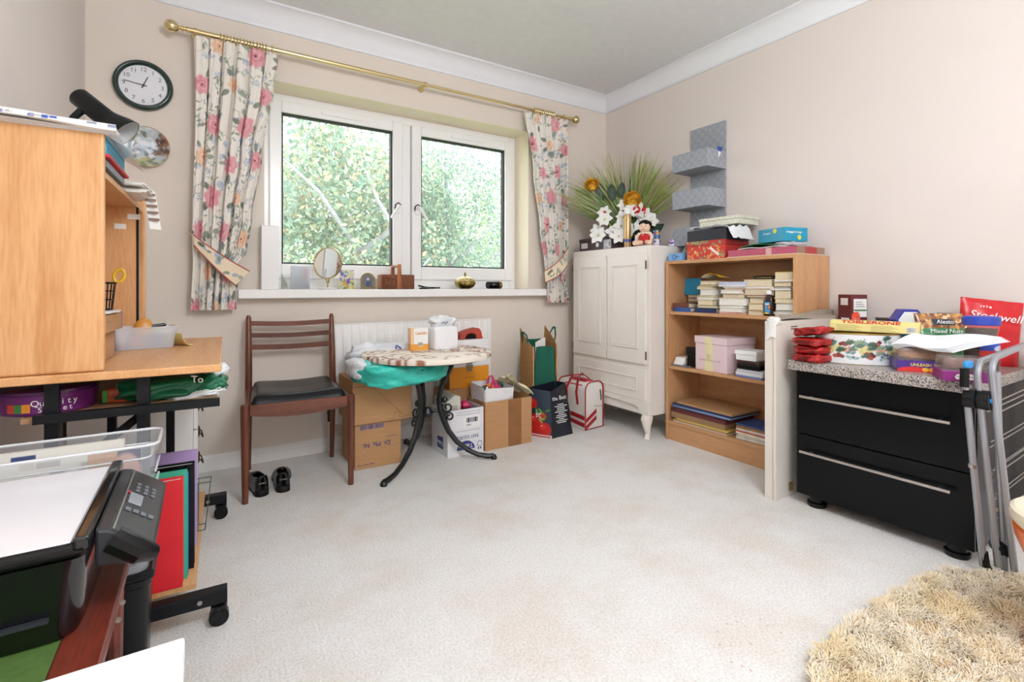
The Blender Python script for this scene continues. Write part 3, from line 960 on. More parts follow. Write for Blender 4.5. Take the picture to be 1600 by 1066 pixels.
# ---------------------------------------------------------------- files on the bottom shelf
GF = 'files standing on the bottom desk shelf'
def file_(name, label, xr, y0, th, w, h, mat, cat='folder', tilt=0):
    o = thing(name, label, cat, (xr, y0, .1145), -rad(2), GF, rot=(0, rad(tilt), -rad(2)))
    G().box(-w, 0, 0, .002, 0, h).box(-w, 0, th - .002, th, 0, h).box(-w, -w + .002, 0, th, 0, h).obj('cover', mat, o)
    if th > .006:
        G().box(-w + .003, -.006, .003, th - .003, .002, h - .006).obj('pages', M_PAPER, o)
    return o
file_('red_binder', 'bright red ring binder standing nearest on the bottom shelf of the desk', -.043, 1.600, .03, .25, .290, C('bright_red_card', 'd8202a', .45))
file_('green_folder', 'green topped folder standing behind the red binder', -.034, 1.640, .012, .24, .300, C('mint_green_card', '3fae8c', .5))
file_('blue_folder', 'blue folder with yellow edge standing behind the red binder', -.032, 1.656, .02, .24, .285, C('sky_blue_card', '2f86c4', .5))
file_('black_binder', 'black binder standing between the blue folder and lilac folder', -.018, 1.690, .03, .25, .300, M_BLKPL)
lf = file_('lilac_folder', 'lilac folder with swirl print on the bottom desk shelf', -.012, 1.830, .012, .22, .300, C('lilac_card', 'b79cd0', .5))
cv = Canvas(.11, .20, 'b79cd0', .0012)
for (x, y, r, cc) in ((.02, .10, .022, '8a5cb8'), (.05, .12, .018, '4f9ad0'), (.085, .13, .014, '4f9ad0'), (.06, .05, .03, '9a6cc4'), (.085, .085, .018, '8a5cb8')):
    for q in (1, .6):
        cv.line([(x + r * q * math.cos(a / 3), y + r * q * math.sin(a / 3)) for a in range(0, 17)], .003, cc)
cv.line([(.06, .08), (.09, .04), (.10, 0)], .006, '8a5cb8')
cv.decal('swirl_print', lf, (-.11, -.0005, .02), (1, 0, 0), (0, 0, 1))
mr = thing('wire_rack', 'green wire magazine rack at the far end of the bottom desk shelf', 'rack', (-.010, 1.930, .1145), -rad(2), )
M_WIRE = C('green_wire', '5f6e58', .4)
for y in (0, .05):
    for nm, pts in (('frame_wire', [(-.2, y, .004), (.02, y, .004), (.036, y, .16), (-.2, y, .16)]),):
        G().tube([(*p,) for p in pts], .0022, 6, True).obj(nm, M_WIRE, mr)
    for k in range(5):
        G().cyl((-.16 + .04 * k, y, .004), (-.16 + .04 * k, y, .16), .0014, 5).obj('upright_wire', M_WIRE, mr)
for x, z in ((.02, .004), (.036, .16), (-.2, .004), (-.2, .16)):
    G().cyl((x, 0, z), (x, .05, z), .002, 6).obj('cross_wire', M_WIRE, mr)

# ================================================================ white chest of drawers in the corner
ch = thing('chest_of_drawers', 'small white chest of drawers in the corner behind the desk', 'chest of drawers', (-.235, 2.66, 0))
bx('carcase', -.195, .205, -.20, .20, 0, .60, M_WHITE, ch, bev=.003)
for k in range(4):
    z0 = .09 + .117 * k
    d = bx('drawer', .2055, .222, -.185, .185, z0, z0 + .112, M_WHITE, ch, bev=.004)
    for y in (-.02,):
        zc = z0 + .056
        h = G()
        h.tube([(.223, y - .032, zc + .012), (.233, y - .030, zc + .006), (.240, y - .014, zc - .014), (.240, y + .014, zc - .014), (.233, y + .030, zc + .006), (.223, y + .032, zc + .012)], .0028, 6)
        for s in (-1, 1):
            h.tube([(.2225, y + s * .032, zc + .026), (.226, y + s * .040, zc + .012), (.2225, y + s * .030, zc - .004), (.226, y + s * .022, zc + .014)], .004, 6)
        h.obj('handle', mt('antique_bronze', '4a3d2a', .4, .8), d, smooth=True)

# ================================================================ low card table, printer, crate
M_MAHOG = wood('red_mahogany', '4a1f16', '7a3426', .3, 'Y', 10)
ct = thing('low_table', 'low mahogany table with green baize top under the printer', 'table', (-.28, 1.01, 0))
ring3 = G().box(-.15, .16, -.31, -.25, .368, .390).box(-.15, .16, .25, .31, .368, .390).box(-.15, -.09, -.25, .25, .368, .390).box(.10, .16, -.25, .25, .368, .390)
ring3.obj('rim', M_MAHOG, ct, bev=.004)
bx('baize', -.09, .10, -.25, .25, .370, .388, C('green_baize', '4d6b2c', .95, var=.12, vscale=60), ct)
for x in (-.135, .13):
    for y in (-.28, .28):
        G().tube([(x, y, 0), (x, y, .10), (x, y * .98, .3675)], [.010, .012, .016], 8).obj('leg', M_MAHOG, ct, smooth=True)
bx('apron', .115, .135, -.25, .25, .325, .3675, M_MAHOG, ct)
bx('apron', -.14, -.12, -.25, .25, .325, .3675, M_MAHOG, ct)
for y in (.14, .20):
    G().tube([(.136, y, .36), (.145, y + .005, .33), (.139, y + .012, .31), (.150, y + .02, .30)], .005, 6).obj('hinge', mt('aged_steel', '9a8f86', .35, .9), ct, smooth=True)
pr = thing('printer', 'black all-in-one printer with white lid on the low mahogany table', 'printer', (-.29, 1.165, .3905))
L = [[(x, y, z) for x, y in rr_loop(w, d, r)] for w, d, r, z in ((.128, .175, .03, 0), (.136, .185, .03, .02), (.140, .192, .025, .10), (.143, .195, .02, .125))]
loft(G(), L, True, True).obj('body', mt('printer_black', '0e0f12', .18, var=.02, coat=.4), pr, smooth=True, ang=30)
bx('paper_slot', -.10, .10, -.196, -.188, .040, .046, C('slot_grey', '2e3138', .3), pr)
lidg = G().box(-.144, .145, -.196, .196, .1255, .146)
lid = lidg.obj('lid', M_BLKPL, pr, bev=.008, seg=3)
bx('lid_panel', -.142, .124, -.186, .186, .1462, .1490, mt('gloss_white_panel', 'f4f5fa', .2, var=0), lid, bev=.002)
bx('lid_grip', .126, .146, -.198, .198, .135, .157, MATS['printer_black'], lid, bev=.006, seg=3)
cp = G().prism([(.146, .085), (.146, .146), (.165, .142), (.225, .100), (.222, .082), (.20, .078)], -.15, .165, 'y').obj('control_panel', mt('panel_grey', '34363a', .25, var=.05), pr, bev=.005, seg=2)
tl = math.atan2(.042, .060)
def on_panel(name, u, y, w, d, mat, h=.0025):
    o = G().cbox(w, d, h).obj(name, mat, cp, (.165 + .06 * u, y, .142 - .042 * u + .0002), (0, tl, 0), bev=.001)
on_panel('screen', .32, .005, .024, .05, C('screen_grey', '9aa0a8', .15))
for k in range(3):
    for j in range(3):
        on_panel('button', .30 + .2 * j, .050 + .018 * k, .008, .010, C('button_grey', '6d7178', .3))
for j in range(4):
    on_panel('button', .22 + .18 * j, -.05, .010, .012, MATS['button_grey'])
on_panel('red_button', .12, .03, .006, .006, C('red_button', 'c0202a', .3))
on_panel('chrome_strip', .06, .0, .004, .29, M_STEEL)
G().tube([(.17, -.155, .128), (.205, -.160, .100), (.224, -.150, .088)], [.020, .020, .012], 10).obj('panel_end', M_BLKPL, pr, smooth=True)

sb = thing('storage_box', 'black storage box on the floor beneath the clear crate', 'box', (-.255, 1.445, 0))
open_tub(G(), .155, .062, .262, .02, .95, .003, .004).obj('body', M_BLKPL, sb, smooth=True)
bx('lid', -.165, .165, -.068, .068, .2625, .283, M_BLKPL, sb, bev=.006)
M_CLR = clear_mat('clear_crate_plastic', 'e4eaf0', .86, .12)
cr = thing('clear_crate', 'clear plastic crate stuffed with newspapers between the printer and the desk', 'crate', (-.255, 1.445, .2835))
open_tub(G(), .166, .074, .285, .025, .92, .002, .008).obj('crate', M_CLR, cr, smooth=True)
M_RIM = clear_mat('crate_rim_plastic', 'f0f3f6', .18, .15)
G().tube([(x, y, .285) for x, y in rr_loop(.172, .080, .025)], .0035, 6, True).obj('rim', M_RIM, cr, smooth=True)
G().tube([(x, y - .004, .255) for x, y in rr_loop(.158, .066, .02)], .0022, 6, True).obj('inner_rim', M_RIM, cr, smooth=True)
for k in range(6):
    z = .02 + .04 * k
    G().tube([(.157 + .012 * z / .285, y, z) for y in (-.06, .06)], .0025, 5).obj('rib', M_RIM, cr)
def magazine(label, x, y, z, w, h, th, canvas_fn, tilt=0, rz=0, grp='newspapers and magazines in the clear crate'):
    o = thing('magazine', label, 'magazine', (x, y, z), rz, grp, rot=(rad(tilt), 0, rz))
    G().box(-w / 2, w / 2, 0, th, 0, h).obj('pages', M_PAGEW, o)
    cv = Canvas(w, h, 'e9e6df', .0025)
    canvas_fn(cv)
    cv.decal('cover_print', o, (-w / 2, 0, 0), (1, 0, 0), (0, 0, 1))
    return o
def news(cv):
    cv.rect(0, 0, cv.w, cv.h, 'e4e2da')
    for k in range(26):
        x, y = random.uniform(0, cv.w * .9), random.uniform(0, cv.h * .95)
        cv.rect(x, y, x + random.uniform(.02, .06), y + random.uniform(.003, .02), random.choice(['b9b6ae', '8d8c90', 'c9c4b8', 'a6a3a0']), .8)
    for k in range(4):
        x, y = random.uniform(0, cv.w * .8), random.uniform(cv.h * .3, cv.h * .9)
        cv.rect(x, y, x + .04, y + .022, random.choice(['c0573a', '6f8f5a', '3d4a78', '8a4a5a']))
def weekend(cv):
    cv.rect(0, 0, cv.w, cv.h, 'c9a07a')
    cv.rect(cv.w * .55, 0, cv.w, cv.h, '3f3a5e')
    cv.ell(cv.w * .7, cv.h * .8, .03, .05, 'd9b0a0')
    cv.rect(0, 0, cv.w * .5, cv.h * .3, 'd8cf5a')
def darkmag(cv):
    cv.rect(0, 0, cv.w, cv.h, '35353c')
    cv.rect(0, cv.h * .9, cv.w, cv.h, 'b8a63a')
    for k in range(8):
        cv.rect(.02, cv.h * (.2 + .08 * k), cv.w * random.uniform(.6, .9), cv.h * (.2 + .08 * k) + .003, '9a98a0')
magazine('folded newspaper at the back of the clear crate', -.28, 1.478, .2865, .25, .275, .012, news)
magazine('folded newspaper in the middle of the clear crate', -.30, 1.455, .2865, .22, .255, .014, news)
mw = magazine('magazine with dark purple cover at the right of the clear crate', -.165, 1.432, .2865, .095, .265, .008, weekend, 3)
text('OF THE WEEKEND', .016, C('cream_ink', 'e8e2c8'), mw, (.022, -.0012, .12), (0, 0, 1), (-1, 0, 0), sx=.9)
magazine('dark magazine with yellow header in front in the clear crate', -.20, 1.412, .2865, .15, .20, .008, darkmag, 4)
magazine('newspaper at the front left of the clear crate', -.34, 1.402, .2865, .13, .24, .012, news)

# ================================================================ white table nearest the camera
wt = thing('white_table', 'white laminate table in the near left corner of the room', 'table', (-.23, .36, 0))
bx('top', -.205, .215, -.26, .27, .525, .550, mt('white_laminate', 'f1efe8', .3, var=.01), wt, bev=.003)
for x in (-.185, .175):
    for y in (-.24, .22):
        bx('leg', x, x + .03, y, y + .03, 0, .5245, M_WHITE, wt)
# ================================================================ curtains and pole
PY, PZ = 2.840, 2.162
pole = thing('curtain_pole', 'brass curtain pole with ball finials above the window', 'curtain pole', (1.11, PY, PZ))
G().cyl((-1.165, 0, 0), (.05, 0, 0), .0125, 16).obj('rod', M_BRASS, pole, smooth=True)
G().cyl((.05, 0, 0), (1.165, 0, 0), .0095, 16).obj('inner_rod', M_BRASS, pole, smooth=True)
for s in (-1, 1):
    m = Matrix.Translation((s * 1.165, 0, 0)) @ Matrix.Rotation(s * PI / 2, 4, 'Y')
    G().lathe([(0, 0), (.014, 0), (.014, .006), (.010, .010), (.010, .018), (.015, .020), (.015, .026), (.008, .03), (.008, .036), (.018, .040), (.027, .052), (.030, .066), (.027, .080), (.016, .092), (0, .096)], 20, m=m).obj('finial', M_BRASS, pole, smooth=True)
for x in (-1.135, .05, 1.125):
    g = G().cyl((x, 0, 0), (x, YB - PY, 0), .006, 10)
    g.lathe([(0, 0), (.02, 0), (.02, .004), (0, .004)], 16, m=Matrix.Translation((x, YB - PY, 0)) @ Matrix.Rotation(PI / 2, 4, 'X'))
    g.cyl((x - .008, 0, 0), (x + .008, 0, 0), .0165, 14)
    g.cyl((x - .012, 0, -.02), (x - .012, 0, -.036), .006, 10)
    g.obj('bracket', M_BRASS, pole, smooth=True)
def hoop(x):
    pts = [(x, .021 * math.cos(2 * PI * i / 18), .021 * math.sin(2 * PI * i / 18) - .004) for i in range(18)]
    return G().tube(pts, .0034, 6, True)
for k in range(15):
    hoop(-1.03 + .0145 * k + random.uniform(-.002, .002)).obj('ring', M_BRASS, pole, smooth=True)
hoop(-.80).obj('ring', M_BRASS, pole, smooth=True)
for k in range(11):
    hoop(.86 + .016 * k).obj('ring', M_BRASS, pole, smooth=True)

M_CURT = printed('curtain_cotton', .85, bump=.15)
def floral(cv, seed):
    random.seed(seed)
    st = random.getstate()
    for k in range(int(cv.w * cv.h * 190)):               # trailing stems
        x, y = random.uniform(0, cv.w), random.uniform(0, cv.h)
        a = random.uniform(0, 6.3)
        pts = [(x, y)]
        for q in range(6):
            a += random.uniform(-.5, .5)
            x, y = x + .014 * math.cos(a), y + .014 * math.sin(a)
            pts.append((x, y))
            if q % 2:
                cv.leaf(x, y, random.uniform(.018, .034), a + random.choice((-1, 1)), random.choice(['8b9a8c', '7a8878', 'a4b0a4']), .85)
        cv.line(pts, .0022, '8d9788', .8)
    for k in range(int(cv.w * cv.h * 150)):               # small blue flowers
        x, y = random.uniform(0, cv.w), random.uniform(0, cv.h)
        for q in range(5):
            a = q * 1.26 + random.random()
            cv.ell(x + .010 * math.cos(a), y + .010 * math.sin(a), .008, .0055, random.choice(['b3c3d6', 'c2cede', 'a4b6cc']), a, .8)
    gy = .0
    row = 0
    while gy < cv.h + .1:                                # roses, peonies, dark leaves in a half-drop repeat
        gx = .05 + (.12 if row % 2 else 0)
        while gx < cv.w + .05:
            x, y = gx + random.uniform(-.02, .02), gy + random.uniform(-.02, .02)
            kind = (row + int(gx / .22)) % 3
            for q in range(5):
                a = random.uniform(0, 6.3)
                cv.leaf(x + .045 * math.cos(a), y + .045 * math.sin(a), random.uniform(.035, .06), a, random.choice(['7d8a7c', '6c7a6e', '94a08f']), .9, .5)
            r = random.uniform(.052, .068)
            if kind == 1:
                cv.rose(x, y, r * .8, 'ecc6a8', 'e2a878', 'f2d4b8')
            else:
                cv.rose(x, y, r, 'e3a0a8', 'd5848f', 'eab8bc')
            gx += .24
        gy += .185
        row += 1
    random.setstate(st)

def lerp_tab(tab, t):
    for (a, x), (b, y) in zip(tab[:-1], tab[1:]):
        if t <= b:
            k = (t - a) / (b - a)
            k = k * k * (3 - 2 * k)
            return x + (y - x) * k
    return tab[-1][1]

def curtain(name, label, zt, zb, left, right, clothw, nf, seed, amp, phase=0):
    """gathered cloth: left/right = edge x at fractions from the top down"""
    o = thing(name, label, 'curtain', (0, PY, 0), group='floral curtains at the window')
    cv = Canvas(clothw, zt - zb, 'efe9e0', .0036)
    floral(cv, seed)
    rs = random.Random(seed)
    ph = [rs.uniform(0, 6.3) for _ in range(4)]
    def fn(u, v):
        t = 1 - v
        xl, xr = lerp_tab(left, t), lerp_tab(right, t)
        uu = u + .018 * math.sin(2 * PI * nf * u + ph[0]) + .012 * math.sin(5 * t + 9 * u)
        x = xl + (xr - xl) * uu
        a = amp * (.55 + .45 * min(1, t * 6)) * (.75 + .25 * math.sin(7 * u + ph[1]))
        w = 2 * PI * nf * (u + .02 * math.sin(3 * t + ph[2])) + phase
        y = -a * (math.sin(w) * .8 + .28 * math.sin(2 * w + 1.1)) - .012 * math.sin(PI * u)
        y -= .004 * math.sin(3.3 * w + 4 * t)
        z = zb + (zt - zb) * v
        if t < .03:
            z += .004 * math.sin(w)
        return (x, y + .004, z)
    g, c = cv.surf(fn)
    g.obj('cloth', M_CURT, o, smooth=True, ang=180, cols=c)
    return o
cL = curtain('curtain', 'floral curtain left of the window, caught in a wide tieback', 2.140, .812,
             [(0, -.028), (.3, -.026), (.72, -.035), (.82, -.032), (1, -.040)],
             [(0, .345), (.15, .325), (.4, .272), (.65, .225), (.78, .198), (.84, .160), (1, .150)], .60, 6.0, 5, .024)
cR = curtain('curtain', 'floral curtain right of the window beside the white wardrobe', 2.143, .815,
             [(0, 1.885), (.3, 1.955), (.6, 2.015), (.8, 2.055), (.86, 2.085), (1, 2.075)],
             [(0, 2.262), (.5, 2.266), (.78, 2.262), (.86, 2.236), (1, 2.272)], .60, 7.0, 9, .022, 1.0)

M_PIPE = C('red_piping', 'b8564c', .7)
def tieback(par, p0, p1, p2, p3, bulge, seed, lug):
    """band between the top edge p0-p1 and the bottom edge p3-p2, bulging towards the room"""
    p0, p1, p2, p3 = map(v3, (p0, p1, p2, p3))
    L = float(np.linalg.norm(p1 - p0))
    H = float(np.linalg.norm(p3 - p0) + np.linalg.norm(p2 - p1)) / 2
    cv = Canvas(L, H, 'ecdcc0', .003)
    st = random.getstate()
    random.seed(seed)
    for k in range(7):
        x, y = random.uniform(0, L), random.uniform(.01, H - .01)
        for q in range(3):
            cv.leaf(x, y, .03, random.uniform(0, 6.3), random.choice(['7c8b76', '9aa694', 'a4b6cc']), .9, .5)
    cv.leaf(.02, H * .5, .045, .6, '56645a', .9, .6)
    random.setstate(st)
    def fn(u, v):
        a = p3 + (p2 - p3) * u
        b = p0 + (p1 - p0) * u
        p = a + (b - a) * v
        return p + v3((0, -bulge * math.sin(PI * min(1, u * 1.0)), -.010 * math.sin(PI * u)))
    g, c = cv.surf(fn, .003, (0, 1, 0))
    tb_ = g.obj('tieback', M_CURT, par, smooth=True, cols=c)
    for v in (0, 1):
        G().tube([fn(i / 14, v) for i in range(15)], .003, 6).obj('piping', M_PIPE, tb_, smooth=True)
    if lug:
        G().tube([p0, p0 + v3((-.02, .03, .012)), p0 + v3((-.035, .10, .015))], .0025, 6).obj('hook', M_BRASS, tb_)
P0 = px(303, 368, Y=2.80) - Vector((0, PY, 0))
P1 = px(390, 424, Y=2.79) - Vector((0, PY, 0))
P2 = px(368, 446, Y=2.79) - Vector((0, PY, 0))
P3 = px(303, 383, Y=2.80) - Vector((0, PY, 0))
tieback(cL, P0, P1, P2, P3, .022, 3, True)
Q0 = px(851, 424, Y=2.80) - Vector((0, PY, 0))
Q1 = px(886, 390, Y=2.80) - Vector((0, PY, 0))
Q2 = px(887, 414, Y=2.80) - Vector((0, PY, 0))
Q3 = px(853, 441, Y=2.80) - Vector((0, PY, 0))
tieback(cR, Q0, Q1, Q2, Q3, .026, 4, False)

# ================================================================ clock and plate on the back wall
ck = thing('wall_clock', 'round wall clock with dark green rim on the back wall', 'clock', (-.233, YB, 1.878))
mY = Matrix.Rotation(PI / 2, 4, 'X')
G().lathe([(.093, .0), (.116, .0), (.118, .012), (.114, .026), (.106, .032), (.100, .030), (.098, .024), (.094, .021), (.093, .016)], 56, m=mY, caps=False).obj('rim', mt('dark_green_lacquer', '15332c', .2, var=.03, coat=.5), ck, smooth=True, ang=60)
G().lathe([(0, .004), (.094, .004), (.094, .014), (0, .014)], 48, m=mY).obj('dial', mt('clock_dial', 'e9eaee', .5, var=.01), ck)
M_NUM = C('grey_numeral', '6b6b78', .6)
for h in range(1, 13):
    a = rad(90 - 30 * h)
    text(str(h), .027, M_NUM, ck, (.074 * math.cos(a), -.0146, .074 * math.sin(a)), (1, 0, 0), (0, 0, 1), 'numeral', bold=0)
M_HAND = C('dark_plum_hand', '4a3440', .4)
for ln, wd, an, yy in ((.046, .005, 68, -.0165), (.072, .0038, 172, -.018)):
    a = rad(an)
    m = Matrix.Rotation(-a, 4, 'Y')
    G().prism([(-.014, -wd / 2), (ln, -wd / 3), (ln, wd / 3), (-.014, wd / 2)], yy - .0008, yy, 'y', m=m).obj('hand', M_HAND, ck)
G().lathe([(0, .014), (.005, .014), (.005, .019), (0, .019)], 12, m=mY).obj('hub', M_HAND, ck)
pl = thing('decorative_plate', 'painted village scene plate hanging below the clock', 'plate', (-.224, YB, 1.588))
R_ = .094
cvp = Canvas(2 * R_, 2 * R_, 'b9c4c6', .0022)
random.seed(31)
def spot(n, xr, yr, sz, cc):
    for k in range(n):
        cvp.ell(random.uniform(*xr) * R_, random.uniform(*yr) * R_, random.uniform(.4, 1) * sz, random.uniform(.4, 1) * sz, random.choice(cc), random.uniform(0, 3), .75)
spot(40, (0, 2), (1.2, 2), .022, ['b7c3c8', 'cbd2d4', 'a9b6bb', 'd9dbd8'])
spot(36, (.2, 1.3), (.3, 1.1), .014, ['8e97a0', 'cfd3d6', '7d8a86', 'e6e6e4', '5c6670'])
spot(40, (1.35, 2), (.6, 1.7), .016, ['6b4a38', '4e3a30', '8a5a40', '3f4a3a', 'a0603e'])
spot(24, (.2, .6), (1.3, 1.9), .016, ['8a8a5a', '5c6a4a', 'a99a5a'])
spot(40, (.2, 1.8), (0, .38), .015, ['a9a878', 'c8c08a', '8f9a6e', '6f7f6a'])
spot(26, (.6, 1.4), (.7, 1.35), .014, ['dfe6ee', 'c4d2e4', 'eef0f4', '9fb0c4'])
spot(10, (.8, 1.1), (1.5, 1.75), .010, ['5f6f5a', '78866a'])
prof = [(0, .010), (.050, .010), (.060, .013), (.066, .016), (.090, .022), (.094, .0235)]
nr, na = 30, 72
g = G()
vv, cc = [], []
for j in range(nr + 1):
    r = .094 * j / nr
    z = np.interp(r, [p[0] for p in prof], [p[1] for p in prof])
    for i in range(na):
        a = 2 * PI * i / na
        vv.append((r * math.cos(a), -z, r * math.sin(a)))
        cc.append(cvp.a[int(np.clip((r * math.sin(a) + R_) / (2 * R_) * cvp.ny, 0, cvp.ny)), int(np.clip((r * math.cos(a) + R_) / (2 * R_) * cvp.nx, 0, cvp.nx))])
g.add(vv, [(j * na + i, j * na + (i + 1) % na, (j + 1) * na + (i + 1) % na, (j + 1) * na + i) for j in range(nr) for i in range(na)])
g.obj('painted_face', printed('glazed_print', .2, .5), pl, smooth=True, cols=cc)
G().lathe([(.0945, .0230), (.090, .018), (.06, .008), (.05, .004), (0, .004)], 56, m=mY, caps=False).obj('back', C('plate_white', 'dcdad2', .25), pl, smooth=True)
G().tube([(.0945 * math.cos(2 * PI * i / 60), -.0232, .0945 * math.sin(2 * PI * i / 60)) for i in range(60)], .0013, 6, True).obj('gilt_edge', M_BRASS, pl)

# ================================================================ on the window sill
SZ = SILLZ + .0005
tw = thing('white_box', 'tall white cardboard box at the left end of the window sill', 'box', (.303, 2.880, SZ))
G().box(-.041, .041, -.034, .034, 0, .330).obj('carton', mt('glossy_white_card', 'eeeeee', .35, var=.01), tw, bev=.002)
G().box(-.040, .040, -.033, .033, .3302, .3330).obj('lid_flap', MATS['glossy_white_card'], tw)
tag(G().prism([(-.018, 0), (.022, 0), (.018, .03), (-.010, .075), (-.018, .085)], -.001, .001, 'y').obj('grey_card', C('sage_card', 'a9ada0'), None, (.380, 2.935, SZ), (0, 0, rad(30))), 'small sage-grey card leaning beside the tall white box on the sill', 'card')
ph = thing('photo_block', 'clear block with red and green picture on the window sill', 'photo block', (.462, 2.925, SZ), rad(4))
G().box(-.050, .050, -.012, .012, 0, .128).obj('block', clear_mat('acrylic', 'e3e8f0', .45, .05), ph, bev=.002)
cv = Canvas(.092, .120, 'a9b4c0', .002)
cv.rect(0, .06, .092, .12, 'c3ccd8').ell(.03, .045, .034, .030, '7d9a86', wob=.2).ell(.072, .07, .012, .05, 'c05a56').ell(.068, .10, .016, .014, 'd07a74')
cv.rect(.05, 0, .09, .04, '4e4e58').ell(.02, .01, .03, .02, '6c7a70')
cv.decal('picture', ph, (-.046, -.0005, .004), (1, 0, 0), (0, 0, 1))
mi = thing('vanity_mirror', 'round swivel mirror on a slim pedestal on the window sill', 'mirror', (.605, 2.925, SZ), rad(-48))
G().lathe([(0, 0), (.048, 0), (.05, .003), (.044, .006), (.012, .009), (0, .010)], 32).obj('base', mt('white_enamel', 'eeeeea', .3), mi, smooth=True)
G().tube([(0, 0, .008), (0, 0, .03), (-.006, 0, .045), (-.012, 0, .058)], .004, 8).tube([(0, 0, .03), (.006, 0, .045), (.012, 0, .058)], .004, 8).obj('stem', M_BRASS, mi, smooth=True)
mm_ = Matrix.Translation((0, 0, .148)) @ Matrix.Rotation(PI / 2 - rad(4), 4, 'X')
G().lathe([(.084, -.006), (.091, -.006), (.092, 0), (.091, .006), (.084, .006), (.084, -.006)], 48, m=mm_, caps=False).obj('frame', mt('gold_rim', 'c9b98c', .25, .8), mi, smooth=True, ang=60)
G().lathe([(0, -.003), (.085, -.003), (.085, .003), (0, .003)], 48, m=mm_).obj('mirror_glass', mt('mirror_silver', 'f2f2f2', .02, 1.0, var=0), mi)
fp = thing('fairy_picture', 'small colourful picture of flowers and a purple figure on the sill', 'picture', (.712, 2.930, SZ), rad(-6))
G().box(-.040, .040, -.004, .006, 0, .112).obj('panel', C('cream_back', 'd9cfae'), fp)
cv = Canvas(.078, .11, 'c9cfa0', .0016)
random.seed(12)
for k in range(70):
    y = random.uniform(0, .11)
    cv.ell(random.uniform(0, .078), y, random.uniform(.004, .011), random.uniform(.004, .010), random.choice((['4a8a5a', 'd9b94a', 'c9954a', 'e6d89a'] if y < .05 else ['3a6ab0', '4f9a8a', 'b58ad0', 'e3c9c9', 'e8e0f0', '7a58b0'])), random.uniform(0, 3), .85)
cv.ell(.045, .045, .010, .018, '7a4ab0').ell(.045, .068, .009, .009, 'ecc9b0')
cv.decal('painting', fp, (-.039, -.0045, .001), (1, 0, 0), (0, 0, 1))
af = thing('arched_portrait', 'small arched bronze photo frame on the window sill', 'photo frame', (.838, 2.940, SZ), rad(-4), rot=(rad(-8), 0, rad(-4)))
def arch(w, h, n=14):
    return [(-w, 0), (w, 0)] + [(w * math.cos(PI * k / n), h - w + w * math.sin(PI * k / n)) for k in range(n + 1)]
G().prism(arch(.043, .098), -.004, .006, 'y').obj('frame', mt('bronze_filigree', '9a8a66', .45, .5, var=.3, vscale=160, bump=.6, bscale=220), af)
cvf = G().prism([(x, z + .014) for x, z in arch(.026, .068)], -.0052, -.0040, 'y').obj('photo_mount', C('photo_navy', '2c3450', .3), af)
G().lathe([(0, .0), (.008, .005), (.009, .012), (.006, .020), (0, .022)], 12, (0, -.006, .048), sy=.25).obj('portrait_head', C('portrait_pale', 'c9c3c0'), cvf, smooth=True)
G().prism([(-.016, .016), (.016, .016), (.010, .045), (-.010, .045)], -.0060, -.0052, 'y').obj('portrait_suit', C('portrait_suit', '3c4a6c'), cvf)
for k in range(9):
    a = PI * k / 8
    G().lathe([(0, -.002), (.004, 0), (0, .002)], 8, (.036 * math.cos(a), -.005, .055 + .036 * math.sin(a))).obj('bead', MATS['bronze_filigree'], af)
wr = thing('wooden_rack', 'carved dark wood letter rack with a tall handle on the sill', 'rack', (1.010, 2.945, SZ), rad(2))
M_CARV = mt('carved_wood', '7a4424', .5, var=.3, vscale=40, bump=.9, bscale=90)
M_WOODL = wood('rack_wood', '8a4c22', 'b97440', .4, 'Z', 14)
for y in (-.045, .045):
    G().box(-.100, .100, y - .005, y + .005, .0, .088).obj('side_panel', M_CARV, wr, bev=.003)
for x in (-.097, .097):
    G().box(x - .005, x + .005, -.0395, .0395, .004, .088).obj('end_panel', M_WOODL, wr, bev=.003)
G().box(-.092, .092, -.0395, .0395, .002, .010).obj('bottom', M_WOODL, wr)
for y in (-.0535, .0535):
    G().prism([(-.016, 0), (.016, 0), (.010, .15), (-.010, .15)], y - .003, y + .003, 'y').obj('upright', M_WOODL, wr)
G().box(-.012, .012, -.0505, .0505, .132, .147).obj('handle', M_WOODL, wr, bev=.003)
for k in range(3):
    G().tube([(-.08 + .05 * k + .015 * math.cos(a / 2), -.0512, .044 + .022 * math.sin(a / 2)) for a in range(0, 12)], .003, 6).obj('carving', M_CARV, wr)
tl_ = thing('pliers', 'black long-nosed pliers lying on the sill beside the wooden rack', 'pliers', (1.225, 2.93, SZ), rad(8))
G().tube([(-.075, .010, .022), (-.03, .012, .012), (0, .004, .008), (.03, .0, .008)], [.005, .0055, .006, .006], 8).obj('handle', M_BLKPL, tl_, smooth=True)
G().tube([(-.08, -.012, .005), (-.03, -.012, .006), (0, -.004, .008), (.03, .0, .008)], [.005, .0055, .006, .006], 8).obj('handle', M_BLKPL, tl_, smooth=True)
G().prism([(.03, -.008), (.075, -.003), (.075, .003), (.03, .008)], .003, .013, 'z').obj('jaw', C('dark_steel', '5a5c60', .3, metal=.8), tl_)
bp_ = thing('brass_pot', 'ribbed brass pumpkin-shaped pot with pointed lid on the sill', 'pot', (1.475, 2.93, SZ))
def ribbed(prof, n=64, ribs=16, amp=.05):
    v = []
    for r, z in prof:
        for i in range(n):
            a = 2 * PI * i / n
            k = r * (1 + amp * (abs(math.cos(ribs * a / 2)) - .5))
            v.append((k * math.cos(a), k * math.sin(a), z))
    f = [(j * n + i, j * n + (i + 1) % n, (j + 1) * n + (i + 1) % n, (j + 1) * n + i) for j in range(len(prof) - 1) for i in range(n)]
    return G().add(v, f)
M_AGED = mt('aged_brass', 'a08a4e', .32, .9, var=.12, vscale=30)
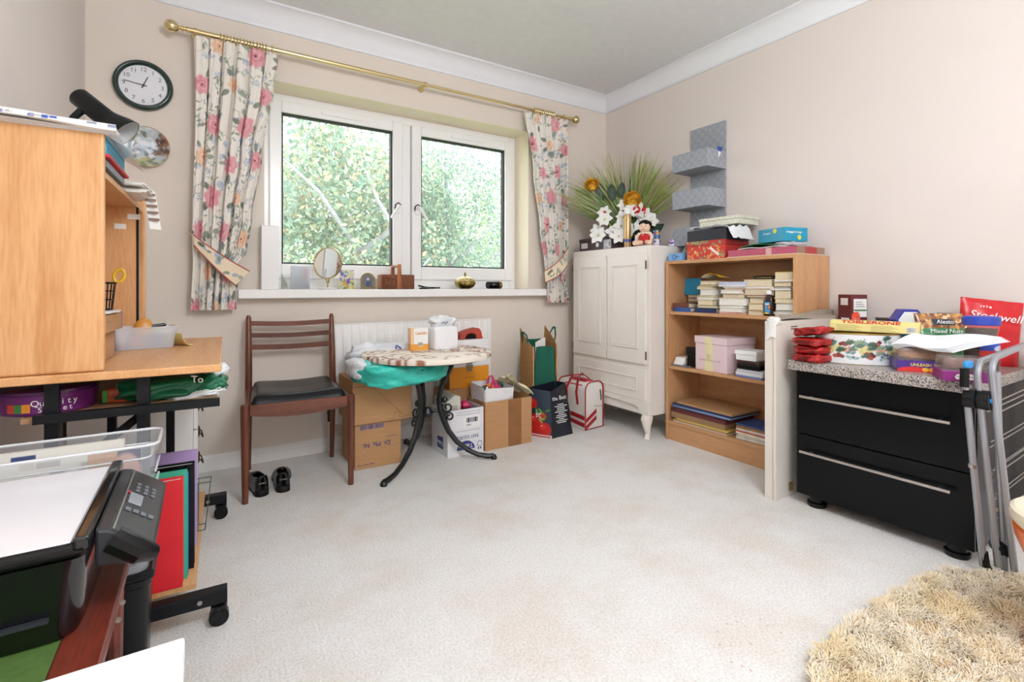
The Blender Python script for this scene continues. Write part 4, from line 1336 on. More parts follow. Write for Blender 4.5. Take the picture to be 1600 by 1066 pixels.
ribbed([(.0, 0), (.034, 0), (.032, .004), (.054, .013), (.066, .030), (.069, .042), (.065, .052), (.060, .053)]).obj('bowl', M_AGED, bp_, smooth=True, ang=80)
ribbed([(.062, .0532), (.060, .062), (.046, .074), (.022, .081), (.006, .083), (0, .083)], amp=.07).obj('lid', mt('pale_brass', 'cdbf8e', .35, .6), bp_, smooth=True, ang=80)
G().lathe([(0, .082), (.007, .083), (.004, .088), (.009, .094), (.006, .103), (.002, .112), (0, .114)], 12).obj('finial', M_AGED, bp_, smooth=True)
cm = thing('film_canister', 'black and brass cylinder lying at the right end of the sill', 'canister', (1.70, 2.935, SZ), rad(4))
mX = Matrix.Translation((0, 0, .0265)) @ Matrix.Rotation(PI / 2, 4, 'Y')
G().lathe([(0, -.055), (.024, -.055), (.025, -.05), (.025, .030), (0, .030)], 24, m=mX).obj('barrel', M_BLKPL, cm, smooth=True)
G().lathe([(0, .0302), (.026, .0302), (.0265, .05), (.022, .055), (0, .055)], 24, m=mX).obj('cap', M_AGED, cm, smooth=True)
marks(2, .018, M_INKW, cm, (-.018, -.0256, .030), (1, 0, 0), (0, 0, 1))
# ================================================================ radiator
rd_ = thing('radiator', 'white panel radiator under the window behind the boxes', 'radiator', (1.115, 2.83, 0))
M_RAD = mt('radiator_enamel', 'f3f2ef', .35, var=.01)
def radf(u, v):
    x = -.50 + 1.0 * u
    e = min(1, min(v, 1 - v) / .10, min(u, 1 - u) / .02)
    e = max(0, e)
    y = -.009 * max(0, math.sin(2 * PI * u * 21)) ** .6 * (e > 0) * min(1, e)
    return (x, y, .165 + .552 * v)
G().grid(radf, 252, 14, .018, (0, 1, 0)).obj('panel', M_RAD, rd_, smooth=True, ang=60)
bx('top_edge', -.50, .50, -.004, .022, .712, .720, M_RAD, rd_, bev=.003)
G().tube([(-.515, .01, 0), (-.515, .01, .20)], .0085, 10).tube([(.515, .01, 0), (.515, .01, .20)], .0085, 10).obj('pipe', mt('pipe_enamel', 'e6e2d8', .4), rd_, smooth=True)
for s in (-1, 1):
    G().cyl((s * .515, .01, .185), (s * .515, .01, .225), .014, 12).cyl((s * .515, .01, .205), (s * .495, .01, .205), .010, 10).lathe([(0, .226), (.017, .226), (.015, .25), (0, .252)], 12, (s * .515, .01, 0)).obj('valve', M_BLKPL, rd_, smooth=True)
for x in (-.35, .35):
    bx('bracket', x - .015, x + .015, .019, .088, .30, .55, M_RAD, rd_)

# ================================================================ teak dining chair
M_TEAK = wood('dark_teak', '4c2316', '74402a', .35, 'Z', 14, .1)
M_TEAKX = wood('dark_teak_x', '4c2316', '74402a', .35, 'X', 14, .1)
chair = thing('dining_chair', 'dark teak ladder-back dining chair with black vinyl seat', 'chair', (.374, 2.36, 0), rad(-3.4))
hw = .218
for s in (-1, 1):
    G().tube([(s * hw, .015, 0), (s * hw, .015, .22), (s * hw, .015, .36), (s * hw, .015, .418), (s * hw, .015, .422)], [.0125, .016, .0185, .0185, .015], 12).obj('leg', M_TEAK, chair, smooth=True)
    xr = s * .200
    G().tube([(xr, .455, 0), (xr, .435, .20), (xr, .425, .40), (xr, .440, .58), (xr, .470, .765), (xr, .471, .780)], [.011, .014, .017, .016, .0125, .007], 12).obj('back_leg', M_TEAK, chair, smooth=True)
    G().prism([(.03, .355), (.42, .362), (.42, .415), (.03, .415)], s * .209 - .009, s * .209 + .009, 'x').obj('side_rail', M_TEAKX, chair, bev=.003)
n = 14
poly = [(-.2, .418)] + [(.2, .418)] + [(.2 - .4 * k / n, .355 + .028 * (1 - math.sin(PI * k / n)) - .0 + .0) for k in range(n + 1)]
poly = [(-.2, .418), (.2, .418)] + [(.2 - .4 * k / n, .372 - .018 * math.sin(PI * k / n)) for k in range(n + 1)]
G().prism(poly, .004, .024, 'y').obj('front_rail', M_TEAKX, chair)
G().box(-.185, .185, .418, .436, .36, .415).obj('rear_rail', M_TEAKX, chair, bev=.003)
def slat(z0, z1, y0):
    def fn(u, v):
        x = -.19 + .38 * u
        c = math.sin(PI * u)
        return (x, y0 + .022 * c, z0 + (z1 - z0) * v - .008 * c)
    return G().grid(fn, 18, 3, .014, (0, 1, 0)).obj('slat', M_TEAKX, chair, smooth=True, ang=40)
for z0, z1, y0 in ((.728, .752, .452), (.668, .692, .443), (.608, .634, .434)):
    slat(z0, z1, y0)
def seatf(u, v):
    x = (-.198 + .396 * u) * (1 - .06 * v)
    y = .012 + .408 * v
    e = min(1, min(u, 1 - u) * 9, min(v, 1 - v) * 9)
    e = math.sqrt(max(0, 1 - (1 - e) ** 2))
    return (x, y, .4185 + .034 * e - .010 * math.sin(PI * u) * (1 - abs(2 * v - 1)) * 1.2 + .006 * e * math.cos(PI * u) ** 2)
G().grid(seatf, 28, 28).obj('seat', mt('black_vinyl', '0b0c11', .3, var=.05, spec=.4, bump=.12, bscale=300), chair, smooth=True, ang=80)

# ---------------------------------------------------------------- shoes
def shoe(label, x, y, rz, flip):
    s = thing('shoe', label, 'shoe', (x, y, 0), rz, 'black shoes under the chair')
    M_SH = mt('black_leather', '101013', .3, var=.1, vscale=20, bump=.1, bscale=200)
    def hw_(t):                                                # half width along the foot
        return lerp_tab([(0, .010), (.06, .029), (.25, .031), (.5, .034), (.72, .043), (.9, .033), (1, .006)], t)
    n = 16
    out = []
    for k in range(25):
        t = k / 24
        out.append((hw_(t) + flip * .006 * math.sin(PI * t), .27 * t))
    for k in range(24, -1, -1):
        t = k / 24
        out.append((-hw_(t) + flip * .006 * math.sin(PI * t), .27 * t))
    G().prism(out, .0015, .016, 'z').obj('sole', C('shoe_sole', '18181a', .6), s)
    heel = [p for p in out if p[1] <= .075]
    G().prism(heel, 0, .026, 'z').obj('heel', MATS['shoe_sole'], s)
    def top(t):
        return lerp_tab([(0, .086), (.08, .094), (.3, .075), (.5, .072), (.75, .050), (.93, .036), (1, .020)], t)
    v, m = [], 14
    for k in range(25):
        t = k / 24
        w, h, off = hw_(t) * 1.02, top(t), flip * .006 * math.sin(PI * t)
        for j in range(m + 1):
            a = PI * j / m
            e = .55 if t < .42 else .8
            cx = math.copysign(abs(math.cos(a)) ** e, math.cos(a))
            sz = math.sin(a) ** e
            v.append((off + w * cx * (1 - .12 * sz), .002 + .268 * t, .016 + (h - .016) * sz))
    f = []
    for k in range(24):
        for j in range(m):
            t = (k + .5) / 24
            if .05 < t < .46 and 4 <= j < m - 4:
                continue                                        # the opening for the foot
            f.append((k * (m + 1) + j, k * (m + 1) + j + 1, (k + 1) * (m + 1) + j + 1, (k + 1) * (m + 1) + j))
    G().add(v, f).obj('upper', M_SH, s, smooth=True, ang=80).modifiers.new('thickness', 'SOLIDIFY').thickness = .003
    G().prism([(.9 * x_, .9 * y_ + .01) for x_, y_ in out], .0165, .020, 'z').obj('insole', C('insole', '2a2a2c', .7), s)
    marks(7, .009, C('grey_logo', 'b9b9bd'), s, (0, -.0015, .060), (1, 0, 0), (0, -.1, 1), name='heel_mark')
    return s
shoe('black leather slip-on shoe next to the front chair leg', .228, 2.425, rad(8), 1)
shoe('black leather slip-on shoe, the one nearer the boxes', .312, 2.425, rad(-6), -1)

# ================================================================ cardboard boxes under the bag
lb = carton('cardboard_box', 'lower brown cardboard box with blue print, on the carpet beside the chair', 'box', .652, .892, 2.52, 2.79, 0, .232, M_CARD, 'cardboard boxes under the table')
text('Di. Ma. Ni.', .034, M_INKB, lb, (-.012, -.1358, .118), (-1, 0, 0), (0, 0, -1))
marks(11, .015, M_INKB, lb, (-.065, -.1358, .022), (-1, 0, 0), (0, 0, -1))
marks(9, .013, M_INKB, lb, (.070, -.1358, .150), (-1, 0, 0), (0, 0, -1))
cvb = Canvas(.13, .030, 'a98a80', .0016)
for k in range(26):
    x = .006 + .0046 * k
    cvb.rect(x, .004, x + random.choice((.0016, .003)), .026, '3a3560')
cvb.decal('barcode', lb, (-.10, -.1353, .196), (1, 0, 0), (0, 0, 1))
ub = carton('cardboard_box', 'upper brown cardboard box under the turquoise bag beside the chair', 'box', .635, .945, 2.50, 2.79, .2325, .455, M_CARD, 'cardboard boxes under the table')
M_CREASE = C('card_crease', '8d6644', .8)
G().tube([(-.154, -.1455, .19), (-.06, -.1455, .19), (.10, -.1455, .03)], .0012, 4).obj('crease', M_CREASE, ub)
G().tube([(.02, -.1455, .012), (.06, -.1455, .012), (.06, -.1455, .04), (.085, -.1455, .045), (.085, -.1455, .012), (.14, -.1455, .014)], .0011, 4).obj('flap_line', M_CREASE, ub)
G().box(-.1562, -.1552, -.09, -.05, .10, .14).obj('side_mark', C('dark_card_mark', '4a3a2c'), ub)
M_TEAL = mt('turquoise_film', '38c8b8', .25, var=.1, vscale=14, bump=.7, bscale=28)
M_CLRW = mt('milky_film', 'e3e8ec', .3, var=.05, vscale=14, bump=.7, bscale=35)
bag = thing('turquoise_bag', 'full turquoise plastic bag lying on the boxes below the round table top', 'bag', (.86, 2.42, .4555))
blob(G(), (0, .02, .050), (.235, .19, .070), (.62, .75), .085, 3.4, 17, 64, 30, lambda P: .0005 if P[1] > .078 and P[0] < .09 else (-.04 if P[1] < .03 else -.04 + .0405 * (P[1] - .03) / .048 * (P[0] < .09))).obj('bag', M_TEAL, bag, smooth=True, ang=180)
marks(4, .04, C('dark_teal_ink', '1d5c50'), bag, (.02, -.158, .072), (1, .0, -.03), (0, .35, .93))
blob(G(), (-.205, .05, .066), (.050, .12, .048), (.7, .8), .12, 4, 4, 36, 20).obj('milky_corner', M_CLRW, bag, smooth=True, ang=180)
wb = thing('white_bag', 'white and blue plastic bag squashed behind the round table top', 'bag', (.86, 2.69, .4555))
blob(G(), (0, 0, .075), (.20, .08, .085), (.7, .8), .14, 4, 33, 48, 24, 0).obj('bag', mt('white_film', 'e9ecf2', .35, var=.12, vscale=9, bump=.8, bscale=30), wb, smooth=True, ang=180)
G().tube([(.03, -.075, .12), (.045, -.06, .15), (.065, -.07, .135), (.06, -.072, .12)], .004, 6).obj('blue_mark', C('royal_blue', '2f4ab0'), wb)

# ================================================================ round cast-iron table
TC = (1.012, 2.452)
tab = thing('round_table', 'round garden table with swirl-patterned cover and cast-iron legs', 'table', (TC[0], TC[1], 0))
M_IRON = mt('black_cast_iron', '14181b', .35, var=.08, bump=.15, bscale=120)
TR = .338
cv = Canvas(2 * TR + .02, 2 * TR + .02, 'ece3d4', .0042)
random.seed(44)
for k in range(95):
    x, y = random.uniform(0, .7), random.uniform(0, .7)
    a, r = random.uniform(0, 6.3), random.uniform(.024, .042)
    sg = random.choice((-1, 1))
    pts = [(x + r * (1 - q / 16) * math.cos(a + sg * q * .45), y + r * (1 - q / 16) * math.sin(a + sg * q * .45)) for q in range(12)]
    cv.line(pts, .011, random.choice(['8a4c38', '7a3e2e', '9a6044']), .95)
    cv.line([pts[0], (x + 2.2 * r * math.cos(a - sg * .5), y + 2.2 * r * math.sin(a - sg * .5))], .010, '8a5038', .9)
nr, na = 60, 150
vv, cc = [], []
prof = [(0, .585)] + [(TR * .96 * j / 46, .585) for j in range(1, 47)] + [(TR * .985, .5835), (TR * .997, .579), (TR * 1.0, .573), (TR * 1.0, .566), (TR * .995, .560), (TR * .97, .558)]
for r, z in prof:
    for i in range(na):
        a = 2 * PI * i / na
        vv.append((r * math.cos(a), r * math.sin(a), z))
        cc.append(cv.a[int((r * math.sin(a) + TR + .01) / cv.h * cv.ny), int((r * math.cos(a) + TR + .01) / cv.w * cv.nx)])
G().add(vv, [(j * na + i, j * na + (i + 1) % na, (j + 1) * na + (i + 1) % na, (j + 1) * na + i) for j in range(len(prof) - 1) for i in range(na)]).obj('table_cover', printed('cover_print', .55), tab, smooth=True, cols=cc)
G().lathe([(0, .553), (TR * .93, .553), (TR * .95, .556), (TR * .95, .5645), (0, .5645)], 64).obj('table_top', C('top_board', '6a4a34'), tab)
for k, an in enumerate((213, 335, 88)):
    a = rad(an)
    ca, sa = math.cos(a), math.sin(a)
    def Pp(r, z, o=0):
        return (r * ca - o * sa, r * sa + o * ca, z)
    prof_ = [(.15, .552), (.115, .48), (.075, .40), (.060, .33), (.068, .27), (.085, .22), (.11, .16), (.155, .10), (.215, .052), (.27, .026), (.325, .016), (.352, .020)]
    P = [Pp(r, z) for r, z in prof_]
    lg = G().tube(P, [.011, .012, .013, .014, .016, .016, .015, .014, .013, .013, .014, .011], 8, flat=1.0).obj('leg', M_IRON, tab, smooth=True)
    sc = G()
    for (r0, z0, rr, dirn) in ((.105, .285, .030, 1), (.115, .235, .024, -1), (.090, .33, .018, 1)):
        sc.tube([Pp(r0 + rr * (1 - q / 26) * math.cos(dirn * q * .42 + 2.6), z0 + rr * (1 - q / 26) * math.sin(dirn * q * .42 + 2.6)) for q in range(20)], .0055, 6)
    sc.obj('scroll', M_IRON, lg, smooth=True)
    G().lathe([(0, 0), (.016, 0), (.018, .008), (.012, .022), (0, .028)], 12, Pp(.352, 0)).obj('foot', M_IRON, lg, smooth=True)
for k, an in enumerate((213, 335, 88)):
    a = rad(an)
    G().tube([(0, 0, .262), (.04 * math.cos(a), .04 * math.sin(a), .270), (.075 * math.cos(a), .075 * math.sin(a), .262)], .009, 6).obj('stretcher', M_IRON, tab, smooth=True)
G().lathe([(0, .235), (.02, .24), (.03, .26), (.02, .285), (0, .292)], 14).obj('boss', M_IRON, tab, smooth=True)
G().lathe([(.10, .545), (.165, .545), (.165, .5525), (.10, .5525), (.10, .545)], 40).obj('top_ring', M_IRON, tab)

# ---------------------------------------------------------------- on the round table
TZ = .5855
lx = thing('medicine_box', 'white and orange medicine box on the round table', 'box', (.990, 2.53, TZ), rad(-6))
G().box(-.047, .047, -.030, .030, 0, .118).obj('carton', mt('white_carton', 'f3f2ef', .4, var=.01), lx, bev=.001)
M_ORG = C('orange_print', 'e8a33a', .45)
G().box(-.0474, .0474, -.0304, .0304, .0005, .034).obj('orange_band', M_ORG, lx)
G().box(-.0476, -.030, -.0306, .0306, .034, .1184).obj('orange_side', C('pale_orange_print', 'f0c79a', .45), lx)
text('Laxido', .023, C('orange_ink', 'e08a1e'), lx, (.009, -.0308, .092), bold=.02)
cvb = Canvas(.026, .022, 'f0efec', .001)
for k in range(10):
    cvb.rect(.001 + .0025 * k, .003, .0022 + .0025 * k, .02, '2a2a30')
cvb.decal('barcode', lx, (-.008, -.0306, .022), (1, 0, 0), (0, 0, 1))
wbx = thing('white_packet', 'white wrapped tissue packet with a knotted carrier bag on the round table', 'packet', (1.122, 2.50, TZ), rad(5))
blob(G(), (0, 0, .062), (.074, .050, .066), (.28, .3), .015, 4, 2, 40, 24).obj('packet', mt('tissue_white', 'f2f3f5', .55, var=.02, bump=.3, bscale=40), wbx, smooth=True, ang=180)
blob(G(), (.0, .005, .150), (.072, .045, .030), (.8, .8), .22, 4.5, 6, 40, 20).obj('bag_top', M_WHB, wbx, smooth=True, ang=180)
G().tube([(.03, -.02, .15), (.055, -.03, .155), (.075, -.02, .135), (.080, -.01, .115), (.068, 0, .11)], .007, 8).obj('bag_handle', M_WHB, wbx, smooth=True)
G().tube([(-.030, -.040, .142), (-.018, -.043, .150), (-.010, -.044, .140), (.004, -.044, .152)], .0022, 5).obj('ink_mark', M_INKB, wbx)
G().box(.0605, .0640, -.03, .0, .02, .06).obj('lime_label', C('lime_label', 'cfd84a'), wbx)

# ================================================================ boxes right of the table
sup = carton('cardboard_box', 'brown cardboard box against the radiator carrying the orange and white box', 'box', 1.20, 1.50, 2.665, 2.80, 0, .318, M_CARD, 'cardboard boxes under the table')
ob = thing('orange_box', 'orange and white box with a bucket picture behind the round table', 'box', (1.372, 2.735, .3185))
G().box(-.132, .134, -.068, .060, 0, .125).obj('lower_part', mt('amber_card', 'e2941e', .45, var=.03), ob, bev=.002)
G().box(-.132, .134, -.068, .060, .1253, .288).obj('upper_part', mt('white_card', 'e9e9ea', .45, var=.02), ob, bev=.002)
G().box(-.1326, -.1316, -.0685, .060, 0, .125).obj('side_shade_panel', C('amber_card_shaded', 'a8701c', .5), ob)  # darker sheet paints shade onto the left side of the amber card
bk = G().lathe([(.017, .098), (.024, .130), (.026, .130), (.026, .135), (.0, .135)], 16, (.0, -.0685, 0), sy=.04).obj('bucket_print', C('bucket_grey', '8a7a5a', .6), ob)
G().lathe([(0, .136), (.020, .138), (.024, .148), (.010, .160), (0, .162)], 14, (-.004, -.0690, 0), sy=.04).obj('mop_print', C('mop_grey', '9a9aa0', .6), ob)
marks(8, .016, C('ochre_ink', 'b8742a'), ob, (0, -.0686, .060))
rh = thing('red_item', 'red and black shaped insert lying on top of the orange box', 'insert', (1.395, 2.735, .607))
def redf(u, v):
    x = -.075 + .15 * u
    return (x, -.05 + .10 * v, .048 + .018 * math.sin(PI * u * .8) - .10 * max(0, .12 - u) - .0)
g = G().prism([(-.08, 0), (-.045, 0), (-.03, .028), (0, .036), (.03, .028), (.04, 0), (.08, 0), (.07, .045), (.055, .065), (.0, .055), (-.06, .036)], -.05, .04, 'y')
g.obj('shell', mt('red_plush', 'b0402e', .6, var=.1), rh, bev=.004)
G().prism([(-.042, .0005), (.038, .0005), (.028, .026), (0, .034), (-.028, .026)], -.03, .035, 'y').obj('hollow', M_BLKPL, rh)
G().box(-.095, -.081, -.04, .03, 0, .030).obj('black_end', M_BLKPL, rh, bev=.004)

tet = carton('tea_box', 'open white tea carton with navy upside-down print under the table', 'box', 1.123, 1.343, 2.44, 2.655, 0, .252, mt('white_corrugated', 'e6e6ea', .6, var=.02), open_top=True)
fx, fy = .11, -.1076
text('EASY SQUEEZE', .026, M_INKB, tet, (.005, fy - .0008, .098), (-1, 0, 0), (0, 0, -1), sx=.85)
G().prism([(-.055, .030), (.055, .030)] + [(.055 * math.cos(PI * k / 14), .030 + .048 * math.sin(PI * k / 14)) for k in range(15)][::1], fy - .0008, fy, 'y').obj('navy_badge', C('navy_print', '34397c', .5), tet)
text('Tetley', .034, M_INKW, tet, (0, fy - .0014, .050), (-1, 0, 0), (0, 0, -1))
G().tube([(.085 + .015 * math.cos(a * PI / 8), fy - .0008, .050 + .015 * math.sin(a * PI / 8)) for a in range(16)], .0014, 4, True).obj('rosette', M_INKB, tet)
for x in (.078, .092):
    G().cbox(.007, .0008, .010).obj('rosette_tail', M_INKK, tet, (x, fy - .0006, .020))
G().cbox(.10, .0006, .062).obj('white_sticker', M_PAPER, tet, (.035, fy - .0004, .150))
cvb = Canvas(.075, .050, 'eeeeee', .0014)
for k in range(18):
    cvb.rect(.002 + .004 * k, .022, .004 + .004 * k + random.choice((0, .001)), .048, '3a3a44')
for k in range(8):
    cvb.rect(.002 + .004 * k, .003, .004 + .004 * k, .014, '3a3a44')
cvb.decal('barcode', tet, (.0, fy - .0012, .155), (1, 0, 0), (0, 0, 1))
for z in (.132, .222, .236):
    G().box(-.06, .09, fy - .0006, fy, z, z + .002).obj('print_line', C('grey_print', '8a8a94'), tet)
G().prism([(-.05, .03), (.03, .03), (.03, .09), (-.05, .10)], -.1106, -.1100, 'x').obj('side_badge', MATS['navy_print'], tet)
text('Tetley', .03, M_INKW, tet, (-.1112, -.01, .062), (0, 1, 0), (0, 0, -1))
sbx = thing('file_box', 'pale plastic file box lying in the open tea carton', 'box', (1.178, 2.56, .2025), 0)
G().prism([(-.045, -.195), (.0475, -.195), (.040, .115), (.005, .125), (-.045, .09)], -.085, .085, 'y').obj('shell', C('pale_sage_plastic', 'd3d2c6', .5), sbx, bev=.004)
G().box(-.02, .02, -.0862, -.0852, .02, .07).obj('label', C('grey_label2', 'b5b3a8'), sbx)
rb = thing('ribbon_bow', 'bright pink satin ribbon bow in the open tea carton', 'bow', (1.272, 2.54, .232))
M_PINK = mt('pink_satin', 'd23a6c', .3, var=.12, vscale=30)
for k in range(7):
    a = 2 * PI * k / 7
    def lp(u, v, a=a, k=k):
        t = 2 * PI * u
        r = .022 + .022 * math.cos(t + PI)
        h = .014 + .018 * math.sin(t) + .01 * (k % 2)
        return (r * math.cos(a) - (v - .5) * .03 * math.sin(a), r * math.sin(a) + (v - .5) * .03 * math.cos(a), h)
    G().grid(lp, 14, 2).obj('loop', M_PINK, rb, smooth=True, ang=180)
G().box(-.03, .03, -.06, .06, -.225, .0).obj('packing', C('brown_packing', '8a6a4a', .9), rb, bev=.01)

bb = carton('cardboard_box', 'open brown cardboard box with a taped front, right of the tea carton', 'box', 1.352, 1.668, 2.435, 2.655, 0, .272, M_CARD, 'cardboard boxes under the table', open_top=True)
G().box(-.005, .085, -.1112, -.1104, .0, .272).obj('tape', mt('brown_tape', '8f6238', .3, var=.1), bb)
pb = thing('paper_bag', 'white paper gift bag with pink handles in the open brown box', 'bag', (1.455, 2.535, .0055), rad(4))
def pbag(u, v):
    p = rr_loop(.085 + .020 * v, .070 + .020 * v, .02, 5)
    k = int(u * 24) % 24
    x, y = p[k]
    return (x, y, .345 * v + .014 * math.sin(k * 1.3) * v)
G().grid(pbag, 24, 8).obj('bag', mt('crumpled_paper', 'e9e8ea', .6, var=.03, bump=.7, bscale=35), pb, smooth=True, ang=60)
for y, x0 in ((-.072, -.065), (.06, .0)):
    G().grid(lambda u, v: (x0 + .045 * (1 - math.cos(PI * u)) / 2 + .014 * v, y, .32 + .065 * math.sin(PI * u)), 12, 1, .0015, (0, 1, 0)).obj('handle', M_PINK, pb)
marks(5, .022, M_INKB, pb, (.02, .078, .36), (1, 0, 0), (0, .3, 1), shear=.3)
random.seed(5)
for k, (cn, hexc) in enumerate((('green_yarn', '2a7a5a'), ('crimson_yarn', 'c22a4a'), ('yellow_yarn', 'e8b83a'), ('maroon_yarn', '7a2a3a'), ('magenta_yarn', 'd83a7a'), ('dark_green_yarn', '1f5a48'))):
    x, y = -.055 + .022 * k, random.uniform(-.03, .03)
    o = blob(G(), (0, 0, .022), (.034, .026, .020), (1, 1), .12, 6, k).obj('yarn_ball', mt(cn, hexc, .9, var=.2, vscale=90, bump=.8, bscale=160), None, (1.455 + x, 2.535 + y, .300 + .004 * (k % 3)), smooth=True)
    tag(o, '%s ball of wool on top of the white paper gift bag' % cn.replace('_yarn', '').replace('_', ' '), 'wool', 'balls of wool in the paper bag')
pk = blob(G(), (0, 0, 0), (.075, .06, .145), (.4, .4), .02).obj('packed_wool', C('cream_wool', 'd8cfc0', .9, bump=.6, bscale=90), None, (1.455, 2.535, .1515), smooth=True)
tag(pk, 'cream wool filling the white paper gift bag', 'wool')
cg = thing('cream_garment', 'pale yellow crumpled paper wrapping trailing over the brown box', 'wrapping', (1.60, 2.56, .2725))
def garm(u, v):
    x = -.085 + .17 * u
    z = .115 * math.sin(PI * .5 * (1 - u)) ** 1.2 - .02 + .012 * math.sin(9 * u + 4 * v) + .008 * math.sin(17 * v + 5 * u)
    return (x + .01 * math.sin(8 * v), -.10 + .17 * v + .02 * math.sin(5 * u), max(.004, z * (1 - .55 * v) + .03 * (v < .9)))
G().grid(garm, 30, 26, .002, (0, 0, -1)).obj('wrapping', mt('cream_crepe', 'e6dcb4', .8, var=.08, vscale=40, bump=.5, bscale=60), cg, smooth=True, ang=60)
# ================================================================ bags on the carpet
jb = thing('jute_bag', 'tall green and tan jute shopping bag standing against the back wall', 'bag', (1.905, 2.70, 0), rad(-14))
M_JUTE = mt('jute_weave', 'b98c58', .9, var=.12, vscale=80, bump=.5, bscale=350)
M_GRJ = mt('green_jute', '12604c', .8, var=.1, vscale=80, bump=.4, bscale=350)
def pnl(p):
    return p
wb_, wt_, db, dt, H = .085, .062, .125, .115, .60
def quad_sheet(a, b, c, d, mat, name, par, th=.003, nrm=(0, 1, 0), bow=.0, n=14):
    a, b, c, d = map(v3, (a, b, c, d))
    nv_ = v3(nrm)
    def fn(u, v):
        p = (a + (b - a) * u) * (1 - v) + (d + (c - d) * u) * v
        return p + nv_ * (bow * math.sin(PI * u) * (.4 + .6 * v) + .003 * math.sin(11 * v + 5 * u))
    return G().grid(fn, n, n, th, nrm).obj(name, mat, par, smooth=True, ang=50)
quad_sheet((-wb_, -db, 0), (wb_, -db, 0), (wt_, -dt, H - .06), (-wt_, -dt, H - .06), M_GRJ, 'gusset', jb, bow=.03)
quad_sheet((-wb_, db, 0), (wb_, db, 0), (wt_, dt, H - .03), (-wt_, dt, H - .03), M_GRJ, 'gusset', jb, nrm=(0, -1, 0), bow=.02)
quad_sheet((-wb_ - .001, -db - .004, 0), (-wb_ - .001, db, 0), (-wt_ - .030, dt, H + .05), (-wt_ - .022, -dt - .004, H - .06), M_JUTE, 'side', jb, nrm=(1, 0, 0), bow=-.01)
quad_sheet((wb_ + .001, -db - .004, 0), (wb_ + .001, db, 0), (wt_ + .030, dt, H + .06), (wt_ + .015, -dt - .004, H - .05), M_JUTE, 'side', jb, nrm=(-1, 0, 0), bow=-.01)
G().box(-wb_, wb_, -db, db, 0, .006).obj('bottom', M_JUTE, jb)
for s in (-1, 1):
    x = s * (wt_ + .028)
    G().tube([(x, -.05, H - .06), (x + s * .012, -.05, H + .01), (x + s * .02, -.02, H + .055 - .03 * (s < 0)), (x + s * .022, .02, H + .05 - .03 * (s < 0)), (x + s * .012, .05, H + .01), (x, .05, H - .06)], .009, 8, flat=.4).obj('handle', M_GRJ, jb, smooth=True)
for s in (-1, 1):
    G().tube([(s * (wb_ + .001), -db - .004, .005), (s * (wt_ + .018), -dt - .005, H - .055)], .004, 6).obj('seam', mt('tan_binding', 'caa274', .9), jb)
for k in range(6):
    G().box(wt_ + .033, wt_ + .034, -.06, -.02 - .004 * (k % 3), .28 + .02 * k, .285 + .02 * k).obj('print_line', C('brown_ink', '6a4a30'), jb)
quad_sheet((-.04, -.02, .20), (.05, -.02, .20), (.045, -.01, .59), (-.03, -.02, .56), M_PAPER, 'paper_inside', jb)

tbg = thing('shopping_bag', 'black shopping bag with a tomato picture and white lettering', 'bag', (1.852, 2.505, 0), rad(4))
M_BKB = mt('black_woven_bag', '1b1f2a', .35, var=.06, bump=.25, bscale=60)
fwL, fwR, dF, dB, hh = -.085, .125, -.085, .060, .318
quad_sheet((-.052, dF, 0), (.130, dF + .012, 0), (.105, dF + .055, hh), (-.040, dF + .030, hh - .035), M_BKB, 'front', tbg, bow=-.006)
quad_sheet((.130, dF + .012, 0), (.120, dB, 0), (.10, dB, hh), (.105, dF + .055, hh), M_BKB, 'side', tbg, nrm=(-1, 0, 0))
quad_sheet((-.120, dB, 0), (.120, dB, 0), (.10, dB, hh), (-.115, dB, hh - .02), M_BKB, 'back', tbg, nrm=(0, -1, 0))
cv = Canvas(.16, .29, '2c3a4c', .0024)
random.seed(3)
for (x, y, r) in ((.05, .09, .055), (.11, .05, .05), (.03, .20, .035), (.02, .03, .05), (.10, .13, .03)):
    cv.ell(x, y, r, r * .95, 'c41f1c')
    cv.ell(x - r * .2, y + r * .3, r * .45, r * .3, 'e2443a', .5, .7)
    cv.ell(x - r * .35, y + r * .45, r * .12, r * .08, 'f6d6d0', .5, .9)
for k in range(9):
    cv.leaf(random.uniform(.05, .14), random.uniform(.10, .19), .04, random.uniform(0, 6), random.choice(['6fae4a', '9ac86a', '4a8a3a']), .95, .3)
cv.rect(0, 0, .16, .018, 'd8d0cc').rect(.01, .004, .15, .010, 'c41f1c')
a_, b_, c_, d_ = map(v3, ((-.120, dB, .0005), (-.052, dF, .0005), (-.040, dF + .030, hh - .035), (-.112, dB, hh - .02)))
g, cl_ = cv.surf(lambda u, v: (a_ + (b_ - a_) * u) * (1 - v) + (d_ + (c_ - d_) * u) * v + v3((-.006 * math.sin(PI * u), -.004 * math.sin(PI * u), 0)))
g.obj('printed_side', printed(), tbg, cols=cl_)
text('the Best', .036, M_INKW, tbg, (.030, dF + .026, .235), (1, .06, .0), (0, .17, 1))
text('st', .05, M_INKW, tbg, (-.100, -.010, .14), (.44, -.9, 0), (0, .1, 1))
for k in range(11):
    z = .085 + .011 * k
    w = .036 + .014 * math.sin(k * 2.3)
    G().box(.035 - w, .035 + w, dF - .0035 + .17 * z * .62 + .001, dF + .0005 + .17 * z * .62, z, z + .004).obj('small_print', M_INKW, tbg)

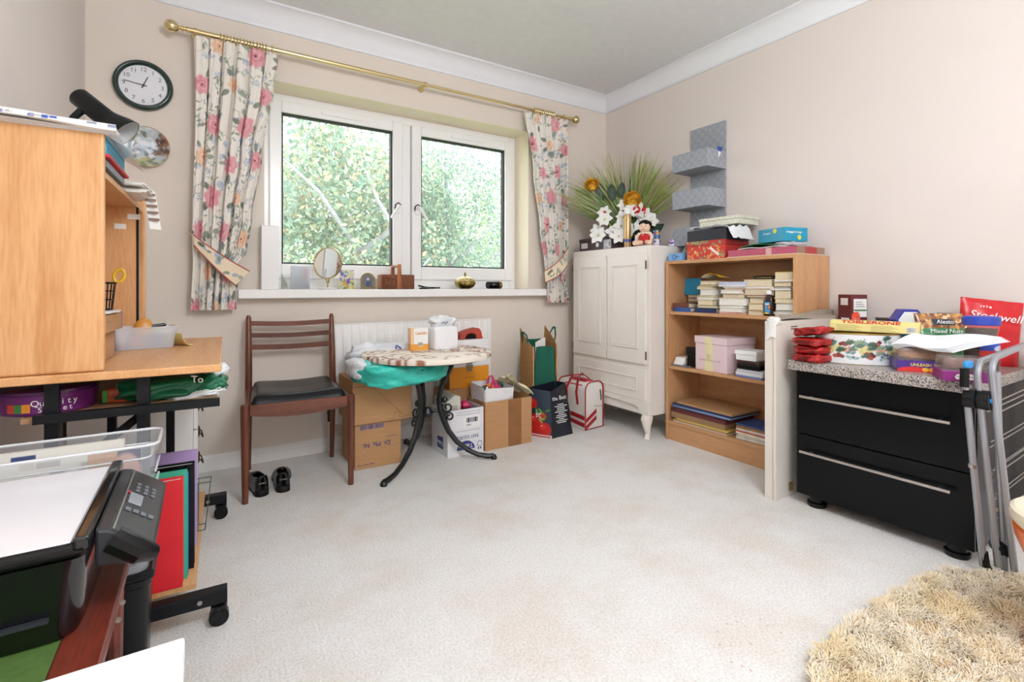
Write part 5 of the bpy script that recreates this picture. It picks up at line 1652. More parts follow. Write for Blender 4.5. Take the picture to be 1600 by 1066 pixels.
sp = thing('sports_bag', 'white vinyl sports bag with red trim in front of the wardrobe', 'bag', (2.165, 2.545, 0), rad(6))
M_VIN = mt('white_vinyl', 'e4e0da', .45, var=.03, bump=.2, bscale=40)
M_REDV = mt('red_vinyl', 'a8222c', .4, var=.06)
def endp(n=20):
    w, h, r = .085, .305, .055
    return [(-w, 0), (w, 0)] + [(w - r + r * math.cos(PI / 2 * k / 6), h - r + r * math.sin(PI / 2 * k / 6)) for k in range(7)] + [(-w + r - r * math.sin(PI / 2 * k / 6), h - r + r * math.cos(PI / 2 * k / 6)) for k in range(7)]
G().prism(endp(), -.095, .16, 'y').obj('body', M_VIN, sp, bev=.010, seg=3, smooth=True)
for y in (-.097, .162):
    G().tube([(x, y, z + .004) for x, z in endp()], .0042, 6, True).obj('piping', M_REDV, sp, smooth=True)
for k, z in enumerate((.045, .085)):
    G().prism([(-.093, z - .045), (.02, z + .045 - .045), (.02, z + .022), (-.093, z - .020)], 0, 1, 'x') 
for z in (.02, .065):
    G().add([(-.0865, -.090, z), (-.0865, -.090, z + .026), (-.0865, .035, z + .026 - .085 + .1), (-.0865, .035, z - .085 + .1)], [(0, 1, 2, 3)]).obj('stripe', M_REDV, sp).modifiers.new('thickness', 'SOLIDIFY').thickness = .003
for z in (.035, .078):
    G().prism([(-.082, z - .03), (-.082, z - .004), (.015, z + .050), (.015, z + .024)], -.1010, -.0985, 'y').obj('stripe', M_REDV, sp)
G().prism([(-.070, .235), (.020, .255), (.03, .312), (-.02, .316), (-.075, .285)], -.06, .10, 'y').obj('red_flap', M_REDV, sp, bev=.004)
G().tube([(-.088, -.03, .16), (-.094, -.025, .24), (-.06, -.01, .325), (.0, .02, .345), (.05, .05, .325)], .010, 8, flat=.4).obj('strap', M_REDV, sp, smooth=True)
G().tube([(-.088, .07, .16), (-.10, .06, .26), (-.05, .05, .335), (.03, .03, .335), (.08, .0, .29)], .010, 8, flat=.4).obj('strap', M_REDV, sp, smooth=True)
G().tube([(.05, -.1025, .25), (.058, -.1035, .20), (.055, -.1035, .18)], .0035, 6).obj('zip', M_BLKPL, sp)
G().tube([(.0, -.1025, .150), (.045, -.104, .143), (.082, -.1025, .150)], .0018, 5).obj('pocket_seam', C('grey_seam', '9a948c'), sp)
# ================================================================ white wardrobe
wd = thing('wardrobe', 'small white painted wardrobe on cabriole legs in the right corner', 'wardrobe', (2.272, 2.075, 0))
M_CREAM = mt('cream_white_paint', 'efe9e1', .45, var=.015, bump=.04, bscale=80)
WW, WD, WH = .725, .425, 1.180                      # along y, along x, height
bx('carcase', .012, WD, 0, WW, .145, WH, M_CREAM, wd, bev=.005)
def panel_ring(g, y0, y1, z0, z1, w, x0, x1):
    g.box(x0, x1, y0, y0 + w, z0, z1).box(x0, x1, y1 - w, y1, z0, z1)
    return g.box(x0, x1, y0 + w, y1 - w, z1 - w, z1).box(x0, x1, y0 + w, y1 - w, z0, z0 + w)
for k, (y0, y1) in enumerate(((.022, .355), (.368, .703))):
    d = bx('door', -.006, .0115, y0, y1, .455, 1.135, M_CREAM, wd, bev=.003)
    ya, yb = (y0 + .055, y1 - .045) if k == 0 else (y0 + .045, y1 - .055)
    panel_ring(G(), ya, yb, .545, 1.07, .012, -.0115, -.0062).obj('panel_moulding', M_CREAM, d, bev=.003)
    panel_ring(G(), ya + .016, yb - .016, .561, 1.054, .005, -.0095, -.0062).obj('inner_moulding', M_CREAM, d, bev=.002)
    yh = y0 - .004 if k == 0 else y1 + .004
    for z in (.51, 1.06):
        G().cyl((-.004, yh, z - .025), (-.004, yh, z + .025), .005, 8).obj('hinge', mt('old_brass', '7a6a50', .4, .8), d)
G().prism([(.3545, .50), (.3685, .50), (.3685, 1.08), (.3615, 1.105), (.3545, 1.08)], -.012, -.0062, 'x').obj('astragal', M_CREAM, wd, bev=.003)
dr = G().box(-.006, .0115, .022, .703, .235, .425).obj('drawer', M_CREAM, wd, bev=.003)
panel_ring(G(), .085, .640, .285, .375, .010, -.0115, -.0062).obj('panel_moulding', M_CREAM, dr, bev=.003)
n = 10
poly = [(.0, .2345), (.725, .2345), (.725, .150), (.66, .150), (.64, .185), (.60, .195), (.3625, .205), (.125, .195), (.085, .185), (.065, .150), (0, .150)]
G().prism(poly, -.004, .0118, 'x').obj('apron', M_CREAM, wd, bev=.003)
for y in (.035, WW - .035):
    for x in (.03, WD - .03):
        s = -1 if x < .1 else 1
        G().tube([(x, y, .1445), (x + s * .010, y, .115), (x + s * .006, y, .075), (x - s * .002, y, .035), (x + s * .006, y, .010), (x + s * .008, y, 0)], [.034, .036, .024, .016, .017, .020], 12).obj('leg', M_CREAM, wd, smooth=True)
WT = WH + .0005

# ---------------------------------------------------------------- on the wardrobe
sbx2 = thing('shoe_box', 'dark brown shoe box with paper labels on the left of the wardrobe top', 'box', (2.385, 2.60, WT), rad(-2))
M_DBR = C('dark_brown_card', '4a3a3e', .5)
G().box(-.085, .085, -.185, .150, 0, .066).obj('body', M_DBR, sbx2, bev=.002)
ld = G().box(-.088, .088, -.188, .153, .0662, .086).obj('lid', C('dark_brown_lid', '443438', .5), sbx2, bev=.002)
G().box(-.0860, -.0852, .06, .13, .018, .055).obj('label', C('grey_paper_label', 'd6d4d6'), sbx2)
G().cyl((-.0866, -.045, .035), (-.0852, -.045, .035), .016, 16).obj('round_label', M_PAPER, sbx2)
cvb = Canvas(.075, .062, 'b9b9bd', .0018)
for k in range(14):
    cvb.rect(random.uniform(0, .06), random.uniform(0, .05), random.uniform(.02, .075), random.uniform(.01, .06), random.choice(['2e2e34', '8a8a92', 'd6d6da', '5a5a62']), .7)
cvb.decal('printed_label', sbx2, (-.0853, -.110, .002), (0, -1, 0), (0, 0, 1))
marks(5, .010, C('pale_ink', 'c9c0c4'), sbx2, (-.0886, -.02, .076), (0, -1, 0), (0, 0, 1))

fl = thing('flower_arrangement', 'artificial grass, lily and peony arrangement in a dark pot on the wardrobe', 'flowers', (2.50, 2.46, WT))
G().lathe([(0, 0), (.045, 0), (.05, .005), (.062, .09), (.066, .11), (.060, .11), (.050, .03), (0, .03)], 24).obj('pot', M_BLKPL, fl, smooth=True)
M_GRASS = printed('grass_blade', .5)
random.seed(77)
gv, gf, gc = [], [], []
def blade(base, tip, wdt, c0, c1, sag=.05):
    b, t = v3(base), v3(tip)
    n0 = len(gv)
    side = np.cross(t - b, v3((.53, .85, 0)))
    side = side / (np.linalg.norm(side) + 1e-9)
    for q in range(6):
        u = q / 5
        p = b + (t - b) * u + v3((0, 0, sag * math.sin(PI * u)))
        w = wdt * (1 - u ** 2 * .92)
        gv.extend([p - side * w, p + side * w])
        cc = np.array(lin(c0)) * (1 - u ** 1.5) + np.array(lin(c1)) * u ** 1.5
        gc.extend([cc, cc])
    for q in range(5):
        a = n0 + 2 * q
        gf.append((a, a + 1, a + 3, a + 2))
for k in range(420):
    s = random.uniform(-1, 1)
    if abs(s + .12) < .24 and random.random() < .8:
        s = random.choice((-1, 1)) * random.uniform(.3, 1)
    dx, dy = (-.40 * -s, .0) if False else ((s * .40, -s * .27) if s < 0 else (s * .155, -s * .33))
    tz = (.64 - .30 * s * s) * random.uniform(.66, 1.03)
    tip = (dx * random.uniform(.82, 1.06) + random.uniform(-.05, .03), dy * random.uniform(.85, 1.05) + random.uniform(-.05, .05), tz + .06)
    tip = (min(tip[0], .195), min(tip[1], .42), tip[2])
    blade((random.uniform(-.02, .02) + s * .02, random.uniform(-.03, .03), .10), tip, random.uniform(.0032, .0068),
          random.choice(['2f4a1c', '4a7a26', '6a9234', '243418', '8aa842']), random.choice(['8fa83e', 'a8ac5a', 'b8a480', '7da23c', '9a7a5c', 'c2b48c']), random.uniform(.0, .06))
o = G().add(gv, gf).obj('grass', M_GRASS, fl, cols=gc)
o['kind'] = 'stuff'
M_LEAFD = mt('dark_leaf', '24402a', .5, var=.2, vscale=40)
def petal_flower(c, nrm, r, n, mat, cmat, name, cup=.3, wid=.36, centre=.12):
    z = Vector(nrm).normalized()
    Q = Matrix.Translation(Vector(c)) @ z.to_track_quat('Z', 'Y').to_matrix().to_4x4()
    g = G()
    for k in range(n):
        a = 2 * PI * k / n + random.uniform(-.1, .1)
        ca, sa = math.cos(a), math.sin(a)
        tl = random.uniform(.8, 1.2)
        v = []
        for u, w, h in ((.08, .12, 0), (.4, 1, .4), (.7, .8, .7), (1, .04, .55)):
            for s in (-1, 0, 1):
                rr, ww = r * u * tl, s * r * wid * w
                v.append(Q @ Vector((rr * ca - ww * sa, rr * sa + ww * ca, r * cup * h + (abs(s) * r * .06))))
        g.add(v, [(3 * i + j, 3 * i + j + 1, 3 * i + j + 4, 3 * i + j + 3) for i in range(3) for j in range(2)])
    o = g.obj(name, mat, fl, smooth=True, ang=180)
    blob(G(), (0, 0, r * .1), (r * centre, r * centre, r * .1), (1, 1), 0, 1, 0, 10, 6).obj('flower_centre', cmat, o).matrix_local = Q
    return o
M_LILY = mt('white_petal', 'f1f0ec', .6, var=.03, sub=.05)
M_YC = C('yellow_stamen', 'c9c04a')
for (x, y, a) in ((-.16, -.02, .8), (-.115, -.06, .25), (-.06, -.09, .9), (-.09, -.10, .5), (-.12, -.11, .02), (-.03, -.12, 1.2), (-.16, .05, .35), (.03, -.13, 1.2), (.06, -.16, .95), (.045, -.15, .55), (-.02, -.06, 1.45), (-.13, .02, 1.15), (.08, -.20, .7), (-.06, -.13, .25), (.02, -.17, .15), (-.18, .02, .10)):
    z = .075 + .15 * a
    x, y = x - .055, y + .028
    petal_flower((x, y, z), (-.75 + x, -.65 + 1.2 * y, .25 + .2 * a), random.uniform(.052, .066), 6, M_LILY, M_YC, 'white_lily')
M_AMB = mt('amber_petal', 'f0bc3c', .6, var=.15, vscale=60)
def peony(c, r):
    g = G()
    for k in range(120):
        ph, th = random.uniform(0, 6.28), math.acos(random.uniform(-.6, 1))
        d = v3((math.sin(th) * math.cos(ph), math.sin(th) * math.sin(ph), math.cos(th)))
        t = np.cross(d, v3((.3, .5, .8)))
        t /= np.linalg.norm(t)
        b = np.cross(d, t)
        p = v3(c) + d * r * random.uniform(.75, 1)
        w = r * .38
        g.add([p - t * w - d * r * .2, p + t * w - d * r * .2, p + t * w * .8 + b * w + d * r * .1, p - t * w * .8 + b * w + d * r * .1], [(0, 1, 2, 3)])
    o = g.obj('amber_peony', M_AMB, fl)
    blob(G(), c, (r * .8, r * .8, r * .8), (1, 1)).obj('flower_centre', C('amber_dark', 'e0a030', .6), o, smooth=True)
peony((-.235, .115, .445), .045)
peony((-.045, -.075, .335), .054)
M_REDP = mt('red_petal', 'c8231f', .5, var=.1)
for c in ((-.20, .03, .235), (-.035, -.115, .26), (.0, -.135, .255), (-.06, -.11, .255)):
    g = blob(G(), (0, 0, 0), (.015, .015, .026), (1, 1)).obj('red_tulip', M_REDP, fl, c, (rad(20), rad(-15), 0), smooth=True)
for (c, a, l) in (((-.17, .08, .34), (-.25, .1, 1), .13), ((-.12, .03, .33), (-.15, 0, 1), .12), ((-.08, .0, .36), (.1, -.1, 1), .10), ((-.02, -.04, .30), (.3, -.3, .8), .1), ((.03, -.10, .08), (.2, -.4, .6), .12), ((-.05, -.10, .06), (-.2, -.6, .4), .12), ((.05, -.13, .10), (.4, -.7, .5), .12), ((-.02, -.12, .04), (0, -.8, .2), .10)):
    dv_ = v3(a) / np.linalg.norm(a)
    sd = np.cross(dv_, v3((.6, .8, 0)))
    sd /= np.linalg.norm(sd)
    def lf_(u, v):
        w = math.sin(PI * min(1, u * .9 + .08)) * l * .26
        return v3(c) + dv_ * l * u + sd * w * (v - .5) * 2 + v3((-.01, -.01, 0)) * abs(v - .5)
    G().grid(lf_, 8, 4).obj('leaf', M_LEAFD, fl, smooth=True, ang=180)

can = thing('spray_can', 'tall gold spray can with white cap on the wardrobe', 'spray can', (2.325, 2.300, WT))
G().lathe([(0, 0), (.021, 0), (.0225, .004), (.0225, .205), (.019, .214), (0, .214)], 24).obj('can', mt('gold_tin', 'c9a877', .3, .7, var=.08, vscale=40), can, smooth=True)
G().lathe([(0, .2142), (.020, .2142), (.0205, .217), (.0205, .250), (.018, .253), (0, .253)], 24).obj('cap', M_INKW, can, smooth=True)
G().lathe([(.0227, .035), (.0229, .035), (.0229, .052), (.0227, .052)], 24, caps=False).obj('blue_band', C('navy_band', '3a4a9a', .4), can)

dl = thing('rag_doll', 'rag doll with black hair and red dungarees sitting on the wardrobe', 'doll', (2.335, 2.165, WT), rad(-62))
M_SKIN = mt('doll_cloth', 'e9c9ae', .8, var=.03)
G_ = blob(G(), (0, 0, .115), (.034, .030, .030), (.9, .9)).obj('head', M_SKIN, dl, smooth=True)
blob(G(), (0, -.0295, .110), (.004, .003, .003), (1, 1), 0, 1, 0, 10, 6).obj('nose', C('doll_nose', 'dba98c'), G_, smooth=True)
for s in (-1, 1):
    blob(G(), (s * .012, -.0275, .120), (.0028, .0022, .0035), (1, 1), 0, 1, 0, 10, 6).obj('eye', M_INKK, G_, smooth=True)
G().tube([(-.008, -.0288, .102), (0, -.0300, .099), (.008, -.0288, .102)], .001, 5).obj('mouth', C('doll_mouth', 'b8605a'), G_)
hr = G()
random.seed(8)
for k in range(46):
    a, b = random.uniform(0, 6.28), random.uniform(.15, 1.5)
    if math.sin(a) < -.2 and b < .75:
        continue
    p = (.036 * math.cos(b) * math.cos(a), .004 + .033 * math.cos(b) * math.sin(a), .118 + .034 * math.sin(b))
    hr.tube([(p[0] + .009 * math.cos(t_ + k), p[1] + .006 * math.sin(t_ * 1.3), p[2] + .009 * math.sin(t_ + k)) for t_ in (0, 1.3, 2.6, 3.9, 5.2)], .0055, 6)
hr.obj('hair', mt('black_wool', '1c1512', .9, var=.2, vscale=80), dl, smooth=True)
blob(G(), (0, .004, .050), (.034, .026, .040), (.8, .8)).obj('dungarees', mt('red_felt', 'c0282c', .9, var=.05), dl, smooth=True)
blob(G(), (0, .006, .075), (.036, .024, .018), (.9, .9)).obj('shirt', C('cream_cloth', 'e6d3bd', .9), dl, smooth=True)
G().tube([(-.012, -.021, .088), (0, -.024, .080), (.012, -.021, .088), (0, -.025, .078), (-.006, -.027, .062)], .0022, 6).obj('bow', C('pale_bow', 'e9d6c6', .8), dl)
for s in (-1, 1):
    G().tube([(s * .030, .0, .078), (s * .048, -.008, .058), (s * .046, -.020, .036)], [.012, .011, .009], 10).obj('arm', MATS['cream_cloth'], dl, smooth=True)
    blob(G(), (s * .045, -.024, .030), (.009, .008, .009), (1, 1), 0, 1, 0, 12, 8).obj('hand', M_SKIN, dl, smooth=True)
    G().tube([(s * .018, -.012, .022), (s * .032, -.035, .018), (s * .042, -.052, .016)], [.016, .015, .014], 10).obj('leg', M_SKIN, dl, smooth=True)
    blob(G(), (s * .045, -.056, .016), (.016, .013, .0155), (1, 1), 0, 1, 0, 14, 8).obj('foot', M_SKIN, dl, smooth=True)
def small_tin(label, x, y, z, c0, c1, n):
    t = thing('small_tin', label, 'tin', (x, y, z), 0, 'small tins on the wardrobe')
    G().lathe([(0, 0), (.0215, 0), (.0225, .002), (.0225, .050), (.021, .052), (0, .052)], 20).obj('tin', M_STEEL, t, smooth=True)
    cv = Canvas(.141, .042, c0, .0025)
    for k in range(26):
        cv.ell(random.uniform(0, .141), random.uniform(0, .042), .008, .007, random.choice(c1))
    g, cc_ = cv.surf(lambda u, v: (.0228 * math.cos(2 * PI * u), .0228 * math.sin(2 * PI * u), .005 + .042 * v))
    g.obj('label_print', printed(), t, smooth=True, cols=cc_)
small_tin('blue patterned tin stacked on another behind the rag doll', 2.455, 2.175, WT + .0525, '3a7ac0', ['e0a23a', 'eeeeee', 'c23a3a', '2a5aa8'], 1)
small_tin('purple and white tin under the blue tin behind the rag doll', 2.455, 2.175, WT, 'e6e2ea', ['5a3a9a', '3a2a7a', 'c9b9e0'], 2)
small_tin('purple and white tin standing alone at the right edge of the wardrobe', 2.53, 2.115, WT, 'e6e2ea', ['5a3a9a', '6a4ab0', 'b8a0d8'], 3)

# ================================================================ grey wall pocket organiser
og = thing('wall_organiser', 'grey woven three-pocket organiser hanging on the right wall', 'organiser', (XR, 1.985, 0))
def weave_mat():
    m = bpy.data.materials.new('grey_weave')
    m.use_nodes = True
    nt = m.node_tree
    b = nt.nodes['Principled BSDF']
    b.inputs['Roughness'].default_value = .6
    tc = nd(nt, 'ShaderNodeTexCoord')
    ch = nd(nt, 'ShaderNodeTexChecker')
    ch.inputs['Scale'].default_value = 36
    ch.inputs['Color1'].default_value = (*lin('a2a7ae'), 1)
    ch.inputs['Color2'].default_value = (*lin('989da5'), 1)
    mp = nd(nt, 'ShaderNodeMapping')
    mp.inputs['Location'].default_value = (.013, .007, .009)
    nt.links.new(tc.outputs['Object'], mp.inputs['Vector'])
    nt.links.new(mp.outputs['Vector'], ch.inputs['Vector'])
    n = nd(nt, 'ShaderNodeTexNoise')
    n.inputs['Scale'].default_value = 260
    nt.links.new(tc.outputs['Object'], n.inputs['Vector'])
    mx = nd(nt, 'ShaderNodeMixRGB', blend_type='OVERLAY')
    mx.inputs[0].default_value = .5
    nt.links.new(ch.outputs['Color'], mx.inputs[1])
    nt.links.new(n.outputs['Fac'], mx.inputs[2])
    nt.links.new(mx.outputs[0], b.inputs['Base Color'])
    bp = nd(nt, 'ShaderNodeBump')
    bp.inputs['Strength'].default_value = .4
    bp.inputs['Distance'].default_value = .004
    nt.links.new(ch.outputs['Fac'], bp.inputs['Height'])
    nt.links.new(bp.outputs['Normal'], b.inputs['Normal'])
    return m
M_WEAVE = weave_mat()
bx('back_board', -.012, -.001, -.128, .128, 1.175, 1.945, M_WEAVE, og, bev=.002)
for z0, z1 in ((1.645, 1.752), (1.412, 1.522), (1.180, 1.292)):
    g = G().box(-.188, -.012, -.128, .094 + .03, z0, z0 + .004)
    g.box(-.190, -.186, -.128, .124, z0, z1).box(-.186, -.012, -.1285, -.1245, z0, z1).box(-.186, -.012, .1205, .1245, z0, z1)
    g.obj('pocket', M_WEAVE, og)
G().cyl((-.0125, -.02, 1.912), (-.0150, -.02, 1.912), .009, 14).obj('eyelet', M_STEEL, og)
tp = thing('cream_tube', 'white and blue cream tube poking out of the top organiser pocket', 'tube', (2.635, 1.905, 1.652), rot=(rad(28), 0, 0))
G().box(-.004, .004, -.016, .016, 0, .105).obj('tube', M_INKW, tp, bev=.003)
G().box(-.0045, .0045, -.0165, .0165, .105, .13).obj('blue_cap', C('cobalt_cap', '3a5ab0', .4), tp, bev=.002)

# ================================================================ bookcase
BX, BY0, BY1, BH = 2.400, 1.271, 2.056, 1.083
bc = thing('bookcase', 'beech bookcase crammed with books and papers on the right wall', 'bookcase', (BX, BY0, 0))
M_BK = wood('bookcase_beech', 'b98558', 'cf9f72', .45, 'Z', 8)
M_BKY = wood('bookcase_beech_y', 'b98558', 'cf9f72', .45, 'Y', 8)
BW = BY1 - BY0
bx('side_panel', 0, .300, 0, .018, 0, BH, M_BK, bc, bev=.001)
bx('side_panel', 0, .300, BW - .018, BW, 0, BH, M_BK, bc, bev=.001)
bx('top_panel', 0, .300, .018, BW - .018, BH - .018, BH, M_BKY, bc)
bx('back_panel', .300, .306, 0, BW, .02, BH, M_BKY, bc)
bx('shelf', .010, .2995, .018, BW - .018, .760, .778, M_BKY, bc)
bx('shelf', .010, .2995, .018, BW - .018, .430, .448, M_BKY, bc)
bx('bottom_shelf', .003, .2995, .018, BW - .018, .097, .115, M_BKY, bc)
bx('plinth', .010, .025, .018, BW - .018, 0, .0968, M_BKY, bc)
for z in (.748, .418):
    for y in (.0185, BW - .0285):
        bx('shelf_support', .03, .28, y, y + .010, z - .012, z + .0115, M_BKY, bc)

ORD = ['bottom', 'second from bottom', 'third from bottom', 'fourth from bottom', 'fifth from bottom', 'sixth from bottom', 'seventh from bottom', 'eighth from bottom', 'ninth from bottom', 'tenth from bottom', 'eleventh from bottom']
CV = {'cream': ('d6c6a2', 1), 'white': ('e9e6e0', 0), 'tan': ('c9a878', 1), 'navy': ('22305e', 0), 'blue': ('2f63b8', 0), 'brown': ('6a3a2c', 1), 'maroon': ('5a2428', 1), 'pink': ('d9a698', 1), 'lilac': ('b4b6d4', 0), 'black': ('1e1e22', 0), 'teal': ('2a8ab0', 0), 'yellow': ('e0b84a', 1), 'grey': ('a3a09a', 0), 'olive': ('8a8a5a', 1)}
def bookmat(c):
    return mt('book_cover_' + c, CV[c][0], .45, var=.06)
def stack(where, yc, x0, z, items, grp):
    """flat pile, fore edges towards the room (local +x turned to -x)"""
    for i, it in enumerate(items):
        c, th, w, l = it[:4]
        spine = len(it) > 4 and it[4]
        rz = rad(random.uniform(-4, 4))
        lab = '%s book, %s in pile %s' % (c, 'top' if i == len(items) - 1 and i > 0 else ORD[i], where)
        jx, jy = random.uniform(0, .012), random.uniform(-.006, .006)
        if spine:
            book(lab, (x0 + jx + .004, yc - l / 2 + jy, z), (w, l, th), rz, bookmat(c), grp)
        else:
            b = book(lab, (x0 + jx + w, yc + l / 2 + jy, z), (w, l, th), PI + rz, bookmat(c), grp, M_PAGES if CV[c][1] else M_PAGEW)
        z += th + .0004
    return z
random.seed(21)
GB = 'books on the upper bookcase shelf'
ZS = .7785
def yx(x, X=2.42):
    return px(x, 480, X=X).y
stack('at the upper shelf left end', yx(1065), 2.412, ZS, [('blue', .024, .13, .125, 1), ('brown', .026, .13, .115, 1)], GB)
zt_ = stack('behind the brown and blue books', yx(1088, 2.55), 2.545, ZS, [('tan', .03, .12, .12), ('maroon', .026, .12, .12), ('brown', .022, .12, .12), ('maroon', .02, .12, .13)], GB)
tbk = book('teal book standing upright at the left of the upper shelf', (2.56, yx(1084, 2.56) - .05, zt_), (.10, .11, .012), 0, bookmat('teal'), GB, rot=(rad(0), rad(-84), 0))
z2 = stack('resting on the navy book', yx(1103), 2.415, ZS, [('navy', .027, .14, .135, 1), ('olive', .016, .13, .12), ('cream', .030, .12, .10), ('white', .013, .12, .11), ('cream', .012, .11, .10), ('white', .034, .12, .085), ('cream', .014, .12, .10), ('olive', .010, .12, .11), ('cream', .022, .11, .10)], GB)
ybk = thing('booklet', 'arched yellow and white booklet on top of the pile with the navy book', 'booklet', (2.425, yx(1108), z2), 0, GB)
cv = Canvas(.11, .14, 'e8e4da', .003)
cv.rect(.03, .0, .11, .14, 'e6b93a').rect(.03, 0, .07, .14, '5a9ac8', .0).ell(.06, .06, .014, .02, '3a4a5a', wob=.4, lobes=6).rect(0, .08, .11, .14, '5a9ac8', .5)
g, cc_ = cv.surf(lambda u, v: (.12 * v, .06 - .12 * u, .004 + .040 * math.sin(PI * (.12 + .75 * u)) * (1 - .4 * v)))
g.obj('cover', printed(), ybk, smooth=True, cols=cc_)
z3 = stack('at the upper shelf middle', yx(1144), 2.415, ZS, [('pink', .011, .13, .15, 1), ('white', .022, .14, .14), ('white', .014, .13, .15), ('white', .038, .15, .165), ('tan', .024, .13, .13), ('white', .020, .13, .12), ('pink', .008, .13, .12), ('grey', .009, .12, .13)], GB)
for k in range(3):
    flat('folded_paper', 'lilac-white folded papers, %s of three on the middle book pile' % ('lowest', 'middle', 'topmost')[k], 'paper', 2.425, 2.56, yx(1144) - .075, yx(1144) + .085, z3 + .0085 * k, z3 + .008 + .0085 * k, mt('lilac_paper', 'c9cbe0', .7) if k else M_PAPER, GB, rad(4 * k - 3))
z4 = stack('beside the medicine bottle', yx(1180), 2.425, ZS, [('cream', .026, .12, .10), ('tan', .034, .11, .085), ('tan', .030, .11, .09), ('brown', .012, .12, .12), ('pink', .034, .14, .16), ('white', .011, .14, .18), ('cream', .036, .13, .15)], GB)
gc_ = thing('glasses_case', 'black glasses case on top of the pile beside the medicine bottle', 'case', (2.49, yx(1190), z4))
blob(G(), (0, 0, .010), (.032, .085, .010), (.6, .6)).obj('case', M_BLKPL, gc_, smooth=True)
G().box(-.033, -.030, -.03, .05, .006, .010).obj('brass_trim', M_AGED, gc_)
z5 = stack('at the upper shelf right end', yx(1229) + .022, 2.418, ZS, [('grey', .012, .13, .095), ('white', .010, .14, .10), ('black', .008, .13, .10), ('white', .036, .13, .09), ('cream', .022, .13, .095), ('cream', .040, .12, .085), ('white', .010, .14, .11), ('black', .007, .13, .11), ('tan', .024, .12, .09), ('white', .012, .13, .10), ('yellow', .036, .12, .09)], GB)
bt = thing('medicine_bottle', 'brown glass medicine bottle with white cap and blue label on the upper shelf', 'bottle', (2.4215, yx(1197, 2.42) + .028, ZS))
bt.location.y = px(1198, 480, X=2.41).y
bt.location.x = 2.432
M_AMBER = mt('brown_glass', '2e1408', .12, var=.05, coat=.4)
loft(G(), [[(x, y, z) for x, y in rr_loop(w * .72, w, w * .5)] for w, z in ((.022, 0), (.0235, .004), (.0235, .078), (.020, .092), (.012, .102), (.011, .108))], True, True).obj('glass', M_AMBER, bt, smooth=True)
G().lathe([(0, .1085), (.013, .1085), (.0135, .110), (.0135, .126), (.012, .128), (0, .128)], 20).obj('cap', M_INKW, bt, smooth=True)
cv = Canvas(.042, .060, '4a9ad0', .0016)
cv.ell(.030, .035, .012, .014, '8a5a3a').ell(.030, .035, .007, .009, 'c98a5a').rect(0, 0, .042, .010, '3a7ac0').rect(.006, .0, .028, .008, 'e8d83a').rect(.004, .046, .03, .052, 'cfe6f4')
g, cc_ = cv.surf(lambda u, v: (-.0178 + .006 * (2 * u - 1) ** 4, .021 - .042 * u, .010 + .060 * v))
g.obj('label', printed(), bt, cols=cc_)
bt.location.x = 2.432

# middle shelf
ZM = .4485
def bxthing(name, label, cat, x0, x1, y0, y1, z0, z1, mat, grp=None, rz=0, bev=.002, lid=None):
    o = thing(name, label, cat, ((x0 + x1) / 2, (y0 + y1) / 2, z0), rz, grp)
    w, d, h = (x1 - x0) / 2, (y1 - y0) / 2, z1 - z0
    hb = h if lid is None else h - lid[0]
    G().box(-w, w, -d, d, 0, hb).obj('body', mat, o, bev=bev)
    if lid:
        G().box(-w - .004, w + .004, -d - .004, d + .004, hb + .0003, h).obj('lid', lid[1], o, bev=bev)
    return o
GM = 'things on the middle bookcase shelf'
bxthing('grey_folder', 'thin grey folder at the left end of the middle shelf', 'folder', 2.415, 2.60, 1.915, 2.030, ZM, ZM + .009, C('grey_card', '77777a'), GM)
wcl = thing('white_packet', 'white wedge-shaped packet on the grey folder on the middle shelf', 'packet', (2.47, 1.985, ZM + .0095), 0, GM)
G().prism([(-.045, 0), (.06, 0), (.06, .045), (-.02, .042)], -.032, .035, 'y').obj('packet', M_PAPER, wcl, bev=.003)
bcam = thing('black_gadget', 'black clamshell gadget leaning beside the pink box on the middle shelf', 'gadget', (2.455, 1.905, ZM + .0095), rad(18), GM)
G().box(-.012, .012, -.028, .028, 0, .062).obj('base', M_BLKPL, bcam, (0, 0, 0), (0, rad(6), 0), bev=.004)
G().box(-.010, .010, -.032, .032, .064, .112).obj('screen_lid', M_BLKPL, bcam, (.0, .004, 0), (0, rad(4), rad(8)), bev=.004)
M_PKB = mt('pale_pink_card', 'ecd3d6', .5, var=.02)
pkx = thing('pink_box', 'large pale pink gift box with yellow ribbon print on the middle shelf', 'box', (2.525, 1.745, ZM), rad(-6), GM)
G().box(-.10, .125, -.105, .115, 0, .155).obj('body', M_PKB, pkx, bev=.003)
plid = G().box(-.104, .129, -.109, .119, .1553, .195).obj('lid', M_PKB, pkx, bev=.003)
M_YR = C('pale_yellow_print', 'ece3b4', .5)
G().box(-.1008, -.0995, -.010, .045, 0, .155).obj('ribbon_print', M_YR, pkx)
G().box(-.1048, -.1036, -.010, .045, .1556, .195).obj('ribbon_print', M_YR, plid)
G().tube([(-.1012, .018 + .012 * math.sin(a) ** 3 * 1.0, .085 + .010 * math.cos(a) - .004 * math.cos(2 * a)) for a in [k * PI / 8 for k in range(16)]], .0016, 5, True).obj('heart_print', C('grey_pink_ink', 'c9aab0'), pkx)
marks(18, .016, MATS['grey_pink_ink'], pkx, (-.1012, .01, .062), (0, -1, 0), (0, 0, 1), shear=.3)
zp = ZM
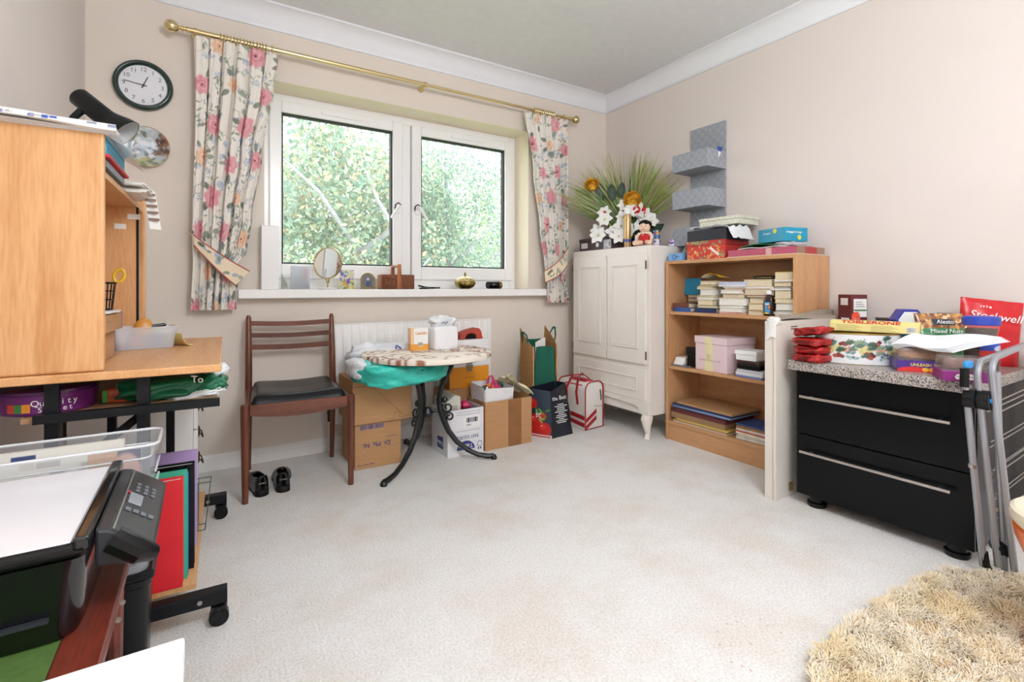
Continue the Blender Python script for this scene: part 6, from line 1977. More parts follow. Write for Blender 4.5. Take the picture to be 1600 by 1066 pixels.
for k, (nm, lab, c, th, w, l) in enumerate((('paper_pad', 'blue-edged paper pad lowest in the pile right of the pink box', '7a90c8', .010, .20, .150), ('paper_pad', 'white paper pad second in the pile right of the pink box', 'e6e6ea', .018, .19, .150), ('paper_pad', 'pale grey paper pad third in the pile right of the pink box', 'd2d4da', .012, .18, .145))):
    bxthing(nm, lab, 'paper', 2.415, 2.415 + w, 1.45, 1.45 + l, zp, zp + th, mt('pad_%d' % k, c, .7), GM, rad(2 * k - 2))
    zp += th + .0005
bxthing('black_case', 'black spectacle case on the paper pads right of the pink box', 'case', 2.425, 2.50, 1.470, 1.60, zp, zp + .030, M_BLKPL, GM, 0, .006)
zp += .0305
bxthing('brown_box', 'flat dark brown box under the small white box on the middle shelf', 'box', 2.43, 2.53, 1.475, 1.60, zp, zp + .016, C('choc_card', '4a2e28', .4), GM)
zp += .0165
bxthing('white_box', 'small white lidded box on the dark brown box on the middle shelf', 'box', 2.425, 2.535, 1.495, 1.605, zp, zp + .052, M_INKW, GM, rad(3), .002, (.022, M_INKW))
crd = bxthing('card_sleeve', 'upright tan cardboard sleeve behind the clear tub on the middle shelf', 'card', 2.545, 2.56, 1.330, 1.485, ZM, ZM + .185, M_CARD, GM)
bb2 = bxthing('black_base_box', 'small black box under the clear tub at the right of the middle shelf', 'box', 2.42, 2.53, 1.345, 1.435, ZM, ZM + .045, M_BLKPL, GM)
tb2 = thing('clear_tub', 'small clear tub with a green label on the black box on the middle shelf', 'tub', (2.475, 1.390, ZM + .0455), 0, GM)
open_tub(G(), .055, .042, .070, .012, .92).obj('tub', tubM, tb2, smooth=True)
G().box(-.0535, -.0525, -.02, .03, .015, .045).obj('green_label', C('leaf_label', '7ab07a'), tb2)
# bottom shelf
ZB = .1155
GW = 'folders and magazines on the bottom bookcase shelf'
zf = ZB
for k, (lab, c, th, w, l, y) in enumerate((('white folder at the bottom of the left pile on the bottom shelf', 'd9cfc0', .006, .26, .36, 1.83), ('tan folder low in the left pile on the bottom shelf', 'b9966a', .010, .26, .36, 1.83), ('yellow envelope in the left pile on the bottom shelf', 'd9bf5a', .008, .25, .34, 1.815), ('thick tan box file in the left pile on the bottom shelf', '9a7a56', .032, .25, .36, 1.845), ('dark red album in the left pile on the bottom shelf', '6a2e34', .018, .26, .37, 1.84), ('maroon album in the left pile on the bottom shelf', '4a2028', .012, .26, .37, 1.84), ('pale blue folder in the left pile on the bottom shelf', '7f9cc4', .010, .26, .39, 1.82), ('navy folder in the left pile on the bottom shelf', '2a3560', .012, .26, .39, 1.82), ('brown card folder on top of the left pile on the bottom shelf', 'b08a60', .012, .26, .38, 1.80))):
    bxthing('folder', lab, 'folder', 2.412, 2.412 + w, y - l / 2, y + l / 2, zf, zf + th, mt('folder_%d' % k, c, .6, var=.05), GW, rad(random.uniform(-2, 2)))
    zf += th + .0005
zf = ZB
for k, (lab, c, th) in enumerate((('white magazine at the bottom of the right pile on the bottom shelf', 'e2e0dc', .014), ('cream magazine second in the right pile on the bottom shelf', 'd8ccb4', .010), ('white brochure third in the right pile on the bottom shelf', 'ece8e2', .012), ('red-edged magazine in the right pile on the bottom shelf', 'c8603a', .008), ('pale magazine fifth in the right pile on the bottom shelf', 'd6d0cc', .012), ('brown paperback in the right pile on the bottom shelf', '9a6a3e', .014), ('blue magazine on top of the right pile on the bottom shelf', '2f4f8a', .008))):
    bxthing('magazine', lab, 'magazine', 2.425, 2.60, 1.42 + .004 * (k % 3), 1.605, zf, zf + th, mt('magazine_%d' % k, c, .45, var=.1, vscale=30), GW, rad(random.uniform(-5, 5)))
    zf += th + .0005
lb_ = book('dark colourful book leaning on the right magazine pile on the bottom shelf', (2.43, 1.315, ZB + .006), (.17, .16, .016), 0, mt('book_cover_mixed', '5a3a4a', .4, var=.6, vscale=25), GW, M_PAGEW, rot=(rad(32), 0, 0))

# on top of the bookcase
ZT = BH + .0005
GT = 'boxes on top of the bookcase'
tis = thing('tissue_box', 'pale blue tissue box at the left of the bookcase top', 'box', (2.47, 2.000, ZT), 0, GT)
G().box(-.06, .09, -.055, .045, 0, .044).obj('carton', C('sky_tissue_card', '7fb4e4', .5), tis, bev=.002)
for k in range(6):
    a = PI * k / 3
    G().box(-.0608, -.0600, .012 - .002, .012 + .002, .0, .012).obj('star_print', C('navy_star', '2f4a9a'), tis, (0, .012 - .012 * math.cos(0), .022), (a, 0, 0))
marks(7, .016, MATS['navy_star'], tis, (-.0606, -.022, .022), (0, -1, 0), (0, 0, 1), sx=.6)
net = thing('lace_fan', 'sage and white zigzag lace fan behind the pale blue tissue box', 'lace', (2.545, 1.985, ZT + .0445), 0, GT)
G().grid(lambda u, v: (.02 * v, .06 - .125 * u, .0 + .085 * v + .012 * abs(math.sin(u * 14)) * (1 - v)), 40, 8, .002, (1, 0, 0)).obj('fan', mt('sage_lace', 'b4beaa', .8, var=.35, vscale=90), net)
G().tube([(-.002, .06 - .125 * k / 12, .010 + .018 * (k % 2)) for k in range(13)], .003, 6).obj('white_trim', M_INKW, net)
xb = thing('gift_box', 'red patterned lidded gift box on the bookcase', 'box', (2.53, 1.792, ZT), rad(1.5), GT)
cv = Canvas(.245, .078, 'c9382c', .0028)
random.seed(61)
for k in range(30):
    cv.leaf(random.uniform(0, .245), random.uniform(0, .078), random.uniform(.018, .034), random.uniform(0, 6.3), random.choice(['7f9a6a', '5f8a5a', 'd9a04a', 'e08a4a', 'd86a3a']), .9, .5)
for k in range(40):
    cv.ell(random.uniform(0, .245), random.uniform(0, .078), .004, .004, random.choice(['e8c07a', 'e6d8b8', 'd8432f']))
G().box(-.11, .11, -.122, .122, 0, .078).obj('body', C('red_gift_card', 'b52f28', .5), xb, bev=.002)
cv.decal('print', xb, (-.1101, .1225, 0), (0, -1, 0), (0, 0, 1))
cvl = Canvas(.252, .026, 'b8342a', .0028)
for k in range(14):
    cvl.leaf(random.uniform(0, .25), random.uniform(0, .026), .028, random.uniform(0, 6.3), random.choice(['7f9a6a', '8aa06a', 'c9903a']), .9, .5)
xl = G().box(-.114, .114, -.126, .126, .0783, .104).obj('lid', C('red_gift_lid', 'a62c26', .5), xb, bev=.002)
cvl.decal('print', xl, (-.1141, .126, .0783), (0, -1, 0), (0, 0, 1))
G().box(-.1112, -.1102, -.01, .005, -.035, .035).obj('tag_print', C('cream_tag', 'ead9cc'), xb, (0, -.055, .04), (rad(-52), 0, 0))
zz = ZT + .1045
nb = thing('black_box', 'navy-black lidless box on the red gift box on the bookcase', 'box', (2.525, 1.785, zz), rad(2), GT)
G().box(-.11, .11, -.125, .125, 0, .062).obj('body', C('navy_black_card', '23262e', .5), nb, bev=.002)
G().box(-.1108, -.1098, -.008, .008, .0, .010).obj('thumb_notch', M_INKK, nb)
zz += .0625
wc = thing('white_cloth', 'crumpled white tissue paper draped over the black box', 'cloth', (2.53, 1.775, zz), 0, GT)
def drape(u, v):
    y = .115 - .30 * u
    x = -.115 + .20 * v
    z = .010 + .006 * math.sin(13 * u + 5 * v) + .006 * math.sin(21 * v + 3 * u)
    over = max(0, -y - .135)
    return (x + .008 * math.sin(20 * u), y + over * .55, max(z - over * 1.5, -.06))
G().grid(drape, 34, 20, .0015, (0, 0, 1)).obj('tissue', mt('white_tissue', 'eceef0', .8, var=.02), wc, smooth=True, ang=60)
cb = thing('cream_box', 'cream sprigged lidded box on the white tissue on the bookcase', 'box', (2.575, 1.765, zz + .024), rad(2), GT)
M_SPRIG = mt('sprigged_card', 'd9d8c6', .6, var=.25, vscale=130)
G().box(-.10, .095, -.140, .105, 0, .028).obj('body', M_SPRIG, cb, bev=.002)
G().box(-.104, .099, -.144, .109, .0283, .046).obj('lid', M_SPRIG, cb, bev=.002)
lp_ = thing('long_box', 'long flat pink and red box on the right of the bookcase top', 'box', (2.530, 1.460, ZT), rad(-1), GT)
M_PKST = mt('pink_stripe_card', 'b8566e', .5, var=.12, vscale=60, stretch=(1, 6, 1))
G().box(-.115, .135, -.185, .185, .004, .038).obj('box', M_PKST, lp_, bev=.002)
G().box(-.120, .140, -.190, .190, 0, .0038).obj('base_card', C('cream_base_card', 'd9c8ac', .7), lp_)
cv = Canvas(.252, .034, 'a8484a', .003)
cv.rect(0, 0, .07, .034, '9a7a66').rect(.10, 0, .17, .034, 'b03a3a').rect(.18, 0, .252, .034, '9a7a66')
cv.decal('end_print', lp_, (-.1155, -.1852, .004), (1, 0, 0), (0, 0, 1))
G().box(-.1162, -.1152, -.06, -.03, .004, .038).obj('tag_print', C('rose_tag', 'd6a8a4'), lp_, (0, 0, 0), (0, 0, 0))
zz = ZT + .0385
gp = thing('green_papers', 'green and white papers in a plastic bag on the long flat box', 'papers', (2.545, 1.475, zz), 0, GT)
G().grid(lambda u, v: (-.10 + .2 * v, .13 - .25 * u, .003 + .004 * math.sin(6 * u) ** 2), 20, 8, .004, (0, 0, 1)).obj('white_sheets', M_PAPER, gp)
G().grid(lambda u, v: (-.105 + .19 * v, .115 - .19 * u, .012 + .012 * math.sin(PI * u) * (1 - .3 * v)), 20, 8, .003, (0, 0, 1)).obj('green_card', C('emerald_card', '1f7a4a', .5), gp)
blob(G(), (.01, -.10, .016), (.10, .055, .016), (.7, .7), .2, 5, 4, 30, 14).obj('plastic_bag', clear_mat('thin_plastic', 'e8ecf0', .45, .2), gp, smooth=True, ang=180)
tq = thing('turquoise_box', 'bright turquoise box with yellow seals on top of the green papers', 'box', (2.565, 1.44, zz + .034), rad(-15), GT)
M_TQ = C('bright_turquoise', '1f97b8', .4)
G().box(-.075, .075, -.095, .075, 0, .070).obj('carton', M_TQ, tq, bev=.002)
for p, q in (((-.0755, -.035, .055), (1, 0, 0)), ((.02, -.0955, .02), (0, 1, 0))):
    a = v3(p)
    G().cyl(tuple(a - v3(q) * .0006), tuple(a + v3(q) * .0006), .012, 16).obj('yellow_seal', C('seal_yellow', 'e0d24a'), tq)
marks(5, .020, M_INKW, tq, (-.0757, .012, .045), (0, -1, 0), (0, 0, 1))
marks(10, .020, M_INKW, tq, (-.01, -.0957, .045), (1, 0, 0), (0, 0, 1))

# ================================================================ tall flat carton between bookcase and drawers
fc = thing('flat_carton', 'tall thin white carton with torn top between bookcase and black drawers', 'box', (2.097, 1.199, 0))
M_OFFW = mt('scuffed_white_card', 'e4ddd2', .7, var=.05, vscale=8)
G().box(0, .60, 0, .050, 0, .775).obj('carton', M_OFFW, fc, bev=.002)
M_GREYC = mt('grey_brown_card', 'a89c8e', .85, var=.12, vscale=14)
G().prism([(.0, .7755), (.045, .7755), (.12, .80), (.30, .80), (.45, .815), (.60, .81), (.60, .7755)], .046, .049, 'y').obj('rear_flap', M_GREYC, fc)
G().grid(lambda u, v: (.0 + .60 * u, .0 + .048 * v, .778 + .006 * math.sin(7 * u + 2 * v)), 20, 4, .002, (0, 0, 1)).obj('torn_top', M_GREYC, fc)
blob(G(), (.02, .020, .772), (.024, .026, .020), (.7, .7), .15, 4, 3, 30, 16).obj('white_tape', mt('white_tape', 'eceae6', .5), fc, smooth=True, ang=180)
G().grid(lambda u, v: (-.0015 - .004 * math.sin(PI * u), -.002 + .045 * u, .70 + .07 * v + .008 * math.sin(5 * u)), 8, 4, .001, (-1, 0, 0)).obj('tape_tail', MATS['white_tape'], fc)
G().box(.10, .135, -.0008, .0, .02, .060).obj('parcel_tape_patch', C('tan_tape', 'a8895c', .4), fc)
for z in (.745, .735):
    G().box(.12, .17, -.0008, .0, z, z + .005).obj('print_line', C('brown_ink2', '5a4a3a'), fc)
G().tube([(-.0006, .012, .0), (-.0006, .014, .30), (-.0006, .010, .52), (-.0006, .013, .70)], .0012, 4).obj('crease', C('rusty_crease', 'b59a84'), fc)
# ================================================================ black chest of drawers with worktop
DX, DY0, DY1 = 2.150, .564, 1.141
bd = thing('drawer_unit', 'glossy black two-drawer unit with speckled grey worktop', 'drawers', (DX, DY0, 0))
M_BGL = mt('black_gloss_board', '050608', .3, var=.02, spec=.22)
DW = DY1 - DY0
bx('carcase', .019, .545, 0, DW, .048, .572, M_BGL, bd)
for z0, z1, hz in ((.050, .302, .236), (.307, .571, .467)):
    d = bx('drawer', 0, .0185, .002, DW - .002, z0, z1, M_BGL, bd, bev=.001)
    h = G().cyl((-.030, .055, hz), (-.030, DW - .03, hz), .006, 12)
    h.obj('handle', mt('satin_steel_bar', 'd0c8c2', .3, 1.0, var=.02), d, smooth=True)
    for y in (.09, DW - .065):
        G().cyl((-.028, y, hz), (.0, y, hz), .004, 8).obj('handle_post', M_STEEL, d)
for y in (.06, DW - .06):
    for x in (.05, .50):
        G().lathe([(0, 0), (.033, 0), (.036, .006), (.036, .018), (.028, .022), (.028, .0475), (0, .0475)], 24, (x, y, 0)).obj('foot', M_BLKPL, bd, smooth=True)
def granite():
    m = bpy.data.materials.new('speckled_worktop')
    m.use_nodes = True
    nt = m.node_tree
    b = nt.nodes['Principled BSDF']
    b.inputs['Roughness'].default_value = .35
    tc = nd(nt, 'ShaderNodeTexCoord')
    n = nd(nt, 'ShaderNodeTexNoise')
    n.inputs['Scale'].default_value = 210
    n.inputs['Detail'].default_value = 3
    nt.links.new(tc.outputs['Object'], n.inputs['Vector'])
    r = nd(nt, 'ShaderNodeValToRGB')
    r.color_ramp.interpolation = 'CONSTANT'
    e = r.color_ramp.elements
    e[0].position, e[0].color = 0, (*lin('4a4644'), 1)
    e[1].position, e[1].color = .43, (*lin('9a928c'), 1)
    e2 = e.new(.5)
    e2.color = (*lin('c9c3bd'), 1)
    e3 = e.new(.58)
    e3.color = (*lin('8a6e5e'), 1)
    e4 = e.new(.63)
    e4.color = (*lin('dedad6'), 1)
    nt.links.new(n.outputs['Fac'], r.inputs['Fac'])
    nt.links.new(r.outputs['Color'], b.inputs['Base Color'])
    return m
bx('worktop', -.030, .560, -.012, DW + .020, .5725, .613, granite(), bd, bev=.003)
KZ = .6135

# ---------------------------------------------------------------- things on the worktop
GK = 'food and tins on the speckled worktop'
M_REDF = mt('red_foil', 'a8201e', .22, var=.25, vscale=30, bump=.5, bscale=40)
z = KZ
for k, lab in enumerate(('lowest red foil biscuit packet at the left of the worktop', 'second red foil biscuit packet from the worktop', 'third red foil biscuit packet from the worktop', 'topmost red foil biscuit packet beside the fruit tin')):
    p = px(1252, 566, Z=.613)
    o = thing('biscuit_packet', lab, 'packet', (p.x + .070 + .006 * (k % 2), p.y - .012, z), rad(-8 + 7 * (k % 2) + (10 if k == 3 else 0)), 'red foil packets at the left of the worktop', rot=(0, 0, rad(-8 + 7 * (k % 2))) if k < 3 else (rad(-9), rad(4), rad(6)))
    if k == 3:
        o.location.z += .008
    blob(G(), (0, 0, .0165), (.066, .062, .0165), (.5, .5), .14, 4.5, k + 50, 36, 16, 0.0).obj('packet', M_REDF, o, smooth=True, ang=180)
    G().box(-.0672, -.0640, -.03, .03, .010, .024).obj('print_patch', C('dark_red_print', '6a1216', .3), o)
    z += .0332
tin = thing('oval_tin', 'large oval white tin with fruit and leaf decoration on the worktop', 'tin', (0, 0, KZ), 0, GK)
pc = px(1338, 570, Z=.613)
tin.location = (pc.x + .085, pc.y + .035, KZ)
tin.rotation_euler = (0, 0, rad(-58))
RA, RB, TH = .148, .100, .120
per = 2 * PI * math.sqrt((RA * RA + RB * RB) / 2)
cv = Canvas(per, TH, 'e6e8ea', .0022)
random.seed(90)
def fruit_leaf(x, y, s, c):
    for a in (-1.0, -.5, 0, .5, 1.0):
        cv.leaf(x, y, s, PI / 2 + a * 1.1 + .3, c, .95, .45)
for k in range(34):
    x = (k + .5) * per / 34
    kind = k % 4
    for (ox, oy) in ((0, .036 + .02 * (k % 2)), (.022, .080 - .02 * (k % 2))):
        X, Y = x + ox + random.uniform(-.006, .006), oy
        q = random.random()
        if kind == 0:
            for j in range(12):
                cv.ell(X + random.uniform(-.016, .016), Y + random.uniform(-.018, .012), .006, .006, random.choice(['8fb0a8', 'a9c4b8', '7a9a98', '6a7a9a']))
        elif kind == 1:
            cv.ell(X, Y, .015, .020, 'd6d098', .3)
            cv.ell(X + .004, Y - .003, .009, .013, 'c8b86a', .3, .7)
        elif kind == 2:
            for j in range(5):
                cv.ell(X + random.uniform(-.014, .014), Y + random.uniform(-.010, .010), .009, .008, random.choice(['7a3a38', '8a4a44', 'a85a4a', '6a4a3a']))
        else:
            cv.ell(X, Y, .014, .012, 'e0a08a')
            cv.ell(X + .003, Y + .003, .008, .006, 'e8c0a8', 0, .8)
        fruit_leaf(X + random.uniform(-.018, .018), Y + random.uniform(-.01, .02), random.uniform(.014, .022), random.choice(['4a6a5a', '5a7a6a', '3a5a4a', '8aa088']))
        cv.line([(X, Y), (X + .012, Y + .022)], .0016, '6a5a3a')
def ovf(u, v):
    a = 2 * PI * u
    return (RA * math.cos(a), RB * math.sin(a), .002 + TH * v)
g, cc_ = cv.surf(ovf)
g.obj('painted_side', printed('glazed_print', .2, .5), tin, smooth=True, ang=180, cols=cc_)
G().lathe([(0, 0), (.995, 0), (1, .003)], 64, sx=RA, sy=RB).obj('bottom', mt('tin_gold', 'b8974e', .3, .9), tin)
G().tube([(RA * math.cos(2 * PI * i / 64), RB * math.sin(2 * PI * i / 64), .002 + TH) for i in range(64)], .0028, 6, True).obj('rim', MATS['tin_gold'], tin, smooth=True)
G().lathe([(.985, .01), (.985, TH)], 64, sx=RA, sy=RB, caps=False).obj('lining', MATS['tin_gold'], tin)
yb = thing('yellow_box', 'long yellow chocolate bar box with red letters lying across the oval tin', 'box', (0, 0, 0), 0, GK)
a_ = px(1293, 517, X=2.30)
yb.location = (2.335, 0.985, KZ + TH + .006)
yb.rotation_euler = (rad(0), 0, rad(-78))
tri = [(-.034, 0), (.034, 0), (.024, .044), (-.008, .044), (-.027, .030)]
G().prism([(p[0], p[1]) for p in tri], -.095, .205, 'x').obj('carton', mt('pale_yellow_card', 'e6d88c', .45, var=.03), yb, bev=.001)
text('TOBLERONE', .026, C('scarlet_ink', 'c8322a'), yb, (.045, -.0180, .0376), (1, 0, 0), (0, .8, .59), sx=1.35, bold=.03)
cvb = Canvas(.03, .022, 'e9e6d8', .0014)
for k in range(11):
    cvb.rect(.001 + .0026 * k, .002, .0022 + .0026 * k, .02, '55607a')
cvb.decal('barcode', yb, (.165, -.0335, .004), (1, 0, 0), (0, .227, .974))
for x0, x1 in ((-.07, .02), (.05, .14)):
    for k in range(6):
        G().box(x0, x1 - .01 * (k % 3), -.0005, .0, 0, .0012).obj('print_line', C('olive_ink', '9a8a4a'), yb, (0, -.0338 + .0010 * (k + .6), .0043 * (k + .6)), (rad(-13), 0, 0))
mb = thing('maroon_box', 'maroon box with white labels at the back of the worktop', 'box', (2.640, 1.105, KZ), rad(0), GK)
mb.location = (2.625, px(1328, 480, X=2.6).y, KZ)
mb.rotation_euler = (0, 0, rad(-28))
G().box(-.040, .040, -.042, .042, -.0, .275).obj('carton', C('maroon_card', '6a2a2e', .45), mb, bev=.002)
G().box(-.0408, -.0398, -.022, .024, .225, .258).obj('side_label', M_PAPER, mb)
G().box(-.028, .036, -.0428, -.0418, .170, .255).obj('front_label', M_PAPER, mb)
G().box(-.026, .034, -.0434, -.0427, .198, .205).obj('green_line', C('green_ink', '3a7a4a'), mb)
for k in range(3):
    G().box(-.018, .026 - .006 * k, -.0434, -.0427, .218 + .010 * k, .221 + .010 * k).obj('print_line', C('grey_ink3', '8a8a8a'), mb)
G().box(-.0414, -.0404, -.03, .02, .13, .165).obj('side_label', M_PAPER, mb)
snk = thing('snack_bag', 'small red and orange snack bag in front of the maroon box', 'bag', (2.54, px(1337, 495, X=2.54).y, KZ), rad(20), GK)
blob(G(), (0, 0, .095), (.034, .018, .095), (.5, .6), .08, 4, 6).obj('bag', mt('orange_red_foil', 'd8452a', .3, var=.5, vscale=40), snk, smooth=True)
tray = thing('baking_tray', 'grey metal tray standing behind everything on the worktop', 'tray', (2.693, .86, KZ), 0, GK)
G().box(-.004, .004, -.26, .20, 0, .165).obj('sheet', mt('dull_metal', '8a8684', .4, .8), tray, bev=.002)
G().tube([(-.006, -.26, .165), (-.006, .20, .165)], .005, 6).obj('rolled_edge', MATS['dull_metal'], tray)

hx = thing('hexagonal_box', 'blue hexagonal box with white panel behind the yellow box', 'box', (2.52, px(1416, 500, X=2.52).y, KZ), rad(-50), GK)
def hexa(r, sx=1.0):
    return [(r * sx * math.cos(PI / 3 * k), r * math.sin(PI / 3 * k)) for k in range(6)]
G().box(-.045, .045, -.035, .035, 0, .135).obj('stand_carton', C('deep_teal_card', '2f6a8a', .5), hx, bev=.003)
G().prism([(x, z_ + .172) for x, z_ in hexa(.052, 1.05)], -.040, .030, 'y').obj('hex_case', C('ultramarine_plastic', '33349a', .3), hx, bev=.004)
G().prism([(x, z_ + .172) for x, z_ in hexa(.040, 1.08)], -.0412, -.0400, 'y').obj('white_panel', M_INKW, hx)
bt_ = thing('black_tin', 'black round tin with gold pattern behind the nut bag', 'tin', (2.57, px(1477, 500, X=2.57).y, KZ), 0, GK)
G().lathe([(0, 0), (.062, 0), (.064, .003), (.064, .168), (.060, .17), (0, .17)], 36).obj('body', M_BLKPL, bt_, smooth=True)
G().lathe([(0, .1702), (.066, .1702), (.066, .186), (.060, .190), (0, .190)], 36).obj('lid', M_BLKPL, bt_, smooth=True)
G().lathe([(0, .1905), (.026, .1905), (.028, .201), (.024, .204), (0, .204)], 24).obj('knob', M_BLKPL, bt_, smooth=True)
G().tube([(.0646 * math.cos(2 * PI * i / 72), .0646 * math.sin(2 * PI * i / 72), .142 + .012 * (i % 2)) for i in range(72)], .0014, 4, True).obj('gold_zigzag', M_BRASS, bt_)
for zz_ in (.132, .162):
    G().tube([(.0646 * math.cos(2 * PI * i / 48), .0646 * math.sin(2 * PI * i / 48), zz_) for i in range(48)], .0016, 4, True).obj('gold_line', M_BRASS, bt_)
# bag of nuts
nb_ = thing('nut_bag', 'green and brown bag of mixed nuts leaning on the jar', 'bag', (2.43, px(1478, 520, X=2.43).y, KZ + .012), rad(-42), GK, rot=(rad(-14), 0, rad(-44)))
cv = Canvas(.17, .200, '2f7a4a', .0026)
random.seed(19)
cv.rect(0, .138, .17, .200, '8a5a34')
for k in range(60):
    cv.ell(random.uniform(0, .17), random.uniform(.142, .200), random.uniform(.007, .013), random.uniform(.005, .009), random.choice(['b07a44', 'd0a468', '6a3a22', 'e0c090', '9a6236', 'c8924e']), random.uniform(0, 3))
cv.rect(.050, .148, .130, .174, '2c3a40')
def pillow(w, h, d, s):
    def f(u, v):
        e = (math.sin(PI * u) ** .5) * (math.sin(PI * v) ** .6)
        return ((u - .5) * w * (1 - .03 * math.sin(PI * v)), -s * d * e - .003 * math.sin(22 * u) * (1 - e) + .002 * math.sin(30 * v) * e, v * h)
    return f
g, cc_ = cv.surf(pillow(.17, .200, .022, 1))
g.obj('front_film', printed('glossy_film', .25, .3), nb_, smooth=True, ang=180, cols=cc_)
G().grid(pillow(.17, .200, .022, -1), 20, 20).obj('back_film', C('green_film', '2f7a4a', .3), nb_, smooth=True, ang=180)
text('Alesto', .022, M_INKW, nb_, (.006, -.0250, .161))
text('Mixed Nuts', .023, M_INKW, nb_, (.004, -.0266, .124), shear=.15)
# red bag
rbg = thing('red_bag', 'red pillow bag with white script lettering against the wall', 'bag', (2.615, px(1540, 500, X=2.615).y, KZ), 0, GK, rot=(rad(-6), rad(7), rad(-52)))
M_RB = mt('scarlet_film', 'c81f26', .3, var=.08, vscale=14, bump=.3, bscale=25)
for s in (1, -1):
    G().grid(pillow(.200, .262, .030, s), 24, 24).obj('film', M_RB, rbg, smooth=True, ang=180)
text('Stockwell', .042, M_INKW, rbg, (.0, -.034, .192), (1, 0, -.03), (0, 0, 1), shear=.25)
marks(4, .018, M_INKW, rbg, (-.03, -.034, .228), shear=.2)
# jar
jr = thing('glass_jar', 'glass coffee jar with blue lid on the worktop', 'jar', (2.345, px(1533, 520, X=2.345).y, KZ), 0, GK)
G().lathe([(0, .0), (.040, .0), (.050, .006), (.051, .07), (.045, .115), (.042, .135), (.048, .165), (.047, .175), (0, .175)], 32).obj('glass', clear_mat('jar_glass', 'd8d0c8', .84, .05), jr, smooth=True)
G().lathe([(0, .003), (.037, .003), (.046, .01), (.046, .07), (.041, .115), (.038, .135), (.043, .162), (0, .164)], 28).obj('coffee', mt('coffee_granules', '3a2216', .8, var=.3, vscale=160, bump=.6, bscale=200), jr, smooth=True)
G().lathe([(0, .1752), (.050, .1752), (.052, .178), (.052, .200), (.047, .206), (0, .207)], 32).obj('lid', C('royal_blue_plastic', '2f45a8', .35), jr, smooth=True)
cv = Canvas(.16, .05, '3a55b8', .003)
cv.rect(0, .0, .16, .022, 'd83a2c').ell(.07, .03, .03, .012, 'dfe4f4').rect(.09, .02, .14, .04, '2a3a8a')
g, cc_ = cv.surf(lambda u, v: ((.0512 - .003 * v) * math.cos(PI * 1.05 + PI * 1.0 * u), (.0512 - .003 * v) * math.sin(PI * 1.05 + PI * 1.0 * u), .065 + .05 * v))
g.obj('label', printed(), jr, smooth=True, cols=cc_)
# cakes
def cake_pack(label, x, y, rz, w, d, h0, h1, c, mat_top, txt):
    o = thing('cake_pack', label, 'cake', (x, y, KZ), rz, GK)
    G().box(-w, w, -d, d, 0, h0).obj('tray', c, o, bev=.002)
    loft(G(), [[(p, q, zc) for p, q in rr_loop(ww, dd, .012)] for ww, dd, zc in ((w * .97, d * .97, h0 + .0005), (w * .93, d * .93, h1 * .9), (w * .85, d * .85, h1))], True, True).obj('clear_lid', clear_mat('cake_lid', 'e6dcd4', .84, .08), o, smooth=True)
    blob(G(), (0, 0, h0 + (h1 - h0) * .42), (w * .85, d * .85, (h1 - h0) * .38), (.6, .5), .06, 4, 7).obj('cake', mat_top, o, smooth=True)
    return o
pA = px(1432, 582, Z=.613)
k1 = cake_pack('caterpillar cake pack with purple and red tray under the white paper', pA.x + .078, pA.y + .006, rad(-60), .090, .064, .040, .088, C('purple_tray', '4a2a86', .4), mt('cake_caramel', 'a8744a', .7, var=.3, vscale=60), '')
cv = Canvas(.178, .040, '4a2a86', .0022)
cv.ell(.05, .0, .06, .020, 'd8302a').ell(.13, .002, .06, .018, 'd8302a').ell(.09, .038, .05, .008, '5a36a0')
cv.ell(.082, .010, .010, .008, 'e8b83a').ell(.10, .010, .010, .008, 'e8a83a').ell(.118, .010, .008, .008, 'e8c84a')
cv.decal('print', k1, (-.089, -.0642, 0), (1, 0, 0), (0, 0, 1))
text('UNLEASH THE', .014, C('gold_ink', 'f0d84a'), k1, (-.005, -.0652, .026), bold=.02)
pB = px(1508, 598, Z=.613)
k2 = cake_pack('magenta cake box with white badge beside the folding airer', pB.x + .055, pB.y + .028, rad(-60), .060, .056, .034, .078, C('magenta_tray', '8a2a78', .4), mt('cake_berry', '6a3a34', .7, var=.4, vscale=50), '')
G().prism([(-.024, .008), (.022, .008), (.026, .016), (.022, .024), (.008, .028), (-.010, .027), (-.022, .024), (-.028, .016)], -.0572, -.0560, 'y').obj('badge', M_INKW, k2)
marks(10, .009, C('plum_ink', '6a2a5a'), k2, (-.001, -.0576, .017))
cl2 = thing('white_paper_sheets', 'large white folded paper sheets lying over the cake packs', 'paper', (0, 0, 0), 0, GK)
q0, q1, q2, q3 = (v3(px(1400, 545, X=2.20)), v3(px(1490, 553, X=2.17)), v3(px(1578, 533, X=2.26)), v3(px(1437, 527, X=2.31)))
def shf(off, k):
    def f(u, v):
        p = (q0 + (q1 - q0) * u) * (1 - v) + (q3 + (q2 - q3) * u) * v
        return p + v3((0, 0, off + .010 * math.sin(PI * u) * (1 - v) * k + .005 * math.sin(7 * u + 3 * v)))
    return f
for k in range(4):
    G().grid(shf(.004 * k, 1 - .2 * k), 22, 14, .0018, (0, 0, 1)).obj('sheet', mt('white_card_sheet', 'f0f1f3', .6, var=.01), cl2, (0, .006 * k, 0), smooth=True, ang=50)

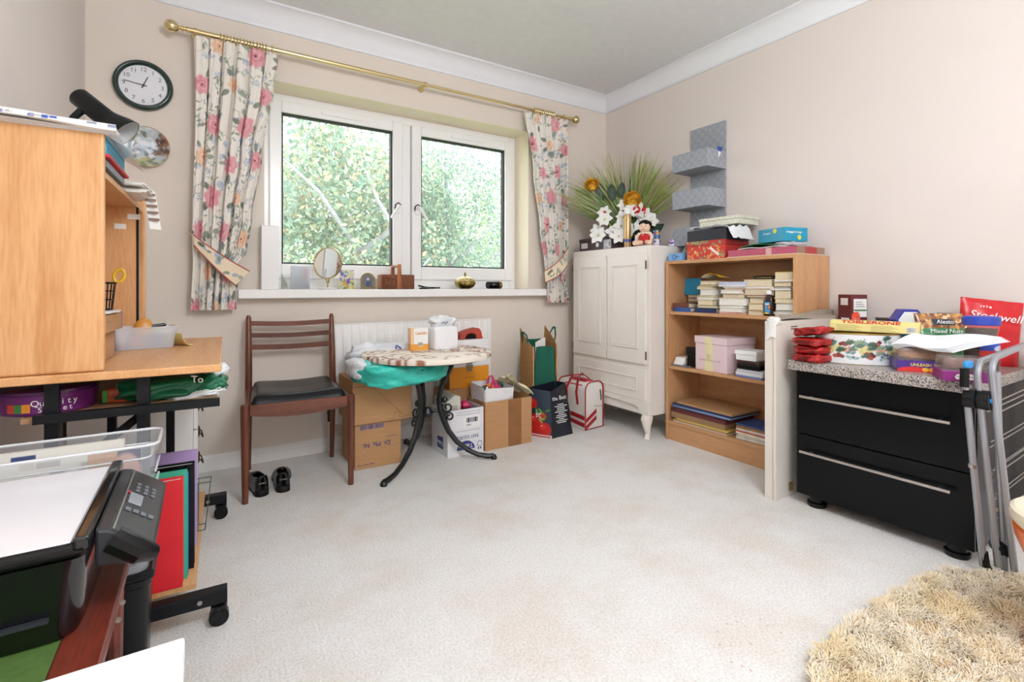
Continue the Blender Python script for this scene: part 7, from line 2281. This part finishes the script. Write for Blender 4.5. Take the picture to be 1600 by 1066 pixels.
# ================================================================ folding clothes airer
ar = thing('clothes_airer', 'folded grey metal clothes airer leaning beside the black drawers', 'airer', (0, 0, 0))
def ptube(name, pts, r, mat, par=ar, n=10):
    return G().tube(pts, r, n).obj(name, mat, par, smooth=True)
Yb = .545
def bend_frame(xb, xt, y, zt, xe, zr):
    pts = [(xb, y - .03, .045), (xb + (xt - xb) * .5, y - .015, zt * .5), (xt, y, zt - .05)]
    for k in range(1, 7):
        a = PI / 2 * k / 6
        pts.append((xt + .045 * (1 - math.cos(a)), y, zt - .05 + .05 * math.sin(a)))
    pts.append((xe, y + .004, zr))
    return pts
X_in = 2.12
f1 = ptube('frame_tube', bend_frame(2.118, 2.045, .532, .690, 2.62, .715), .0095, M_ALU)
f2 = ptube('frame_tube', bend_frame(2.130, 2.042, .498, .705, 2.62, .735), .0095, M_ALU)
ptube('frame_tube', [(2.098, .530, .03), (2.06, .545, .36), (2.022, .556, .66)], .0095, M_ALU)
ptube('frame_tube', [(2.145, .492, .02), (2.09, .492, .36), (2.048, .488, .665)], .0095, M_ALU)
ptube('inner_tube', [(2.125, .512, .10), (2.09, .52, .36), (2.055, .53, .60)], .0075, M_STEEL)
for (x, y, zc) in ((2.036, .545, .575), (2.050, .515, .573)):
    j = G().cyl((x, y - .014, zc), (x, y + .014, zc), .030, 20).obj('joint', M_BLKPL, ar, smooth=True)
    G().cyl((x - .003, y - .0165, zc), (x - .003, y - .014, zc), .008, 12).obj('blue_stud', C('cyan_plastic', '2f8fd0', .35), j)
G().tube([(2.024, .556, .668), (2.022, .557, .610)], .012, 10).obj('grip', M_BLKPL, ar, smooth=True)
blob(G(), (2.034, .550, .680), (.024, .010, .012), (.6, .6)).obj('blue_clip', MATS['cyan_plastic'], ar, smooth=True)
for (a, b) in (((2.096, .532, .085), (2.128, .515, .0)),):
    G().tube([a, (a[0] + .004, a[1] - .004, .04), b], [.013, .014, .016], 8).obj('foot_cap', M_BLKPL, ar, smooth=True)
G().tube([(2.118, .508, .115), (2.142, .494, .095), (2.160, .490, .10)], [.020, .024, .020], 10).obj('lower_joint', M_BLKPL, ar, smooth=True)
G().cyl((2.132, .478, .105), (2.132, .472, .105), .008, 12).obj('blue_stud', MATS['cyan_plastic'], ar)
for zc, y in ((.560, .505), (.535, .515), (.525, .503), (.44, .510), (.42, .515), (.36, .505), (.345, .512), (.335, .505), (.27, .508), (.25, .512), (.19, .508)):
    G().cyl((2.06 + .1 * (1 - zc / .6), y, zc), (2.64, y + .002, zc + .012), .0022, 6).obj('wire', M_STEEL, ar, smooth=True)
ptube('frame_tube', [(2.66, .50, .03), (2.64, .505, .36), (2.62, .502, .735)], .0085, M_ALU)
ptube('frame_tube', [(2.655, .535, .03), (2.635, .536, .36), (2.62, .536, .715)], .0085, M_ALU)
for x, y, zc in ((2.058, .546, .36), (2.088, .516, .34), (2.096, .490, .345), (2.107, .505, .23)):
    G().tube([(x - .002, y, zc - .006), (x - .003, y, zc + .006)], .0105, 10).obj('rivet_band', M_STEEL, ar, smooth=True)

# ================================================================ orange stool at the right edge
sl = thing('orange_stool', 'round orange plastic stool with cream seat at the right edge', 'stool', (1.772, .236, .0205))
sl.scale = (1, 1, .945)
G().lathe([(0, .378), (.150, .378), (.158, .372), (.160, .360), (.158, .345), (.150, .335), (0, .335)], 48).obj('seat', mt('cream_plastic', 'eadfc8', .4, var=.02), sl, smooth=True)
G().lathe([(.148, .3345), (.154, .328), (.150, .30), (.128, .24), (.118, .18), (.122, .08), (.136, .0), (.126, 0), (.112, .08), (.108, .18), (.118, .24), (.138, .30), (.142, .3345)], 48, caps=False).obj('body', mt('orange_plastic', 'e06a1e', .35, var=.03), sl, smooth=True)

# ================================================================ sheepskin rug
rug = thing('sheepskin_rug', 'shaggy cream sheepskin rug in the near right corner of the carpet', 'rug', (0, 0, 0))
RO = [(1.02, .10), (1.05, .36), (1.13, .56), (1.24, .630), (1.45, .640), (1.65, .635), (1.85, .622), (2.0, .596), (2.10, .50), (2.22, .38), (2.30, .12), (2.18, -.18), (1.75, -.32), (1.30, -.25), (1.08, -.10)]
def inside(P, poly):
    x, y = P[:, 0], P[:, 1]
    r = np.zeros(len(P), bool)
    n = len(poly)
    for i in range(n):
        x1, y1 = poly[i]
        x2, y2 = poly[(i + 1) % n]
        c = ((y1 > y) != (y2 > y)) & (x < (x2 - x1) * (y - y1) / (y2 - y1 + 1e-12) + x1)
        r ^= c
    return r
G().prism(RO, .0005, .020, 'z').obj('hide', C('cream_hide', 'cbb28c', .95), rug)
rg = np.random.default_rng(4)
P = rg.uniform((1.0, -.34), (2.32, .66), (130000, 2))
P = P[inside(P, RO)]
near = (P[:, 1] > -.02)
P = P[near][:60000]
N = len(P)
# wool locks: neighbours lean the same way
def lock(fx, fy, ph):
    return np.sin(P[:, 0] * fx + ph) * np.cos(P[:, 1] * fy + 1.7 * ph)
ang = 2.0 * lock(31, 27, .3) + 1.6 * lock(57, 63, 1.1) + rg.normal(0, .9, N)
L = .015 + .004 * lock(45, 41, 2.0) + rg.uniform(-.003, .005, N)
ld_ = np.stack([np.cos(ang), np.sin(ang)], 1)
wv = np.stack([-ld_[:, 1], ld_[:, 0]], 1) * .0014
B0 = np.column_stack([P, np.full(N, .018)])
V = []
for q, (k, h, w) in enumerate(((0, 0, 1), (.35, .55, .9), (1.0, .85, .6), (1.5, .78, .15))):
    c = B0.copy()
    c[:, :2] += ld_ * (L * k * .8)[:, None]
    c[:, 2] += L * h * 1.25
    a, b = c.copy(), c.copy()
    a[:, :2] -= wv * w
    b[:, :2] += wv * w
    V += [a, b]
V = np.stack(V, 1).reshape(-1, 3)
base = (np.arange(N) * 8)[:, None]
F = np.concatenate([base + np.array([0, 1, 3, 2]) + 2 * q for q in range(3)], 0)
me = bpy.data.meshes.new('wool_pile')
me.from_pydata(V.tolist(), [], F.tolist())
c0 = np.array([lin('ead4a8'), lin('efe0c2'), lin('f3e9d4'), lin('e2c69c')])
cc_ = c0[np.clip(((lock(13, 11, .5) + lock(23, 29, 2.2) + rg.normal(0, .5, N)) * 1.0 + 1.7).astype(int), 0, 3)]
c4 = np.ones((N * 8, 4), np.float32)
c4[:, :3] = np.repeat(cc_, 8, 0)
at = me.color_attributes.new('Col', 'FLOAT_COLOR', 'POINT')
at.data.foreach_set('color', c4.ravel())
o = link(me, 'wool_pile', printed('wool', .9), rug, smooth=True, ang=180)
o['kind'] = 'stuff'
